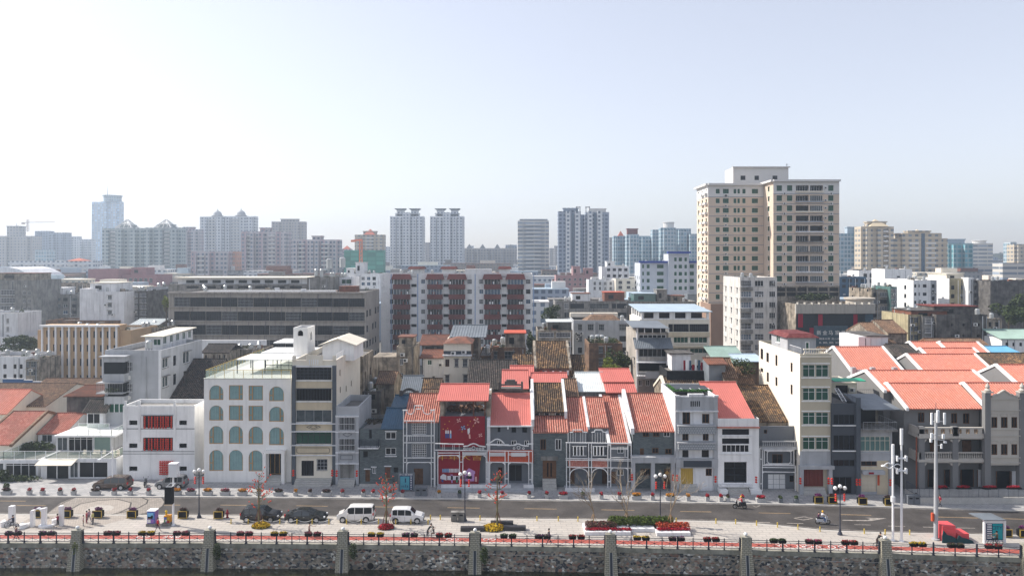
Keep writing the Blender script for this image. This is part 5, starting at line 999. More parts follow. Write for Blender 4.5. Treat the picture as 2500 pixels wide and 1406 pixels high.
pts = [P(u,v,Dp) for u,v in prof]; m = MB(); m.poly(pts[::-1]); m.poly([p+Vector((0,.35,0)) for p in pts]); [m.poly([a,b_,b_+Vector((0,.35,0)),a+Vector((0,.35,0))]) for a,b_ in zip(pts,pts[1:])]; m.build('gable',ST_,pb); q = MB(); q.path([p+Vector((0,-.05,0)) for p in pts[1:-1]],.1,5); q.build('gable_moulding',ST_,pb)
# plinth wall and fence with red flowers
pw = thing('plinth_wall','long grey plinth wall with iron fence before the corner arcade','wall',(X(2380,95.5),95.5,0)); MB().box(X(2243,95.9),X(2760,95.9),95.6,99.3,0,.95).build('plinth',MT['stone_pale'],pw); z = .95
rail(pw,[(X(2246,95.7),98.9,z),(X(2246,95.7),95.8,z),(X(2750,95.7),95.8,z)],1.15,'rail',.16,.016,'iron_fence')
def box_plant(u,v,D,w,col,label,name='fence_flower_box',group=None):
    p = P(u,v,D); t = thing(name,label,'flower box',tuple(p),group); MB().box(p.x-w/2,p.x+w/2,p.y-.15,p.y+.15,p.z-.15,p.z+.05).build('box',MT['black'],t)
    m = leaves(MB(),(p.x,p.y,p.z+.13),(w/2,.22,.2),int(150*w),.08); m.build('flowers',col,t)
fr_ = M('fl_red',(.5,.008,.03),.7,var=.3,scale=3); fy = M('fl_yellow',(.72,.48,.01),.7,var=.2,scale=3); fo = M('fl_orange',(.72,.3,.01),.7,var=.2,scale=3); fp = M('fl_purple',(.2,.03,.16),.7,var=.3,scale=3); fk = M('fl_pink',(.5,.06,.14),.7,var=.4,scale=2,dirt=(.06,.05,.03)); fg = M('fl_green',(.08,.12,.04),.8,var=.3,scale=3); fbrown = M('fl_dry',(.1,.045,.04),.8,var=.3,scale=3)
for k,u in enumerate((2296,2353,2416,2475)): box_plant(u,1190,95.4,1.9,fr_,'red flower box on the iron fence, '+['first from the left by the tall pole','second from the left','third, below the pediment','fourth, at the right edge'][k],group='red flower boxes on the corner fence')
# coral roofs behind (all at the same eave height)
def croof(label,ue0,ue1,ve,ze=13.3,run=5.2,rise=2.3,ue_r=None):
    D = (32-ze)*F/(ve-CV); house('coral_roof_hall',label,X(ue0,D),X(ue1,D),D,ze,run,rise,'grey_render','tile_coral',sp=.4,ov=.4,barge='white',cat='hall',group='coral roofed halls behind the corner arcade')
croof('widest coral roofed hall directly behind the corner hall',2157,2432,951,13.2,5.4,1.9)
croof('coral roofed hall in the second row behind the corner',2254,2428,909)
croof('coral roofed hall in the third row, shorter than the one before',2285,2421,891)
croof('small coral roofed hall furthest back on the left',2255,2332,871.5)
croof('small coral roofed hall furthest back on the right',2330,2428,873)
croof('coral roofed hall cut by the right edge of the picture',2488,2700,941)
croof('separate coral roofed hall beside the pale tower house',2078,2205,905,13.0,7,3.2)
m = MB().box(X(2092,117),X(2203,117),117,117.4,0,Z(903,117)); [m.box(X(u,117),X(u+10,117),116.9,117.6,0,Z(897,117)) for u in (2080,2127,2181)]; tag(m.build('garden_wall',MT['grey_light'],loc=(X(2140,117),117,0)),'grey wall with square piers below the separate coral roof','wall')
# ================= OLD TOWN AND APARTMENT BLOCKS BEHIND =================
def T(label,u0,u1,vt,D,dep,mat,g=(),side=None,par=.6,z0=0,name='apartment_block',cat='building',st=None,flat=False,ac=0):
    """block measured in the photograph; g = window groups (columns, first row top, row step, rows, height, kind)"""
    b = mk(name,label,u0,u1,vt,D,dep,mat,cat=cat,z0=z0,par=par)
    for cols,v0,dv,n,h,s in g:
        for k in range(n):
            for c in cols: b.winp(b.f,c[0],v0+dv*k,c[1],v0+dv*k+h,s[R.randrange(len(s))] if isinstance(s,list) else s)
    if side:
        for fc,n,w,h,zz,dz,k,s in side: b.auto(getattr(b,fc),n,w,h,zz,dz,k,s)
    b.done()
    if name == 'apartment_block' or cat == 'house' and dep > 7:
        for _ in range(R.randrange(1,4)): u = R.uniform(u0+2,u1-2); b.f.bxp(m := MB(),u,vt+4,u+.9,vt+190,0,.12); b.part('drain_pipe',m,MT[R.choice(['steel','grey_light','rail'])])
        acs(b,[(R.uniform(u0+4,u1-4),vt+R.uniform(14,60)) for _ in range(2)])
        if par >= .3: clutter(b,4)
    if ac: acs(b,[(R.uniform(u0+4,u1-4),vt+R.uniform(14,45)) for _ in range(ac)])
    return b
def cols(a,w,step,n): return [(a+step*k,a+step*k+w) for k in range(n)]
def top(b,x0,x1,y0,y1,h,mat,name='roof_hut',over=.25,rmat=None):
    """hut on a roof; fractions of the plan"""
    X0,X1 = b.x0+(b.x1-b.x0)*x0,b.x0+(b.x1-b.x0)*x1; Y0,Y1 = b.D+b.dep*y0,b.D+b.dep*y1; z = b.z1-b.par
    o = MB().box(X0,X1,Y0,Y1,z,z+h).build(name,MT[mat],b.o); MB().box(X0-over,X1+over,Y0-over,Y1+over,z+h,z+h+.18).build('hut_roof',MT[rmat or mat],o)
    MB().box(X0+(X1-X0)*.2,X0+(X1-X0)*.45,Y0-.04,Y0,z+h*.35,z+h*.75).build('window',MT['glass_d'],o); return o
def clutter(b,n=6):
    for k in range(n):
        x,y,z = R.uniform(b.x0+.8,b.x1-.8),R.uniform(b.D+.8,b.D+b.dep-.8),b.z1-b.par
        if k % 3 == 0: MB().lathe((x,y,z+.5),[(.5,0),(.5,1.1),(.3,1.3),(.01,1.35)],8).tube((x,y,z),(x,y,z+.5),.1).build('water_tank',MT['galv'],b.o)
        elif k % 3 == 1: MB().box(x-.6,x+.6,y-.4,y+.4,z,z+R.uniform(.5,1.3)).build('roof_box',MT[R.choice(['stucco_old','white2','rust','concrete'])],b.o)
        else: leaves(MB(),(x,y,z+.5),(.8,.6,.5),60,.16).build('roof_plants',MT['leaf'],b.o)
w_bal = ST('bal','grey_light','glass_d','white2',nx=5,sill=True,cage=.3); w_mix = [w_pl,w_blue,w_cage,w_dark,w_old]; w_sh = ST('sh','white','glass_d',nx=3,fw=.06,sill=True)
w_fac = ST('fac','grey_dark','glass_d',nx=9,nz=2,zs=.55,fw=.05,rec=.25); w_fac2 = ST('fac2','grey_light','glass_d',nx=12,nz=3,fw=.05,rec=.25)
# --- left
b = T('grey brown flat block at the left edge behind the small white houses',-50,88,684,250,14,'concrete',[([(2,36)],708,19.5,4,12,w_bal),(cols(55,8,12,2),711,19.3,4,9,w_sh)],par=.3); top(b,.2,.9,.2,.8,2.5,'stucco_old',rmat='rust')
T('pale blue walled house with two stacked windows at the left edge',-60,43,764,196,10,'white2',[([(15,22)],777,20,3,12,w_sh)],name='town_house',cat='house')
b = T('grey apartment block with blue shutters left of the white block',88,189,718,262,12,'concrete',[([(92,106),(116,129),(141,148),(154,165),(176,187)],727,15.5,4,8,w_mix)]); top(b,.3,.6,.1,.7,2.6,'white2'); clutter(b,5)
T('rear grey block with brown roof hut above the blue shuttered block',90,212,692,300,12,'stucco_old',[(cols(96,9,16,7),699,14,1,8,w_mix)])
b = T('white walled block with three stacked windows in its blank gable',229,303,712,216,14,'white2',[([(263,273)],721,18.5,3,10,w_hood)]); top(b,-.3,.55,.2,.9,3,'white2',rmat='cream2'); MB().box(b.x0-5,b.x0,b.D+1.5,b.D+13,0,b.z1+.8).build('stair_wing',MT['white2'],b.o)
T('weathered grey block of balconies right of the white gabled block',304,359,710,222,14,'concrete_d',[([(306,318),(330,336),(342,357)],716,14.5,5,9,w_bal)])
T('narrow blue grey block with a yellow corner strip beside the factory',359,394,701,232,10,'grey_light',[([(372,381)],706,19,4,9,w_dark)])
b = T('pink factory hall with blank end wall on the left skyline',215,288,657,420,20,M('pink',(.36,.17,.18),var=.1,streak=.1),name='factory');
b = T('lower pink factory wing with a row of square windows',289,382,671,424,20,'pink',[(cols(290,8,12.4,7),679,18,2,11,w_sh)],name='factory'); top(b,.2,.6,.3,.8,4.5,'pink')
t = thing('arched_hall','white hall with curved arched roof at the left edge','hall',(X(20,400),400,0)); m = MB(); pr = [P(u,v,400) for u,v in ((-60,672),(-35,660),(0,653),(20,652),(45,657),(65,667),(80,680))]
for a,c in zip(pr,pr[1:]): m.poly([a,c,c+Vector((0,30,0)),a+Vector((0,30,0))]).poly([(a.x,a.y,0),(c.x,c.y,0),c,a])
m.build('vault',MT['white2'],t)
# beige ribbed office block
D = 176; b = mk('ribbed_office_block','beige four storey office block with white vertical ribs',92,320,806,D,13,M('beige',(.52,.35,.2),var=.06,streak=.05),par=.4)
m = MB(); b.f.bxp(m,104,793,294,944,0,.55);
f2 = Face(X(104,D),D-.55,1,0,X(294,D)-X(104,D),0,Z(793,D))
b.f = f2
for j,(v0,v1) in enumerate(((806,823),(840,857),(874,892),(914,931))):
    for k in range(11): b.winp(f2,113+k*16.4,v0+k*.25,122+k*16.4,v1+k*.25,w_sm if (j+k) % 3 else w_dark)
b.done(depth=.15); MB().box(X(104,D),X(294,D),D-.4,D,0,Z(793,D)-.02).box(X(104,D),X(294,D),D,D+3,Z(806,D)-.3,Z(793,D)-.03).box(b.x0,X(104,D)-.01,D-.02,D,0,b.z1-.02).box(X(294,D)+.01,b.x1,D-.02,D,0,b.z1-.02).build('core_wall',MT['beige'],b.o)
for k in range(12): MB().box(X(108+k*16.4,D)-.17,X(108+k*16.4,D)+.17,D-.95,D-.56,0,Z(796,D)).build('rib',MT['white'],b.o)
MB().box(X(103,D),X(295,D),D-1.25,D-.5,Z(797,D),Z(792.5,D)).build('cornice',MT['white'],b.o); clutter(b,9)
b = T('weathered plaster house with a white window beside the beige ribbed block',321,394,800,186,10,'stucco_old',[([(325,331)],816,14,1,12,w_pl),([(364,371)],808,14,1,9,w_sm)],name='town_house',cat='house'); clutter(b,5)
b = T('low pale blue house with small square windows at the left edge',-40,72,870,165,9,'white2',[([(8,16),(33,40),(48,55)],889,24,2,11,w_sm)],name='town_house',cat='house',par=.9); clutter(b,6)
T('brown glazed corner house between the pale house and the ribbed block',63,94,878,163,8,'stucco_old',[([(64,72),(75,91)],882,20,2,14,w_old)],name='town_house',cat='house')
b = T('white flat roofed building behind the left trees',-60,60,822,195,12,'white2',[([(12,22)],832,14,1,10,w_dark)],name='town_house',cat='house'); T('long dark roofed brick hall behind the beige ribbed block',112,290,782,215,9,'clay_wall',name='brick_hall',cat='hall',g=[([(130,137)],790,10,1,9,w_sm)])
hpx('white_roof_house','low house with white and maroon sheet roof left of the factory',318,388,792,190,5,1.0,'stucco_old','tin_white',prof='tin')
t = thing('blue_fence','low bright blue fence below the beige ribbed block','fence',(X(60,150),150,Z(945,150)))
for u0,u1,v in ((6,58,925),(58,80,928),(80,122,932),(172,194,938),(210,234,939)): MB().box(X(u0,150),X(u1,150)-.1,150,150.15,Z(v+9,150),Z(v,150)).box(X(u0,150),X(u1,150)-.1,149.95,150.2,Z(v,150),Z(v,150)+.12,1).build('panel',[MT['blue_trim'],MT['white2']],t)
b = T('beige bungalow with dark hipped roof left of the arched hotel terrace',497,554,860,160,8,'stucco_old',[([(500,505),(520,524),(534,538),(546,550)],866,20,1,12,w_sm)],par=0,name='bungalow',cat='house'); roofpart(b.o,b.x0-.5,b.x1+.5,b.D,b.z1,4,1.4,'tile_dark')
b = T('low house with grey roof clutter behind the hotel pergola',556,640,853,168,8,'stucco_old',[([(562,568),(580,586)],858,20,1,10,w_sm)],name='bungalow',cat='house'); clutter(b,8)
hpx('dark_tiled_house','dark tiled house between the white side wall and the arched hotel',392,500,972,121,9,5.2,'concrete_d','tile_dark',sp=.3)
b = T('long white boundary wall in front of the factory',398,650,830,186,.6,'white',par=0,name='boundary_wall',cat='wall',g=[([(505,512),(533,541),(618,628)],843,20,1,12,w_dark)])
# --- factory
D = 195; b = mk('factory_building','long weathered four storey factory with dark ribbon glazing',411,893,713,D,20,M('factory_wall',(.38,.345,.31),var=.12,streak=.55,scale=.3),par=.5)
for j,(v0,v1) in enumerate(((726,748),(760,782),(793,816),(829,846))):
    for k in range(12): b.winp(b.f,425+k*38.8,v0+k*.25,425+(k+1)*38.8-.6,v1+k*.25,w_fac if (k*7+j*3) % 4 else w_fac2)
b.auto(b.r,5,2.2,1.8,4,4.1,4,w_dark,.3); b.done(depth=.3); clutter(b,12)
m = MB()
for v in (749,783,817): b.f.bxp(m,411,v,893,v+1.4,0,.4)
b.f.bxp(m,411,713,893,717,0,.5); b.part('ledge',m,MT['factory_wall']); MB().box(X(500,D),X(818,D),D+1.5,D+3,b.z1,b.z1+.35).build('white_gutter',MT['white'],b.o); MB().box(X(825,D),X(868,D),D+1,D+5,b.z1-.5,b.z1+1.5).build('brick_tank',MT['rust'],b.o)
for k in range(7): MB().tube(P(560+k*42+R.uniform(-12,12),717,D-.35),P(560+k*42,848,D-.35),.05,n=4).build('drain_pipe',MT['rail'],b.o)
D = 217; b = mk('factory_annex','grey factory annex with long cream sheet roof behind the factory',411,748,694,D,14,'concrete',par=.1,cat='building')
b.rows(b.f,cols(455,30,42,7),[(698,704)],w_dark); b.done(); m = MB().box(b.x0+2,b.x1,D+2,D+13,b.z1,Z(680,D+2)); b.part('top_storey',m,MT['white2']);
for k in range(9): MB().box(X(455+k*32,D+2),X(475+k*32,D+2),D+1.9,D+2,Z(691,D+2),Z(684,D+2)).build('window',MT['glass_d'],b.o)
m = MB().box(b.x0+1.5,b.x1+.5,D+.8,D+14,Z(680,D+1.5),Z(677,D+1.5)); b.part('sheet_roof',m,MT['cream2'])
b = T('windowless grey block at the right end of the factory annex',750,816,677,208,12,'concrete');
for k,(u,v) in enumerate(((772,668),(785,668))): tank(u,677,214,.5,2.2,'thin white roof tank above the annex, '+('left one' if k == 0 else 'right one'))
tank(804,655,216,.9,2.6,'tall white cylinder tank on the windowless block'); tank(836,653,222,.9,2.8,'tall white cylinder tank beside the green window house')
b = T('pale house with a green window right of the windowless block',817,860,677,214,10,'white2',[([(834,858)],682,20,1,11,w_grn),([(818,823)],684,20,1,9,w_dark)])
b = T('white building with stepped roof and laundry behind the factory end',838,928,668,300,12,'white2',[(cols(842,8,13.5,6),676,13,2,8,w_mix)]); top(b,.3,.55,.2,.7,5,'white2'); top(b,.05,.25,.2,.7,2.6,'white'); clutter(b,8)
# --- apartment block with brown balconies
D = 220; b = mk('balcony_apartment_block','long white tiled apartment block with brown red balconies',930,1300,668,D,13,'white_tile',par=.8)
BR = M('maroon_tile',(.17,.05,.045),var=.18,streak=.3); bays = ((961,1002),(1044,1081),(1096,1136),(1182,1223),(1238,1279))
for c in ((952,960),(1028,1038),(1141,1152),(1170,1180),(1284,1295)):
    for k in range(7): b.winp(b.f,c[0],682+24.4*k,c[1],693+24.4*k,w_mix[R.randrange(5)])
for c in ((1004,1017),(1082.5,1095),(1225,1237)):
    for k in range(7): b.winp(b.f,c[0],669+24.4*k,c[1],676+24.4*k,w_hole)
b.auto(b.r,3,1,1.3,6,3,7,w_mix); b.done()
for u0,u1 in bays:
    m = MB(); x0,x1 = X(u0,D),X(u1,D); m.hexa([(x0-.5,D-1.6,Z(682,D)),(x1+.5,D-1.6,Z(682,D)),(x1+.5,D,Z(682,D)),(x0-.5,D,Z(682,D))],[(x0,D-.9,Z(669,D)),(x1,D-.9,Z(669,D)),(x1,D,Z(669,D)),(x0,D,Z(669,D))]); m.build('roof_hood',BR,b.o)
    for k in range(7):
        v = 694+24.4*k; s = k; q = MB().box(x0,x1,D-1.3,D-.01,Z(v+11.5,D),Z(v,D)); q.build('balcony',BR,b.o)
        gl = R.choice(['glass_d','glass','glass_d','glass_b']); ins = R.choice([1.2,.6,.3]); g_ = MB().box(x0+.15,x1-.15,D-ins,D-.02,Z(v,D),Z(v-12,D)+.05)
        for j in range(6): xx = x0+.2+(x1-x0-.4)*j/5; g_.box(xx-.04,xx+.04,D-ins-.06,D-ins,Z(v,D),Z(v-12,D),1)
        g_.build('balcony_glazing',[MT[gl],MT[R.choice(['steel','grey_light','white'])]],b.o)
        if R.random() < .6:
            l = MB();
            for j in range(R.randrange(3,7)): xx = R.uniform(x0+.3,x1-.5); l.box(xx,xx+.35,D-1.42,D-1.38,Z(v-1,D),Z(v-7,D),R.randrange(3))
            l.build('laundry',[MT['white'],MT['brown_red'],MT['glass_b']],b.o)
for u in (955,1020,1160,1303): MB().box(X(u,D)-.1,X(u,D)+.1,D-.12,D,0,b.z1-.1).build('blue_drain_pipe',M('pipe_blue',(.2,.3,.5),var=0),b.o)
for u0,u1,r in ((995,1037,'left'),(1074,1116,'middle'),(1214,1250,'right')):
    x0,x1 = X(u0,D+4),X(u1,D+4); o = MB().box(x0+.6,x1-.6,D+4,D+9,b.z1-1,Z(655,D+4)).build('stair_hut',MT['white_tile'],b.o); MB().hexa([(x0,D+3.4,Z(657,D+4)),(x1,D+3.4,Z(657,D+4)),(x1,D+9.6,Z(657,D+4)),(x0,D+9.6,Z(657,D+4))],[(x0+.5,D+4,Z(651,D+4)),(x1-.5,D+4,Z(651,D+4)),(x1-.5,D+9,Z(651,D+4)),(x0+.5,D+9,Z(651,D+4))]).build('hut_roof',BR,o)
MB().box(X(1135,D),X(1200,D),D+.1,D+3,b.z1-.5,Z(657,D)).build('raised_parapet',MT['white_tile'],b.o); clutter(b,12)
# --- jumble of old houses in the middle
b = T('tall weathered concrete house with peeling stained walls',968,1012,846,137,8,'stucco_old',[([(976,984)],876,34,2,15,w_pl)],name='old_house',cat='house',par=.2); MB().box(b.x0-4.5,b.x0,b.D+.5,b.D+7,0,Z(872,b.D)).build('side_wing',MT['stucco_old'],b.o)
top(b,.1,.9,.1,.6,1.8,'stucco_old',rmat='rust'); clutter(b,4)
b = T('old plaster house with rusty roof edge left of the cream corner house',1033,1084,873,142,9,'white2',[([(1044,1054)],879,20,1,12,w_grn)],name='old_house',cat='house',par=.2); roofpart(b.o,b.x0-.6,b.x1+.6,b.D-.2,b.z1,6,.8,'rust',both=False,prof='tin')
b = T('dark open sided house with patched rust red sheet roof below the apartment block',1030,1100,842,165,9,'concrete_d',[([(1035,1060),(1066,1090)],847,20,1,8,w_dark)],name='old_house',cat='house',par=.1); roofpart(b.o,b.x0-.5,b.x1+.5,b.D-.3,b.z1+.1,6,1.6,'rust',both=False,prof='tin')
D = 128; b = mk('cream_corner_house','cream four storey house with two air conditioners and a brick side',1083,1150,838,D,22,'cream2',cat='house',par=.1)
b.rows(b.f,[(1087,1097),(1110,1119),(1130,1141)],[(877,895)],lambda i,j: w_old if i else w_br); b.rows(b.f,[(1087,1097),(1131,1141)],[(915,933)],w_old); b.auto(b.r,5,1.2,1.4,6.5,3.2,3,w_old,.3); b.fm = {'r': 'clay_wall'}; b.done()
m = MB(); b.f.bxp(m,1083,856.5,1150,865,0,.05); b.part('grey_band',m,MT['grey_dark']); m = MB(); b.f.bxp(m,1081,865,1152,868,0,.7); b.part('ledge',m,MT['white2']); acs(b,[(1107,862),(1133,859)]);
x0,x1,z = b.x0,b.x1,b.z1; MB().hexa([(x0,D-.4,z),(x1+.3,D-.4,z),(x1+.3,D+7,z),(x0,D+7,z)],[(x0+2,D+2,z+.7),(x1-1,D+2,z+.7),(x1-1,D+5,z+.7),(x0+2,D+5,z+.7)]).build('maroon_roof',MT['rust'],b.o)
b2 = T('grey sheet roofed penthouse stacked on the cream corner house',1110,1168,822,136,11,'stucco_old',[([(1116,1126),(1134,1150)],825,14,1,9,w_dark)],name='penthouse',cat='roof room',z0=12,par=0); roofpart(b2.o,b2.x0-.8,b2.x1+1.4,b2.D-1,b2.z1+.1,9,1.3,'tin_grey',both=False,prof='tin',sp=.5)
b = T('old brick house with plants and a red sheet roof hut',1196,1284,848,150,10,'clay_wall',[([(1205,1214),(1232,1256)],858,26,2,18,w_old)],name='old_house',cat='house',par=.5); top(b,.42,.98,.1,.7,3.2,'stucco_old',rmat='red_orange'); clutter(b,8)
T('dark brick side house between cream corner house and plant covered house',1168,1200,868,140,14,'clay_wall',name='old_house',cat='house',g=[([(1175,1184)],876,22,2,12,w_dark)])
b = T('apartment house with glazed green balconies beside the big block',1312,1398,806,176,10,'stucco_old',[([(1316,1352),(1358,1394)],812,22,3,11,w_bal)],side=[('l',3,1,1.3,6,3.3,3,w_dark)]); top(b,.3,.98,.1,.8,2.4,'concrete_d',rmat='tin_white'); clutter(b,9)
b = T('grey rendered house with air conditioners and tiled roof terrace',1400,1532,782,186,12,'grey_light',[([(1411,1421),(1435,1449),(1462,1475),(1512,1530)],792,28,3,14,[w_old,w_pl,w_dark])],ac=3); x = b; MB().hexa([(b.x0+3,b.D+1,b.z1-.5),(b.x1-1,b.D+1,b.z1-.5),(b.x1-1,b.D+9,b.z1-.5),(b.x0+3,b.D+9,b.z1-.5)],[(b.x0+5,b.D+3,b.z1+1.1),(b.x1-3,b.D+3,b.z1+1.1),(b.x1-3,b.D+6,b.z1+1.1),(b.x0+5,b.D+6,b.z1+1.1)]).build('tile_roof',MT['tile_brown'],b.o); MB().box(b.x0,b.x1-1,b.D+10,b.D+12,b.z1,Z(764,b.D+10)).build('white_wall',MT['cream2'],b.o)
b = T('long grey apartment block with wide recessed balconies in the middle distance',1355,1532,735,258,12,'concrete',[([(1378,1388),(1392,1426),(1440,1486),(1494,1504),(1506,1530)],741,22,3,12,[w_dark,w_bal,w_old])]); top(b,.25,.5,.3,.9,3,'white2',rmat='rust'); top(b,.7,.98,.3,.9,3.4,'rust',rmat='red_orange'); clutter(b,8)
b = T('long grey block with blue sheet roof room behind the beige terrace house',1534,1700,736,262,12,'concrete',[([(1552,1566),(1571,1585),(1606,1616),(1626,1658),(1664,1690)],741,22,2,11,[w_blue,w_dark])]); top(b,.1,.42,.2,.9,3.2,'glass_t',rmat='tin_blue'); top(b,.45,.6,.3,.8,4.5,'concrete'); top(b,.65,.85,.2,.8,2.4,'stucco_old',rmat='rust'); clutter(b,8)
b = T('brown brick house with overgrown roof garden',1438,1520,838,150,9,'clay_wall',[([(1462,1472),(1483,1492)],846,30,3,16,w_old)],name='brick_house',cat='house',side=[('l',2,1,1.5,4,4,3,w_dark)])
m = leaves(MB(),((b.x0+b.x1)/2,b.D+4,b.z1+.1),(3.4,4,.7),900,.2); m.build('roof_garden',MT['leaf'],b.o); clutter(b,9)
# old tile roofs
hpx('old_tile_house','dark old house with large black tile roof behind the coral canopy',1140,1262,948,117,8,3.4,'concrete_d','tile_dark',sp=.3); hpx('old_tile_house','second dark tile roof right of the cream corner house',1186,1262,922,127,6,1.8,'concrete_d','tile_dark',sp=.3)
hpx('old_tile_house','tall old house with big mottled brown tile roof and sheltered laundry terrace',1307,1392,897,123,7.5,3.5,'clay_wall','tile_old',sp=.3,amp=.09,barge='stucco_old'); hpx('old_tile_house','small house with mottled orange tile roof left of the laundry terrace house',1252,1308,904,124,5,2,'stucco_old','tile_old',sp=.3,amp=.09)
hpx('old_tile_house','small clay house with mottled roof right of the laundry terrace house',1384,1432,911,124,5,2.4,'clay_wall','tile_old',sp=.3,amp=.09,wins=[(1395,917,1404,928,w_sm)]); hpx('old_tile_house','little house with orange brown tiles behind the white gable wall',1378,1412,966,111,4.5,1.8,'stucco_old','tile_brown',sp=.3)
m = MB()
for k in range(12): x = X(1318+k*6,120); m.box(x,x+.3,119.9,119.95,Z(915,120),Z(903,120)-R.uniform(0,.3),k % 3)
m.tube((X(1312,120),119.92,Z(902,120)),(X(1392,120),119.92,Z(902,120)),.03,n=4,m=1); tag(m.build('laundry_line',[MT['brown_red'],MT['rail'],MT['white2']],loc=(X(1350,120),119.9,Z(915,120))),'line of red and dark laundry under the mottled roof','laundry')
t = mk('laundry_terrace','shaded brick terrace in front of the big mottled tile roof',1310,1382,924,118.5,4,'clay_wall',cat='terrace',par=.6); t.done()
hpx('coral_sheet_house','small coral roofed shed left of the dark ornamental gate',1226,1290,946,113,4.5,2,'stucco_old','tin_red',prof='tin',amp=.03); hpx('coral_sheet_house','small coral roofed shed behind the dark ornamental gate',1246,1304,926,119,4,1.6,'stucco_old','tin_red',prof='tin',amp=.03)
hpx('coral_sheet_house','wide low coral sheet roof behind the mottled attic roof',1300,1390,962,111.5,6,2.3,'stucco_old','tin_red',prof='tin',amp=.03); hpx('pale_sheet_house','pale green white sheet roof behind the centre row houses',1411,1480,953,113.5,5,2,'concrete','tin_white',prof='tin',amp=.04)
b = mk('coral_clad_house','coral painted sheet clad house with two step roof below the balcony tower',1478,1540,930,115,6,M('coral_wall',(.6,.1,.07),var=.08),cat='house',par=0); b.done(); roofpart(b.o,b.x0-.2,b.x1+.4,112.2,Z(956,112.2),2.8,1.0,'tin_red',both=False,prof='tin',name='lower_roof'); roofpart(b.o,b.x0-.4,b.x1+.4,b.D-.2,b.z1,5,1.2,'tin_red',both=False,prof='tin')
og = thing('ornamental_gate','dark weathered ornamental gate parapet before the small coral roofs','gate',(X(1248,110),110,8)); m = MB(); D = 110
for u0,v0,u1,v1 in ((1218,932,1223,953),(1272,932,1277,953),(1223,938,1272,941),(1232,931,1262,938),(1223,949,1272,953),(1236,927,1258,931)): m.box(X(u0,D),X(u1,D),D,D+.4,Z(v1,D),Z(v0,D))
m.build('parapet',MT['concrete_d'],og); MB().box(X(1223,D),X(1272,D),D+.45,D+3,0,Z(952,D)).build('wall',MT['concrete_d'],og)
b = mk('arched_parapet_house','little house with arched dark parapet and striped grey blue sheet roof',976,1022,963,118,5,'rust',cat='house',par=.0); b.done(); x0,x1 = b.x0,b.x1; roofpart(b.o,x0,x1+.2,b.D+.6,b.z1+.3,4,2,'tin_grey',both=False,prof='tin'); m = MB(); c = (x0+x1)/2
for k in range(10): a0,a1 = pi*k/10,pi*(k+1)/10; m.hexa([(c+r*cos(a),117.7,b.z1-.3+r*sin(a)) for a,r in ((a0,1.0),(a0,1.4),(a1,1.4),(a1,1.0))],[(c+r*cos(a),118,b.z1-.3+r*sin(a)) for a,r in ((a0,1.0),(a0,1.4),(a1,1.4),(a1,1.0))])
m.box(x0,x0+.4,117.6,118,b.z1-.6,b.z1+.7).box(x1-.4,x1,117.6,118,b.z1-.6,b.z1+.7); b.part('arched_parapet',m,MT['concrete_d'])
hpx('old_tile_house','small peeling house with mottled roof beside the arched parapet',1024,1074,964,118,4,2,'stucco_old','tile_old',sp=.3); hpx('old_tile_house','orange brown tile roof behind the lattice window house',1030,1080,986,111,4,1.5,'stucco_old','tile_brown',sp=.3)
b = T('low ruined house with rubble behind the narrow grey house',884,930,955,122,8,'concrete_d',[([(888,900),(905,916)],962,20,1,14,w_dark)],name='ruined_house',cat='house'); clutter(b,6); hpx('old_tile_house','small brown tiled roof left of the stained concrete house',918,962,935,126,4,1.4,'stucco_old','tile_brown',sp=.3)
b = T('soot stained gable house behind the cream banded building',880,918,905,140,10,'stucco_old',name='old_house',cat='house',g=[([(890,897)],915,20,2,12,w_sm)])
# --- balcony tower with shops
D = 125; b = mk('balcony_tower','narrow four storey house of stacked balconies with navy sheet hood',1553,1632,812,D,11,M('peeling',(.46,.42,.37),var=.25,streak=.6),cat='house',par=0)
for v0,v1,s in ((817,829,ST('bt1','white','glass_d',nx=6)),(851,871,ST('bt2','grey_light','glass_d',nx=6)),(884,905,w_hole)): b.winp(b.f,1560,v0,1626,v1,s)
b.rows(b.f,cols(1559,9,17.5,4),[(927,942)],w_wh); b.auto(b.l,3,.9,1.3,4,3.2,4,w_old,.2); b.done()
x0,x1 = b.x0,b.x1; roofpart(b.o,x0-.4,x1+.3,D-1.8,Z(848,D-1.8),1.9,1.3,'tin_grey',both=False,prof='tin',name='hood_roof');
MB().hexa([(x0-.8,D-1,Z(799,D)),(x1,D-1,Z(801,D)),(x1-.3,D+8,Z(799,D)+.4),(x0-.8,D+8,Z(799,D)+.4)],[(x0-.8,D-1,Z(798,D)),(x1,D-1,Z(800,D)),(x1-.3,D+8,Z(799,D)+.5),(x0-.8,D+8,Z(799,D)+.5)]).build('canopy',MT['tin_grey'],b.o); m = MB()
for k in range(5): x = x0+(x1-x0)*k/4; m.box(x-.06,x+.06,D-.3,D-.18,Z(812,D),Z(800,D))
m.build('canopy_posts',MT['white'],b.o); MB().box(x0+.4,x1-.2,D+1.5,D+6,Z(812,D),Z(802,D)).build('top_room',MT['glass_d'],b.o)
for v in (872,905): MB().box(x0,x1+.2,D-1.6,D,Z(v+11,D),Z(v+9,D)).build('balcony_slab',MT['white2'],b.o)
rail(b.o,[(x0,D-1.5,Z(881,D)),(x1,D-1.5,Z(881,D))],.8,'grey_light',.15); balus(b.o,(x0,D-1.5,Z(921,D)),(x1+.1,D-1.5,Z(921,D)),1.1,.28,.08); MB().box(x0+1.3,x1-1.2,D-1.65,D-1.5,Z(919,D),Z(904,D)).build('relief_panel',MT['balus'],b.o); MB().box(x0,x0+.3,D-.3,D,0,Z(800,D)).build('corner_pipe',MT['white'],b.o)
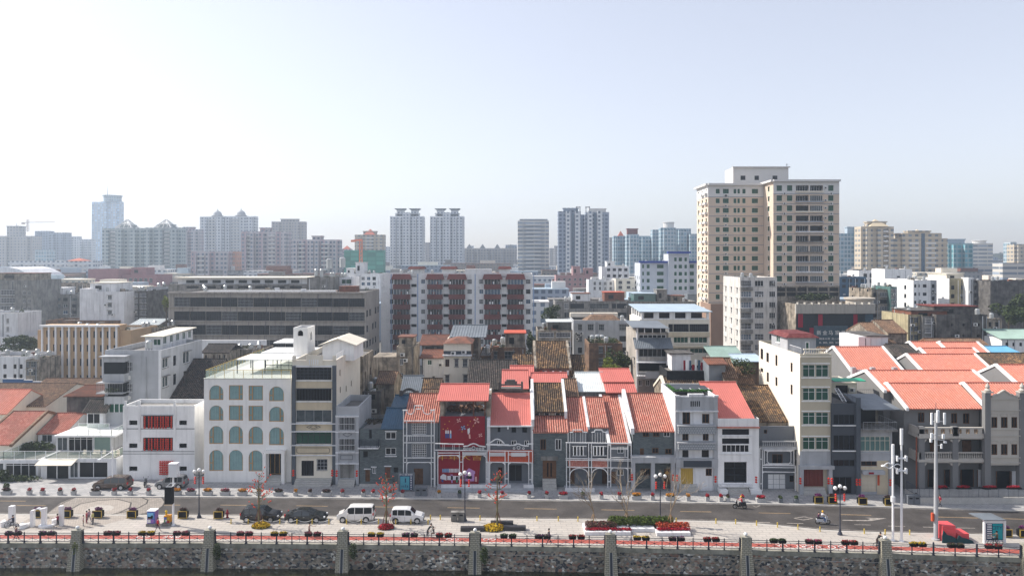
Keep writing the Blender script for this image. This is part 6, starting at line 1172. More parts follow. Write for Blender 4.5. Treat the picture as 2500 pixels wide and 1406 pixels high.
# beige terrace restaurant
D = 160; b = mk('terrace_building','beige building with light blue roof canopy and dark glazed upper floors',1562,1733,780,D,14,'cream2',par=0)
b.winp(b.f,1632,791,1643,810,w_dark); b.winp(b.f,1644,791,1682,810,w_fac); b.winp(b.f,1683,791,1730,810,w_fac)
for v0,v1 in ((823,837),(851,862)): b.winp(b.f,1645,v0,1680,v1,ST('tb','cream2','glass_g',nx=4,rec=.3)); b.winp(b.f,1685,v0,1727,v1,ST('tb','cream2','glass_g',nx=4,rec=.3))
b.auto(b.l,4,1.2,1.4,5,3.3,4,w_old); b.done(); balus(b.o,(X(1645,D),D-.4,Z(844,D)),(X(1728,D),D-.4,Z(844,D)),.6,.4,.09,'cream2'); m = MB(); b.f.bxp(m,1628,844,1733,848,0,.7); b.f.bxp(m,1626,811,1733,822,0,.25); b.part('cream_band',m,MT['cream'])
x0,x1 = X(1566,D),X(1731,D); wf = Face(x0,D,1,0,x1-x0,Z(780,D),Z(761,D)); m = MB()
for c in ((1571,1596),(1609,1635),(1648,1674),(1687,1725)): a,z1_ = wf.px(c[0],763); a2,z0_ = wf.px(c[1],777); wf.h.append((a,a2,z0_,z1_,0))
wf.mesh(m,depth=.3); m.box(x0,x1,D+13,D+13.3,Z(780,D),Z(761,D)).box(x0,x0+.3,D+.3,D+13,Z(780,D),Z(776,D));
for k in range(5): m.box(x0,x0+.3,D+.3+k*3,D+1+k*3,Z(776,D),Z(761,D))
m.build('roof_terrace_wall',MT['white'],b.o); MB().box(x0+1,x1-1,D+2,D+12,Z(780,D),Z(765,D)).build('dark_interior',MT['glass_d'],b.o)
MB().hexa([(x0-.6,D-.8,Z(761,D)),(x1+.6,D-.8,Z(761,D)),(x1+.3,D+14,Z(761,D)+.7),(x0-.6,D+14,Z(761,D)+.7)],[(x0-.6,D-.8,Z(760,D)),(x1+.6,D-.8,Z(760,D)),(x1+.3,D+14,Z(761,D)+.85),(x0-.6,D+14,Z(761,D)+.85)]).build('canopy_roof',MT['tin_blue'],b.o)
# sheds behind the row
b = T('small white concrete shed on the flat roofs right of the balcony tower',1640,1686,864,119,4,'white2',name='shed',cat='shed',par=.1,z0=6); MB().box(b.x0-.4,b.x1+.4,b.D-.4,b.D+4.4,b.z1,b.z1+.2).build('flat_roof',MT['concrete_d'],b.o)
b = T('corrugated grey metal shed with rust brown roof',1731,1771,888,113,4,'tin_grey',name='shed',cat='shed',par=0,z0=5); roofpart(b.o,b.x0-.2,b.x1+.2,b.D-.3,b.z1+.05,3,.5,'rust',both=False,prof='tin')
b = T('low building hung with black netting behind the shop roofs',1628,1735,905,116,6,M('netting',(.02,.022,.025),.9,var=.4,scale=2),name='netted_terrace',cat='terrace',par=.4)
m = MB()
for k in range(9): x = X(1668+k*7,117); m.box(x,x+R.uniform(.25,.5),116.8,116.85,Z(903,117),Z(903,117)+R.uniform(.7,1.8),k % 3)
tag(m.build('laundry',[MT['red_fab'],MT['white'],MT['glass_b']],loc=(X(1690,117),116.8,Z(903,117))),'red and white laundry drying above the black netting','laundry')
b = T('shed with wide pale green sheet roof below the white tiled block',1748,1812,880,148,8,'concrete',name='shed',cat='shed',par=0); roofpart(b.o,b.x0-.6,b.x1+.8,b.D-2,b.z1-.2,9,2.2,'tin_green',both=False,prof='tin',amp=.04)
b = T('brick hut with white sheet roof left of the pale tower house',1824,1858,880,140,8,'clay_wall',name='shed',cat='shed',par=0); roofpart(b.o,b.x0-2,b.x1+.5,b.D-1,b.z1,6,.6,'tin_blue',both=False,prof='tin'); hpx('old_tile_house','small brown tile roof beside the corrugated metal shed',1768,1800,921,112,4,2.4,'stucco_old','tile_brown',sp=.3)
hpx('old_tile_house','shadowed brown tile roof left of the pale tower house side wall',1800,1850,955,113,6,3,'stucco_old','tile_brown',sp=.3)
# white tiled block
D = 200; b = mk('white_tiled_block','white tiled eight storey block with stacked enclosed balconies',1807,1897,677,D,16,M('tile_wall',(.66,.635,.6),var=.1,streak=.5),par=.7)
for k in range(7):
    v = 685+26*k; b.winp(b.f,1809,v,1834,v+14,R.choice([w_bal,w_cage,ST('bl','steel','glass_b','white2',nx=4,cage=.3)])); b.winp(b.f,1843,v,1864,v+14,R.choice([w_bal,w_cage,w_sh])); b.winp(b.f,1878,v,1893,v+14,w_sh)
b.auto(b.l,3,.9,1.3,2.2,2.9,8,w_old); b.done(); clutter(b,6);
for k in range(7): band(b,1806,701+26*k,1836,709+26*k,.9,'concrete','balcony_wall')
acs(b,[(1855,722),(1890,690),(1888,790),(1862,850)])
# --- the tall tower
BE = M('tower_beige',(.66,.54,.43),var=.04,streak=.04); WT = M('tower_white',(.68,.67,.65),var=.04)
w_t = ST('wt','green_sh','glass_g','white',nx=2,sill=True,fw=.09); w_t2 = ST('wt2','green_sh','glass_g','white',nx=3,sill=True,hood=True,fw=.09)
for nm,lab,u0,u1,vt,D,dep,rows_,dv,v0,cs in (('left','left wing of the tall beige residential tower, set further back',1729,1864,449,229.5,14,13,23.4,461.5,((1747.5,1757,w_t),(1765,1779,w_t2),(1791,1797.6,w_t),(1800.5,1806,w_t),(1812.5,1820,w_t),(1835.5,1850.5,w_t))),
    ('right','right wing of the tall beige residential tower with paired balconies',1888,2049,440,221,16,12,24.5,453,((1896,1909,w_t2),(1921.5,1934,w_t2),(2022,2034.6,w_t2)))):
    b = mk('residential_tower',lab,u0,u1,vt,D,dep,BE,cat='tower',par=.8)
    for k in range(rows_):
        for a,c,s in cs:
            if k > 10 and nm == 'right': continue
            b.winp(b.f,a,v0+dv*k,c,v0+dv*k+(11.5 if nm == 'left' else 13.5),s)
        if nm == 'right':
            for a,c in ((1943,1974),(1977.6,2008.7)): b.winp(b.f,a,v0+dv*k,c,v0+dv*k+17,R.choice([ST('tbal','steel','glass_d','white',nx=5,rec=.9),ST('tbal2','grey_light','glass_d',nx=1,rec=1.1),ST('tbal3','white','glass',nx=6,rec=.2)]))
    for k in range(rows_): b.auto(b.l,2 if nm == 'right' else 3,1.3,1.4,Z(v0+dv*k+12,D),3,1,w_t2)
    b.done(depth=.25); m = MB(); b.f.bxp(m,u0-1,vt-1,u1+1,vt+4,0,.9); b.l.bx(m,-.5,b.l.L+.3,b.z1-.5,b.z1+.1,0,.9); b.part('cornice',m,WT)
    m = MB(); f = b.f; zt_,zb_ = b.z1-.5,Z(v0+dv-4,D)
    for hh_ in range(1):
        q = Face(f.O.x,f.O.y-.04,1,0,f.L,zb_,zt_); q.h = [h for h in f.h]; q.mesh(m,depth=.02); b.l.bx(m,.02,b.l.L,zb_,zt_,0,.05) if nm == 'left' else None
    b.part('white_top_storey',m,WT); m = MB()
    for k in range(rows_): f.bxp(m,u0,v0+dv*(k+1)-4.4,u1,v0+dv*(k+1)-3.4,.0,.08)
    b.part('storey_band',m,M('blue_band',(.16,.22,.3),var=0))
    if nm == 'right':
        for k in range(12): m = MB(); b.f.bxp(m,1942,v0+dv*k+13.5,2010,v0+dv*k+17,0,.5); b.part('balcony_front',m,MT[R.choice(['cream2','grey_light','white2','concrete'])])
        acs(b,[(1915,v0+dv*k+20) for k in range(11)]+[(2015,v0+dv*k+R.choice([6,12])) for k in range(11)]+[(2029,v0+dv*k+20) for k in range(10)])
    else:
        acs(b,[(1772,477)]+[(1772,v0+dv*k-5) for k in range(1,12)]); [MB().box(b.x0-.9,b.x0,b.D+.8+j*4.2,b.D+3.6+j*4.2,Z(v0+dv*k+14,D),Z(v0+dv*k+9,D)).build('side_balcony',WT,b.o) for k in range(13) for j in range(2)]
D = 233; b = mk('tower_penthouse','white lift house on top of the beige residential tower',1790,1925,409,D,9,WT,cat='roof house',z0=53,par=.4); b.rows(b.f,[(1808,1820),(1842,1853),(1886,1898)],[(429,440)],w_dark); b.done(); m = MB(); b.f.bxp(m,1787,407,1928,410,0,.6); b.part('cornice',m,WT); MB().tube(P(1921,408,D),P(1921,399,D),.08,n=4).tube(P(1918,404,D),P(1924,402,D),.05,n=4).build('antenna',MT['rail'],b.o)
b = T('plain pinkish podium wall at the foot of the tall tower',1735,1800,742,224,12,M('podium',(.3,.2,.15),var=.08),name='tower_podium',cat='building'); T('glazed two storey podium below the right tower wing',1890,2050,698,219,3,'stucco_old',[(cols(1895,22,26,6),702,12,2,9,w_dark)],name='tower_podium',cat='building')
m = leaves(MB(),(X(1990,216),216.5,Z(725,216)),(6,1.2,1.1),500,.35); tag(m.build('terrace_hedge',MT['leaf'],loc=(X(1990,216),216,Z(728,216))),'dark green roof hedge at the foot of the right tower wing','hedge',kind='stuff')
# --- furniture shop
D = 190; b = mk('furniture_store','furniture store with black glass front, red strips and a blue grey sign',1943,2133,742,D,13,MT['stucco_old'],cat='shop',par=1.2); b.auto(b.l,4,1,1.6,3,4,3,w_old); b.done()
m = MB(); b.f.bxp(m,1944,766,2132,850,.02,.12); b.part('black_glass_front',m,Mbrick('bglass',(.012,.018,.025),(.016,.024,.033),(.012,.017,.023),1.2,.8,.03,rough=.6)); m = MB(); b.f.bxp(m,1941,742,2134,765,0,.7); b.part('stone_fascia',m,M('fascia',(.42,.4,.36),var=.08,streak=.3))
m = MB(); [b.f.bxp(m,1945+k*17.5,738,1947.5+k*17.5,744,-.2,1.0) for k in range(11)]; b.part('fascia_brackets',m,MT['fascia'])
for u0,v0,u1,v1 in ((1948,766,1960,799),(1997,767,2008,797),(2083,767,2093,800),(1976,800,1986,820),(2069,800,2079,845)): m = MB(); [b.f.bxp(m,u0+(u1-u0)*k/4,v0,u0+(u1-u0)*(k+.75)/4,v1,.12,.22) for k in range(4)]; b.part('red_strip',m,M('strip_red',(.36,.012,.045),.5,var=0))
m = MB(); b.f.bxp(m,1986,795,2069,850,.12,.3); o = b.part('sign_board',m,Mbrick('sign_blue',(.05,.09,.13),(.06,.11,.15),(.03,.06,.09),1.1,.7,.04,rough=.4)); m = MB(); b.f.bxp(m,2112,766,2131,850,.12,.2); b.part('blue_side_panel',m,MT['sign_blue'])
sw = M('sign_white',(.75,.74,.74),.5,var=0); fy_ = D-.33
for ch,u,s in zip('新金马家具',(1999.5,2014,2028,2044,2058.5),(1.25,)*5): text(ch,s,P(u,813,fy_),(pi/2,0,0),sw,'sign_lettering',.02,par=o)
text('精准大师  匠心定制',.52,P(2028.5,827.3,fy_),(pi/2,0,0),sw,'sign_lettering',.02,sx=1.35,par=o); text('床、橱柜、橱柜、窗帘、软品',.5,P(2032,836.6,fy_),(pi/2,0,0),sw,'sign_lettering',.02,sx=1.05,par=o); text('新\n金',.85,P(2130,789,fy_),(pi/2,0,0),sw,'sign_lettering',.02,par=o)
c = P(2098,738,197); MB().lathe((c.x,197,Z(742,197)),[(3.4,-1),(3.4,1.1),(3.9,1.3),(3.9,1.7),(3.2,1.75),(.01,1.9)],20).build('roof_rotunda',M('rot',(.5,.45,.38),var=.05),b.o)
# --- right side blocks
b = T('white block with sunlit flank and three window columns right of the store',2230,2272,684,240,20,'white',[([(2232,2237),(2242,2246),(2253,2262)],694,20,4,8,w_dark)],side=[('l',2,1.3,1.4,10,2.9,5,w_dark)]); b = T('grey balcony wing beside the white block with sunlit flank',2272,2287,684,241,14,'grey_light',[([(2275,2283)],694,15,5,9,w_hole)])
b = T('pale yellow stained block with dark windows between two white walls',2318,2364,680,246,16,M('stain_y',(.46,.4,.25),var=.2,streak=.6),[([(2322,2330),(2346,2357)],697,21,4,10,w_dark)],side=[('l',2,1.2,1.5,10,2.9,5,w_dark)]); MB().box(b.x0-.1,b.x0,b.D,b.D+16,0,b.z1).build('white_flank',MT['white'],b.o); top(b,.0,.9,.1,.8,2,'cream2')
T('white walled slab right of the yellow stained block',2364,2377,678,243,14,'white'); b = T('grey apartment wing with dark recessed balconies on the right',2378,2418,690,243,14,'concrete',[([(2379,2388),(2392,2412)],698,17.5,4,10,[w_hole,w_bal])]); b = T('dark blue grey weathered block at the right edge',2418,2560,686,236,14,'concrete_d',[([(2436,2444),(2462,2467)],740,22,2,9,w_hole)])
T('clean white box shaped block on the right skyline',2160,2227,657,330,12,'white',[([(2190,2197)],674,10,1,4,w_dark)]); T('white low block with four dark windows behind the tower',2097,2158,661,345,12,'white2',[(cols(2108,9,15,4),668,14,2,9,w_dark)]); T('teal and grey low building right of the tall tower',2050,2115,676,320,10,'tin_navy',[(cols(2056,9,15,4),681,14,2,8,w_dark)])
b = T('brown grey apartment block with balconies behind the furniture store',2128,2174,706,238,16,'stucco_old',[([(2132,2140),(2148,2168)],714,17,5,10,[w_hole,w_bal])],side=[('l',3,1,1.3,6,3,6,w_dark)]); clutter(b,6); b = T('narrow column of glass balconies left of the white sunlit block',2174,2190,700,236,12,'glass_t',[([(2176,2188)],706,14,6,9,w_bal)])
b = T('old yellow grey balcony house with rounded corner on the right',2217,2252,768,168,12,'stain_y',[([(2221,2229),(2232,2241)],776,21,4,11,w_old)]); b = T('grey wing with caged balconies beside the rounded corner house',2252,2286,772,167,12,'concrete',[([(2258,2272)],778,22,4,12,w_bal)]); top(b,-.6,2,.1,.8,1.7,'rust',rmat='concrete_d')
b = T('huge dark stained blank wall building on the right',2286,2410,768,166,14,'concrete_d',[([(2322,2326),(2350,2355),(2385,2392)],790,27,2,6,w_hole)]); top(b,.1,.95,.2,.7,2.2,'concrete_d',rmat='brown_red'); clutter(b,8)
b = T('stained corner house with tree growing behind it on the right',2408,2446,778,176,10,'stucco_old',[([(2414,2420),(2430,2438)],786,24,2,12,w_dark)]); b = T('pale plaster hut with dark flat roof beside the separate coral roof',2096,2168,822,136,8,'white2',name='hut',cat='house',par=0); MB().box(b.x0+1.4,b.x1+.2,b.D-.3,b.D+8.4,b.z1,b.z1+.25).build('flat_roof',MT['concrete_d'],b.o)
for lab,a,c,v,D,w,r in (('small brown roofed house left of the rounded corner house',2132,2164,820,150,'stucco_old','tile_brown'),('small clay roofed house below the white sunlit block',2168,2214,812,158,'stucco_old','tile_brown'),('old dark tiled house between the coral roofs',2206,2262,880,128,'concrete_d','tile_dark'),('pink walled gabled house with brown tile roof on the right',2300,2440,862,142,'clay_wall','tile_brown'),('old tiled house at the right edge above the coral roofs',2440,2560,905,124,'clay_wall','tile_old'),('dark tiled house next to the pale plaster hut',2032,2094,884,138,'concrete_d','tile_old'),('long old tiled house filling the gap left of the pale hut',2150,2220,868,133,'stucco_old','tile_old')): hpx('old_tile_house',lab,a,c,v,D,6,2.2,w,r,sp=.4)
b = T('white house with small arched windows at the right edge',2446,2560,826,160,9,'white',[(cols(2455,6,17,4),836,14,1,9,w_dark)],name='town_house',cat='house',par=0); roofpart(b.o,b.x0-.4,b.x1,b.D-.2,b.z1,6,1.4,'tin_green',both=False,prof='tin'); b = T('low hut with bright blue sheet roof at the right edge',2436,2490,864,140,6,'concrete_d',name='hut',cat='house',par=0); roofpart(b.o,b.x0-.5,b.x1+.5,b.D-.3,b.z1,5,.9,M('tin_cyan',(.12,.36,.55),.5,var=.1).name,both=False,prof='tin')
# white and blue institute
IW = M('institute_white',(.5,.53,.58),var=.04); D = 300
b = T('blue trimmed white stair tower of the institute left of the beige tower',1632,1682,620,306,10,IW,[([(1646,1652),(1657,1665),(1671,1677)],629,17.5,5,9,w_t)],name='institute_tower',cat='building'); m = MB(); b.f.bxp(m,1629,614,1685,619,-.5,1.2); b.part('blue_roof_edge',m,M('roof_blue',(.03,.06,.3),var=0))
b = T('white institute wing with bright blue roof edge and green windows',1563,1632,642,308,14,IW,[([(1568,1572),(1579,1586),(1604,1620)],646,17.4,5,9,w_t)],side=[('l',3,1.2,1.4,8,3,6,w_t)],name='institute_wing'); m = MB(); b.f.bxp(m,1560,637,1632,642,0,1.0); b.part('blue_roof_edge',m,MT['roof_blue']); clutter(b,6)
b = T('right institute wing with blue roof edge behind the tower corner',1682,1720,642,309,14,IW,[([(1684,1694)],646,17.4,5,9,w_t)],name='institute_wing'); m = MB(); b.f.bxp(m,1682,637,1720,642,0,1.0); b.part('blue_roof_edge',m,MT['roof_blue'])
b = T('white stepped block with square windows left of the institute',1469,1536,651,350,12,'white2',[(cols(1482,8,14,4),655,15,2,7,w_dark)]); top(b,.2,.5,.2,.7,3,'white'); b = T('small white block with columns below the stepped white block',1437,1500,683,322,10,'white2',[(cols(1449,6,13,4),688,12,2,8,w_sh)]); b = T('cream low block between the stepped block and the institute',1503,1562,681,318,10,'cream2',[(cols(1510,9,20,3),686,12,2,7,w_sh)])
b = T('pink low apartment block below the blue grey twin tower',1357,1440,672,380,12,M('pinkish',(.42,.25,.25),var=.08),[(cols(1362,6,13,6),679,12,2,6,w_sh)]); top(b,.5,.72,.1,.7,5,'pinkish'); top(b,.85,1.1,.1,.7,4,'pinkish')
# --- trees in the old town
def tree(label,u,v,D,rx,rz,n,mat='leaf',trunk=3.,s=.3,name='leafy_tree',squash=1.):
    p = P(u,v,D); t = thing(name,label,'tree',(p.x,D,p.z-rz-trunk)); m = MB().tube((p.x,D,p.z-rz-trunk),(p.x+.2,D,p.z-rz*.3),.25,.12,6)
    for k in range(6): a = k*1.05; m.tube((p.x,D,p.z-rz*.9),(p.x+cos(a)*rx*.6,D+sin(a)*rx*.6,p.z+R.uniform(-.3,.4)*rz),.1,.04,4)
    m.build('trunk',MT['bark'],t); q = MB()
    for k in range(9): a = R.uniform(0,6.3); r = R.uniform(.2,.7); leaves(q,(p.x+cos(a)*r*rx,D+sin(a)*r*rx,p.z+R.uniform(-.5,.6)*rz),(rx*.45,rx*.45,rz*.42),n//9,s)
    q.build('crown',MT[mat],t)
def bare(label,u,vb,D,h,mat='bark_l',n0=3,name='bare_tree',fl=None,spread=.55,z0=0,seed=1,stakes=False):
    rr = random.Random(seed); p = P(u,vb,D) if vb else None; p = Vector((X(u,D),D,z0)) if vb is None else p; t = thing(name,label,'tree',tuple(p)); m = MB(); tips = []
    def br(a,d,L,r,k):
        b_ = a+d*L; m.tube(a,b_,r,r*.7,5 if k < 2 else 3,cap=False)
        if k >= 6: tips.append(b_); return
        for _ in range(2 if k > 1 else 3):
            nd = (d+Vector((rr.uniform(-1,1),rr.uniform(-1,1),rr.uniform(-.35,.6)))*spread).normalized(); br(b_ if rr.random() < .7 else a+d*L*.7,nd,L*rr.uniform(.62,.85),r*.66,k+1)
        tips.append(b_)
    br(p,Vector((0,0,1)),h*.33,h*.016,0); m.build('branches',MT[mat],t)
    return t,tips,p
tree('dark rounded tree above the pale houses at the left edge',55,838,182,4.4,2.2,2600,s=.3); tree('bright green shrub tree in front of the brick roof garden house',1488,893,124,2.0,1.5,1500,'leaf_y',3,.18); tree('dark bushy tree right of the bright green shrub',1508,882,130,2.2,2.4,1400,s=.2)
tree('yellow green climber tree on the left end of the factory',405,742,192,1.2,2.4,500,'leaf_y',6,.25); tree('thin green tree behind the corrugated shed',1815,892,117,2.2,1.4,700,s=.16); tree('large dark tree at the right edge behind the stained corner house',2462,770,190,4.5,3.2,1500,s=.34); tree('dry brown green tree at the far right edge',2500,745,205,4,3.5,1200,s=.34); tree('dark tree between the brown balcony house and the apartment block',1296,852,160,1.5,4,700,s=.3); tree('small dark tree right of the apartment block',1345,762,210,3,2.4,700,s=.35)
for k,(u,D,h,z0) in enumerate(((450,180,7,3),(545,180,7,3),(600,181,6.5,3.5),(1400,140,8,5),(1775,125,6.5,5),(1830,116,5,6))): bare('bare leafless tree '+['before the white boundary wall, left one','before the white boundary wall, middle one','before the white boundary wall, right one','between the glazed balconies and the brick garden house','beside the pale green sheet roof','above the shadowed brown tile roof'][k],u,None,D,h,'bark',seed=k+3,z0=z0)
# ================= DISTANT TOWERS =================
G1 = Mgrid('g_green',(.36,.41,.41),(.06,.1,.12),3.4,3.1,.55,.5,band=(.4,.44,.43)); G2 = Mgrid('g_white',(.62,.64,.66),(.08,.11,.15),3.4,3.1,.5,.5); G3 = Mgrid('g_pink',(.48,.45,.46),(.07,.1,.14),3.2,3,.5,.5,strip=(.42,.33,.35)); G4 = Mgrid('g_blue',(.28,.33,.41),(.04,.06,.1),3.2,3,.6,.55)
G5 = Mgrid('g_beige',(.46,.39,.29),(.1,.12,.14),4.2,3.2,.5,.45,band=(.54,.48,.38)); G6 = Mgrid('g_glass',(.44,.5,.54),(.09,.17,.22),2.6,3.2,.75,.7,band=(.45,.5,.52)); G7 = Mgrid('g_ribbon',(.55,.53,.49),(.13,.16,.2),9,3.1,.95,.45); G8 = Mgrid('g_tan',(.42,.4,.38),(.12,.13,.16),3.2,3,.5,.5)
G9 = Mgrid('g_net',(.03,.2,.14),(.025,.16,.12),6,3,.9,.8)
def tower(label,u0,u1,vt,D,mat,dep=None,bays=(),tops=(),name='tower_block',z0=0,slabs=None,cat='tower',trim=None):
    x0,x1,z = X(u0,D),X(u1,D),Z(vt,D); dep = dep or max(9,(x1-x0)*.28); t = thing(name,label,cat,((x0+x1)/2,D,z0)); m = MB().box(x0,x1,D,D+dep,z0,z); m.build('wall',mat,t)
    MB().box(x0+.6,x1-.6,D+.6,D+dep-.6,z-.01,z+.02).build('roof',MT['roof_grey'],t); rm = trim or WT
    for b in bays:
        a,c,off = b[:3]; zt_ = Z(b[3],D) if len(b) > 3 else z-1.2; MB().box(X(a,D),X(c,D),D-off,D-.01,z0,zt_).build('bay',(b[4] if len(b) > 4 else mat),t)
    if slabs:
        for a,c in slabs:
            n = 0; zz = z-3.2
            while zz > 6 and n < 30: MB().box(X(a,D),X(c,D),D-1.6,D-.02,zz-.5,zz+.5).build('balcony',rm,t); zz -= 3.1; n += 1
    for q in tops: # (u0, u1, vtop, material, shape)
        a,c,v,mt,sh = q; xa,xb,za = X(a,D),X(c,D),Z(v,D); cx,hw = (xa+xb)/2,(xb-xa)/2; ya,yb = D+dep*.25,D+dep*.75; cy = D+dep*.5
        if sh == 'box': MB().box(xa,xb,ya,yb,z-.05,za).box(xa-.5,xb+.5,ya-.5,yb+.5,za-.01,za+.8).build('roof_house',mt,t)
        elif sh == 'pyr': MB().hexa([(xa,cy-hw,z),(xb,cy-hw,z),(xb,cy+hw,z),(xa,cy+hw,z)],[(cx-.2,cy-.2,za),(cx+.2,cy-.2,za),(cx+.2,cy+.2,za),(cx-.2,cy+.2,za)]).build('pyramid_roof',mt,t)
        elif sh == 'dome': h = za-z; MB().lathe((cx,cy,z),[(hw*1.0,0),(hw*1.1,h*.12),(hw*.8,h*.16),(hw*.8,h*.3),(hw*.66,h*.5),(hw*.35,h*.66),(hw*.1,h*.72),(hw*.12,h*.8),(.2,h*.85),(.12,h)],14).build('dome',mt,t)
        elif sh == 'wing': h = za-z; MB().box(cx-hw*.6,cx+hw*.6,ya,yb,z,z+h*.75).build('roof_house',mt,t); MB().hexa([(cx-hw*.55,ya,z+h*.7),(cx+hw*.55,ya,z+h*.7),(cx+hw*.55,yb,z+h*.7),(cx-hw*.55,yb,z+h*.7)],[(xa,ya-3,za-.4),(xb,ya-3,za-.4),(xb,yb+3,za-.4),(xa,yb+3,za-.4)]).build('winged_roof',MT['grey_paint'],t)
        elif sh == 'mast': MB().tube((cx,cy,z),(cx,cy,z+(za-z)*.5),.9,.5,6).tube((cx,cy,z+(za-z)*.5),(cx,cy,za),.4,.1,4).build('mast',mt,t)
        elif sh == 'wire':
            w = MB(); ap = Vector((cx,cy,za)); cs = [Vector((cx+hw*i,cy+hw*j,z)) for i,j in ((-1,-1),(1,-1),(1,1),(-1,1))]
            for i in range(4):
                w.tube(cs[i],ap,.5,.4,4).tube(cs[i],cs[(i+1) % 4],.4,.4,4); mid = cs[i].lerp(cs[(i+1) % 4],.5); w.tube(mid,ap,.3,.3,3).tube(cs[i].lerp(ap,.5),cs[(i+1) % 4].lerp(ap,.5),.3,.3,3)
                for k in (.25,.75): w.tube(cs[i].lerp(cs[(i+1) % 4],k),cs[i].lerp(ap,.5) if k < .5 else cs[(i+1) % 4].lerp(ap,.5),.25,.25,3)
            w.build('wire_pyramid',mt,t)
        elif sh == 'cyl': MB().lathe((cx,cy,z),[(hw,0),(hw,(za-z)*.8),(hw*1.12,(za-z)*.85),(hw*1.12,za-z),(.1,za-z+.3)],16).build('round_top',mt,t)
        elif sh == 'frame': MB().box(xa,xa+.8,ya,ya+.8,z,za).box(xb-.8,xb,ya,ya+.8,z,za).box(xa,xb,ya,ya+.8,za-.8,za).build('roof_frame',mt,t)
    return t
Tt = tower
RD = M('hat_red',(.5,.13,.07),var=0); YC = M('hat_cream',(.6,.5,.34),var=0); GY = MT['grey_light']
Tt('brown red block with small dome on the left skyline',-60,78,576,780,G8,bays=[(-10,20,3),(40,70,3)],tops=[(10,44,553,G8,'box'),(20,36,540,GY,'dome')]); Tt('dark blue grey slab below the tower crane',85,122,564,900,G4,bays=[(90,98,3)]); Tt('dark blue grey stepped slab left of the glass skyscraper',118,164,568,880,G4,bays=[(126,134,3),(148,156,3)]); Tt('pale slender apartment tower left of the glass skyscraper',165,190,577,950,G2,bays=[(170,176,3)]); Tt('pale stepped apartment tower beside the glass skyscraper',190,224,584,930,G2,bays=[(196,202,3),(210,216,3)]); Tt('low dark office block with curved white front on the left',85,122,610,700,G6)
Tt('long white apartment row with stacked balconies at far left',20,122,637,560,G2,slabs=[(30,48),(60,78),(90,108)],name='apartment_row',cat='building'); Tt('white apartment row with roof turrets left of the green towers',124,234,637,555,G2,slabs=[(136,154),(166,184),(196,212)],tops=[(165,205,630,RD,'pyr')],name='apartment_row',cat='building')
Tt('tall glass skyscraper with rounded crown and thin mast',247,293,492,1000,Mgrid('g_sky',(.5,.55,.6),(.3,.4,.5),4,3.4,.7,.7),dep=10,bays=[(252,262,3),(276,286,3)],tops=[(250,290,477,G6,'cyl'),(252,262,448,GY,'mast')],name='skyscraper'); Tt('narrow pale companion shaft left of the glass skyscraper',224,246,493,1010,MT['g_sky'],name='skyscraper')
Tt('greenish tower pair under the left wire pyramid',250,350,557,620,G1,bays=[(256,270,4),(288,302,4),(322,336,4)],slabs=[(272,286)],tops=[(287,322,551,G1,'box'),(284,324,535,WT,'wire')]); Tt('greenish tower pair under the right wire pyramid',353,443,556,615,G1,bays=[(358,370,4),(386,400,4),(420,434,4)],slabs=[(402,416)],tops=[(382,420,550,G1,'box'),(380,420,535,WT,'wire')])
Tt('pink and white tower left of the twin domed towers',443,488,560,700,G3,bays=[(450,460,3),(470,480,3)],tops=[(445,470,556,G3,'box')]); Tt('left one of the twin towers crowned by domes',488,546,529,760,G2,bays=[(492,506,3),(530,542,3)],slabs=[(510,526)],tops=[(514,540,508,GY,'dome')]); Tt('right one of the twin towers crowned by domes',547,623,528,765,G2,bays=[(552,562,3),(604,618,3)],slabs=[(566,584)],tops=[(572,598,507,GY,'dome')])
Tt('broad pink ribbed tower in front of the domed twins',588,703,565,560,G3,bays=[(592,604,3),(614,622,3),(636,646,3),(690,700,3)],slabs=[(602,612),(656,672)],tops=[(632,656,558,G3,'box')]); Tt('beige tower behind the broad pink ribbed tower',663,743,541,760,G8,bays=[(668,684,3),(716,732,3)],tops=[(684,726,536,G8,'box')]); Tt('wide pink and grey tower left of the construction site',712,828,585,540,G3,bays=[(718,728,3),(758,768,3),(770,780,3),(816,826,3)],slabs=[(728,744),(786,804)],tops=[(760,784,578,G3,'box')]); Tt('lower pink grey tower before the domed twins',466,561,614,500,G3,bays=[(472,482,2),(505,514,2),(548,558,2)],slabs=[(484,500)]); Tt('narrow orange tower strip right of the lower pink tower',561,578,614,505,Mgrid('g_or',(.6,.33,.24),(.2,.16,.15),3,3,.4,.45))
Tt('beige tower with red hat roof above the green netting',866,938,573,700,G5,bays=[(870,882,3),(922,934,3)],slabs=[(893,912)],tops=[(886,918,566,G5,'box'),(888,916,559,RD,'pyr')]); Tt('small pinkish tower with red cap left of the green netting',830,856,608,720,G3,tops=[(836,854,600,RD,'pyr')]); Tt('construction building wrapped in green safety netting',840,936,611,520,G9,name='construction_building',cat='construction site')
for lab,u,D in (('left one of the white towers with winged roofs',993,760),('right one of the white towers with winged roofs',1091,765)): Tt(lab,u-41,u+41,528,D,G2,dep=14,bays=[(u-38,u-26,3),(u-9,u+9,4,519),(u+26,u+38,3),(u-24,u-14,2),(u+14,u+24,2)],slabs=[(u-8,u+8)] if u > 1000 else None,tops=[(u-29,u+29,522,G2,'box'),(u-31,u-3,508,G2,'wing'),(u+4,u+32,508,G2,'wing')])
for k,(u0,u1,v) in enumerate(((1131,1160,606),(1160,1196,606),(1196,1232,606),(1232,1262,606))): Tt('slab of the distant beige terrace row, '+['leftmost beside the winged tower','second from left with cap','third from left','right end next to the ribbon tower'][k],u0,u1,v,820,G8,bays=[(u0+4,u0+9,3),(u1-9,u1-4,3)],tops=[((u0+u1)/2-7,(u0+u1)/2+7,596,MT['grey_paint'],'pyr')])
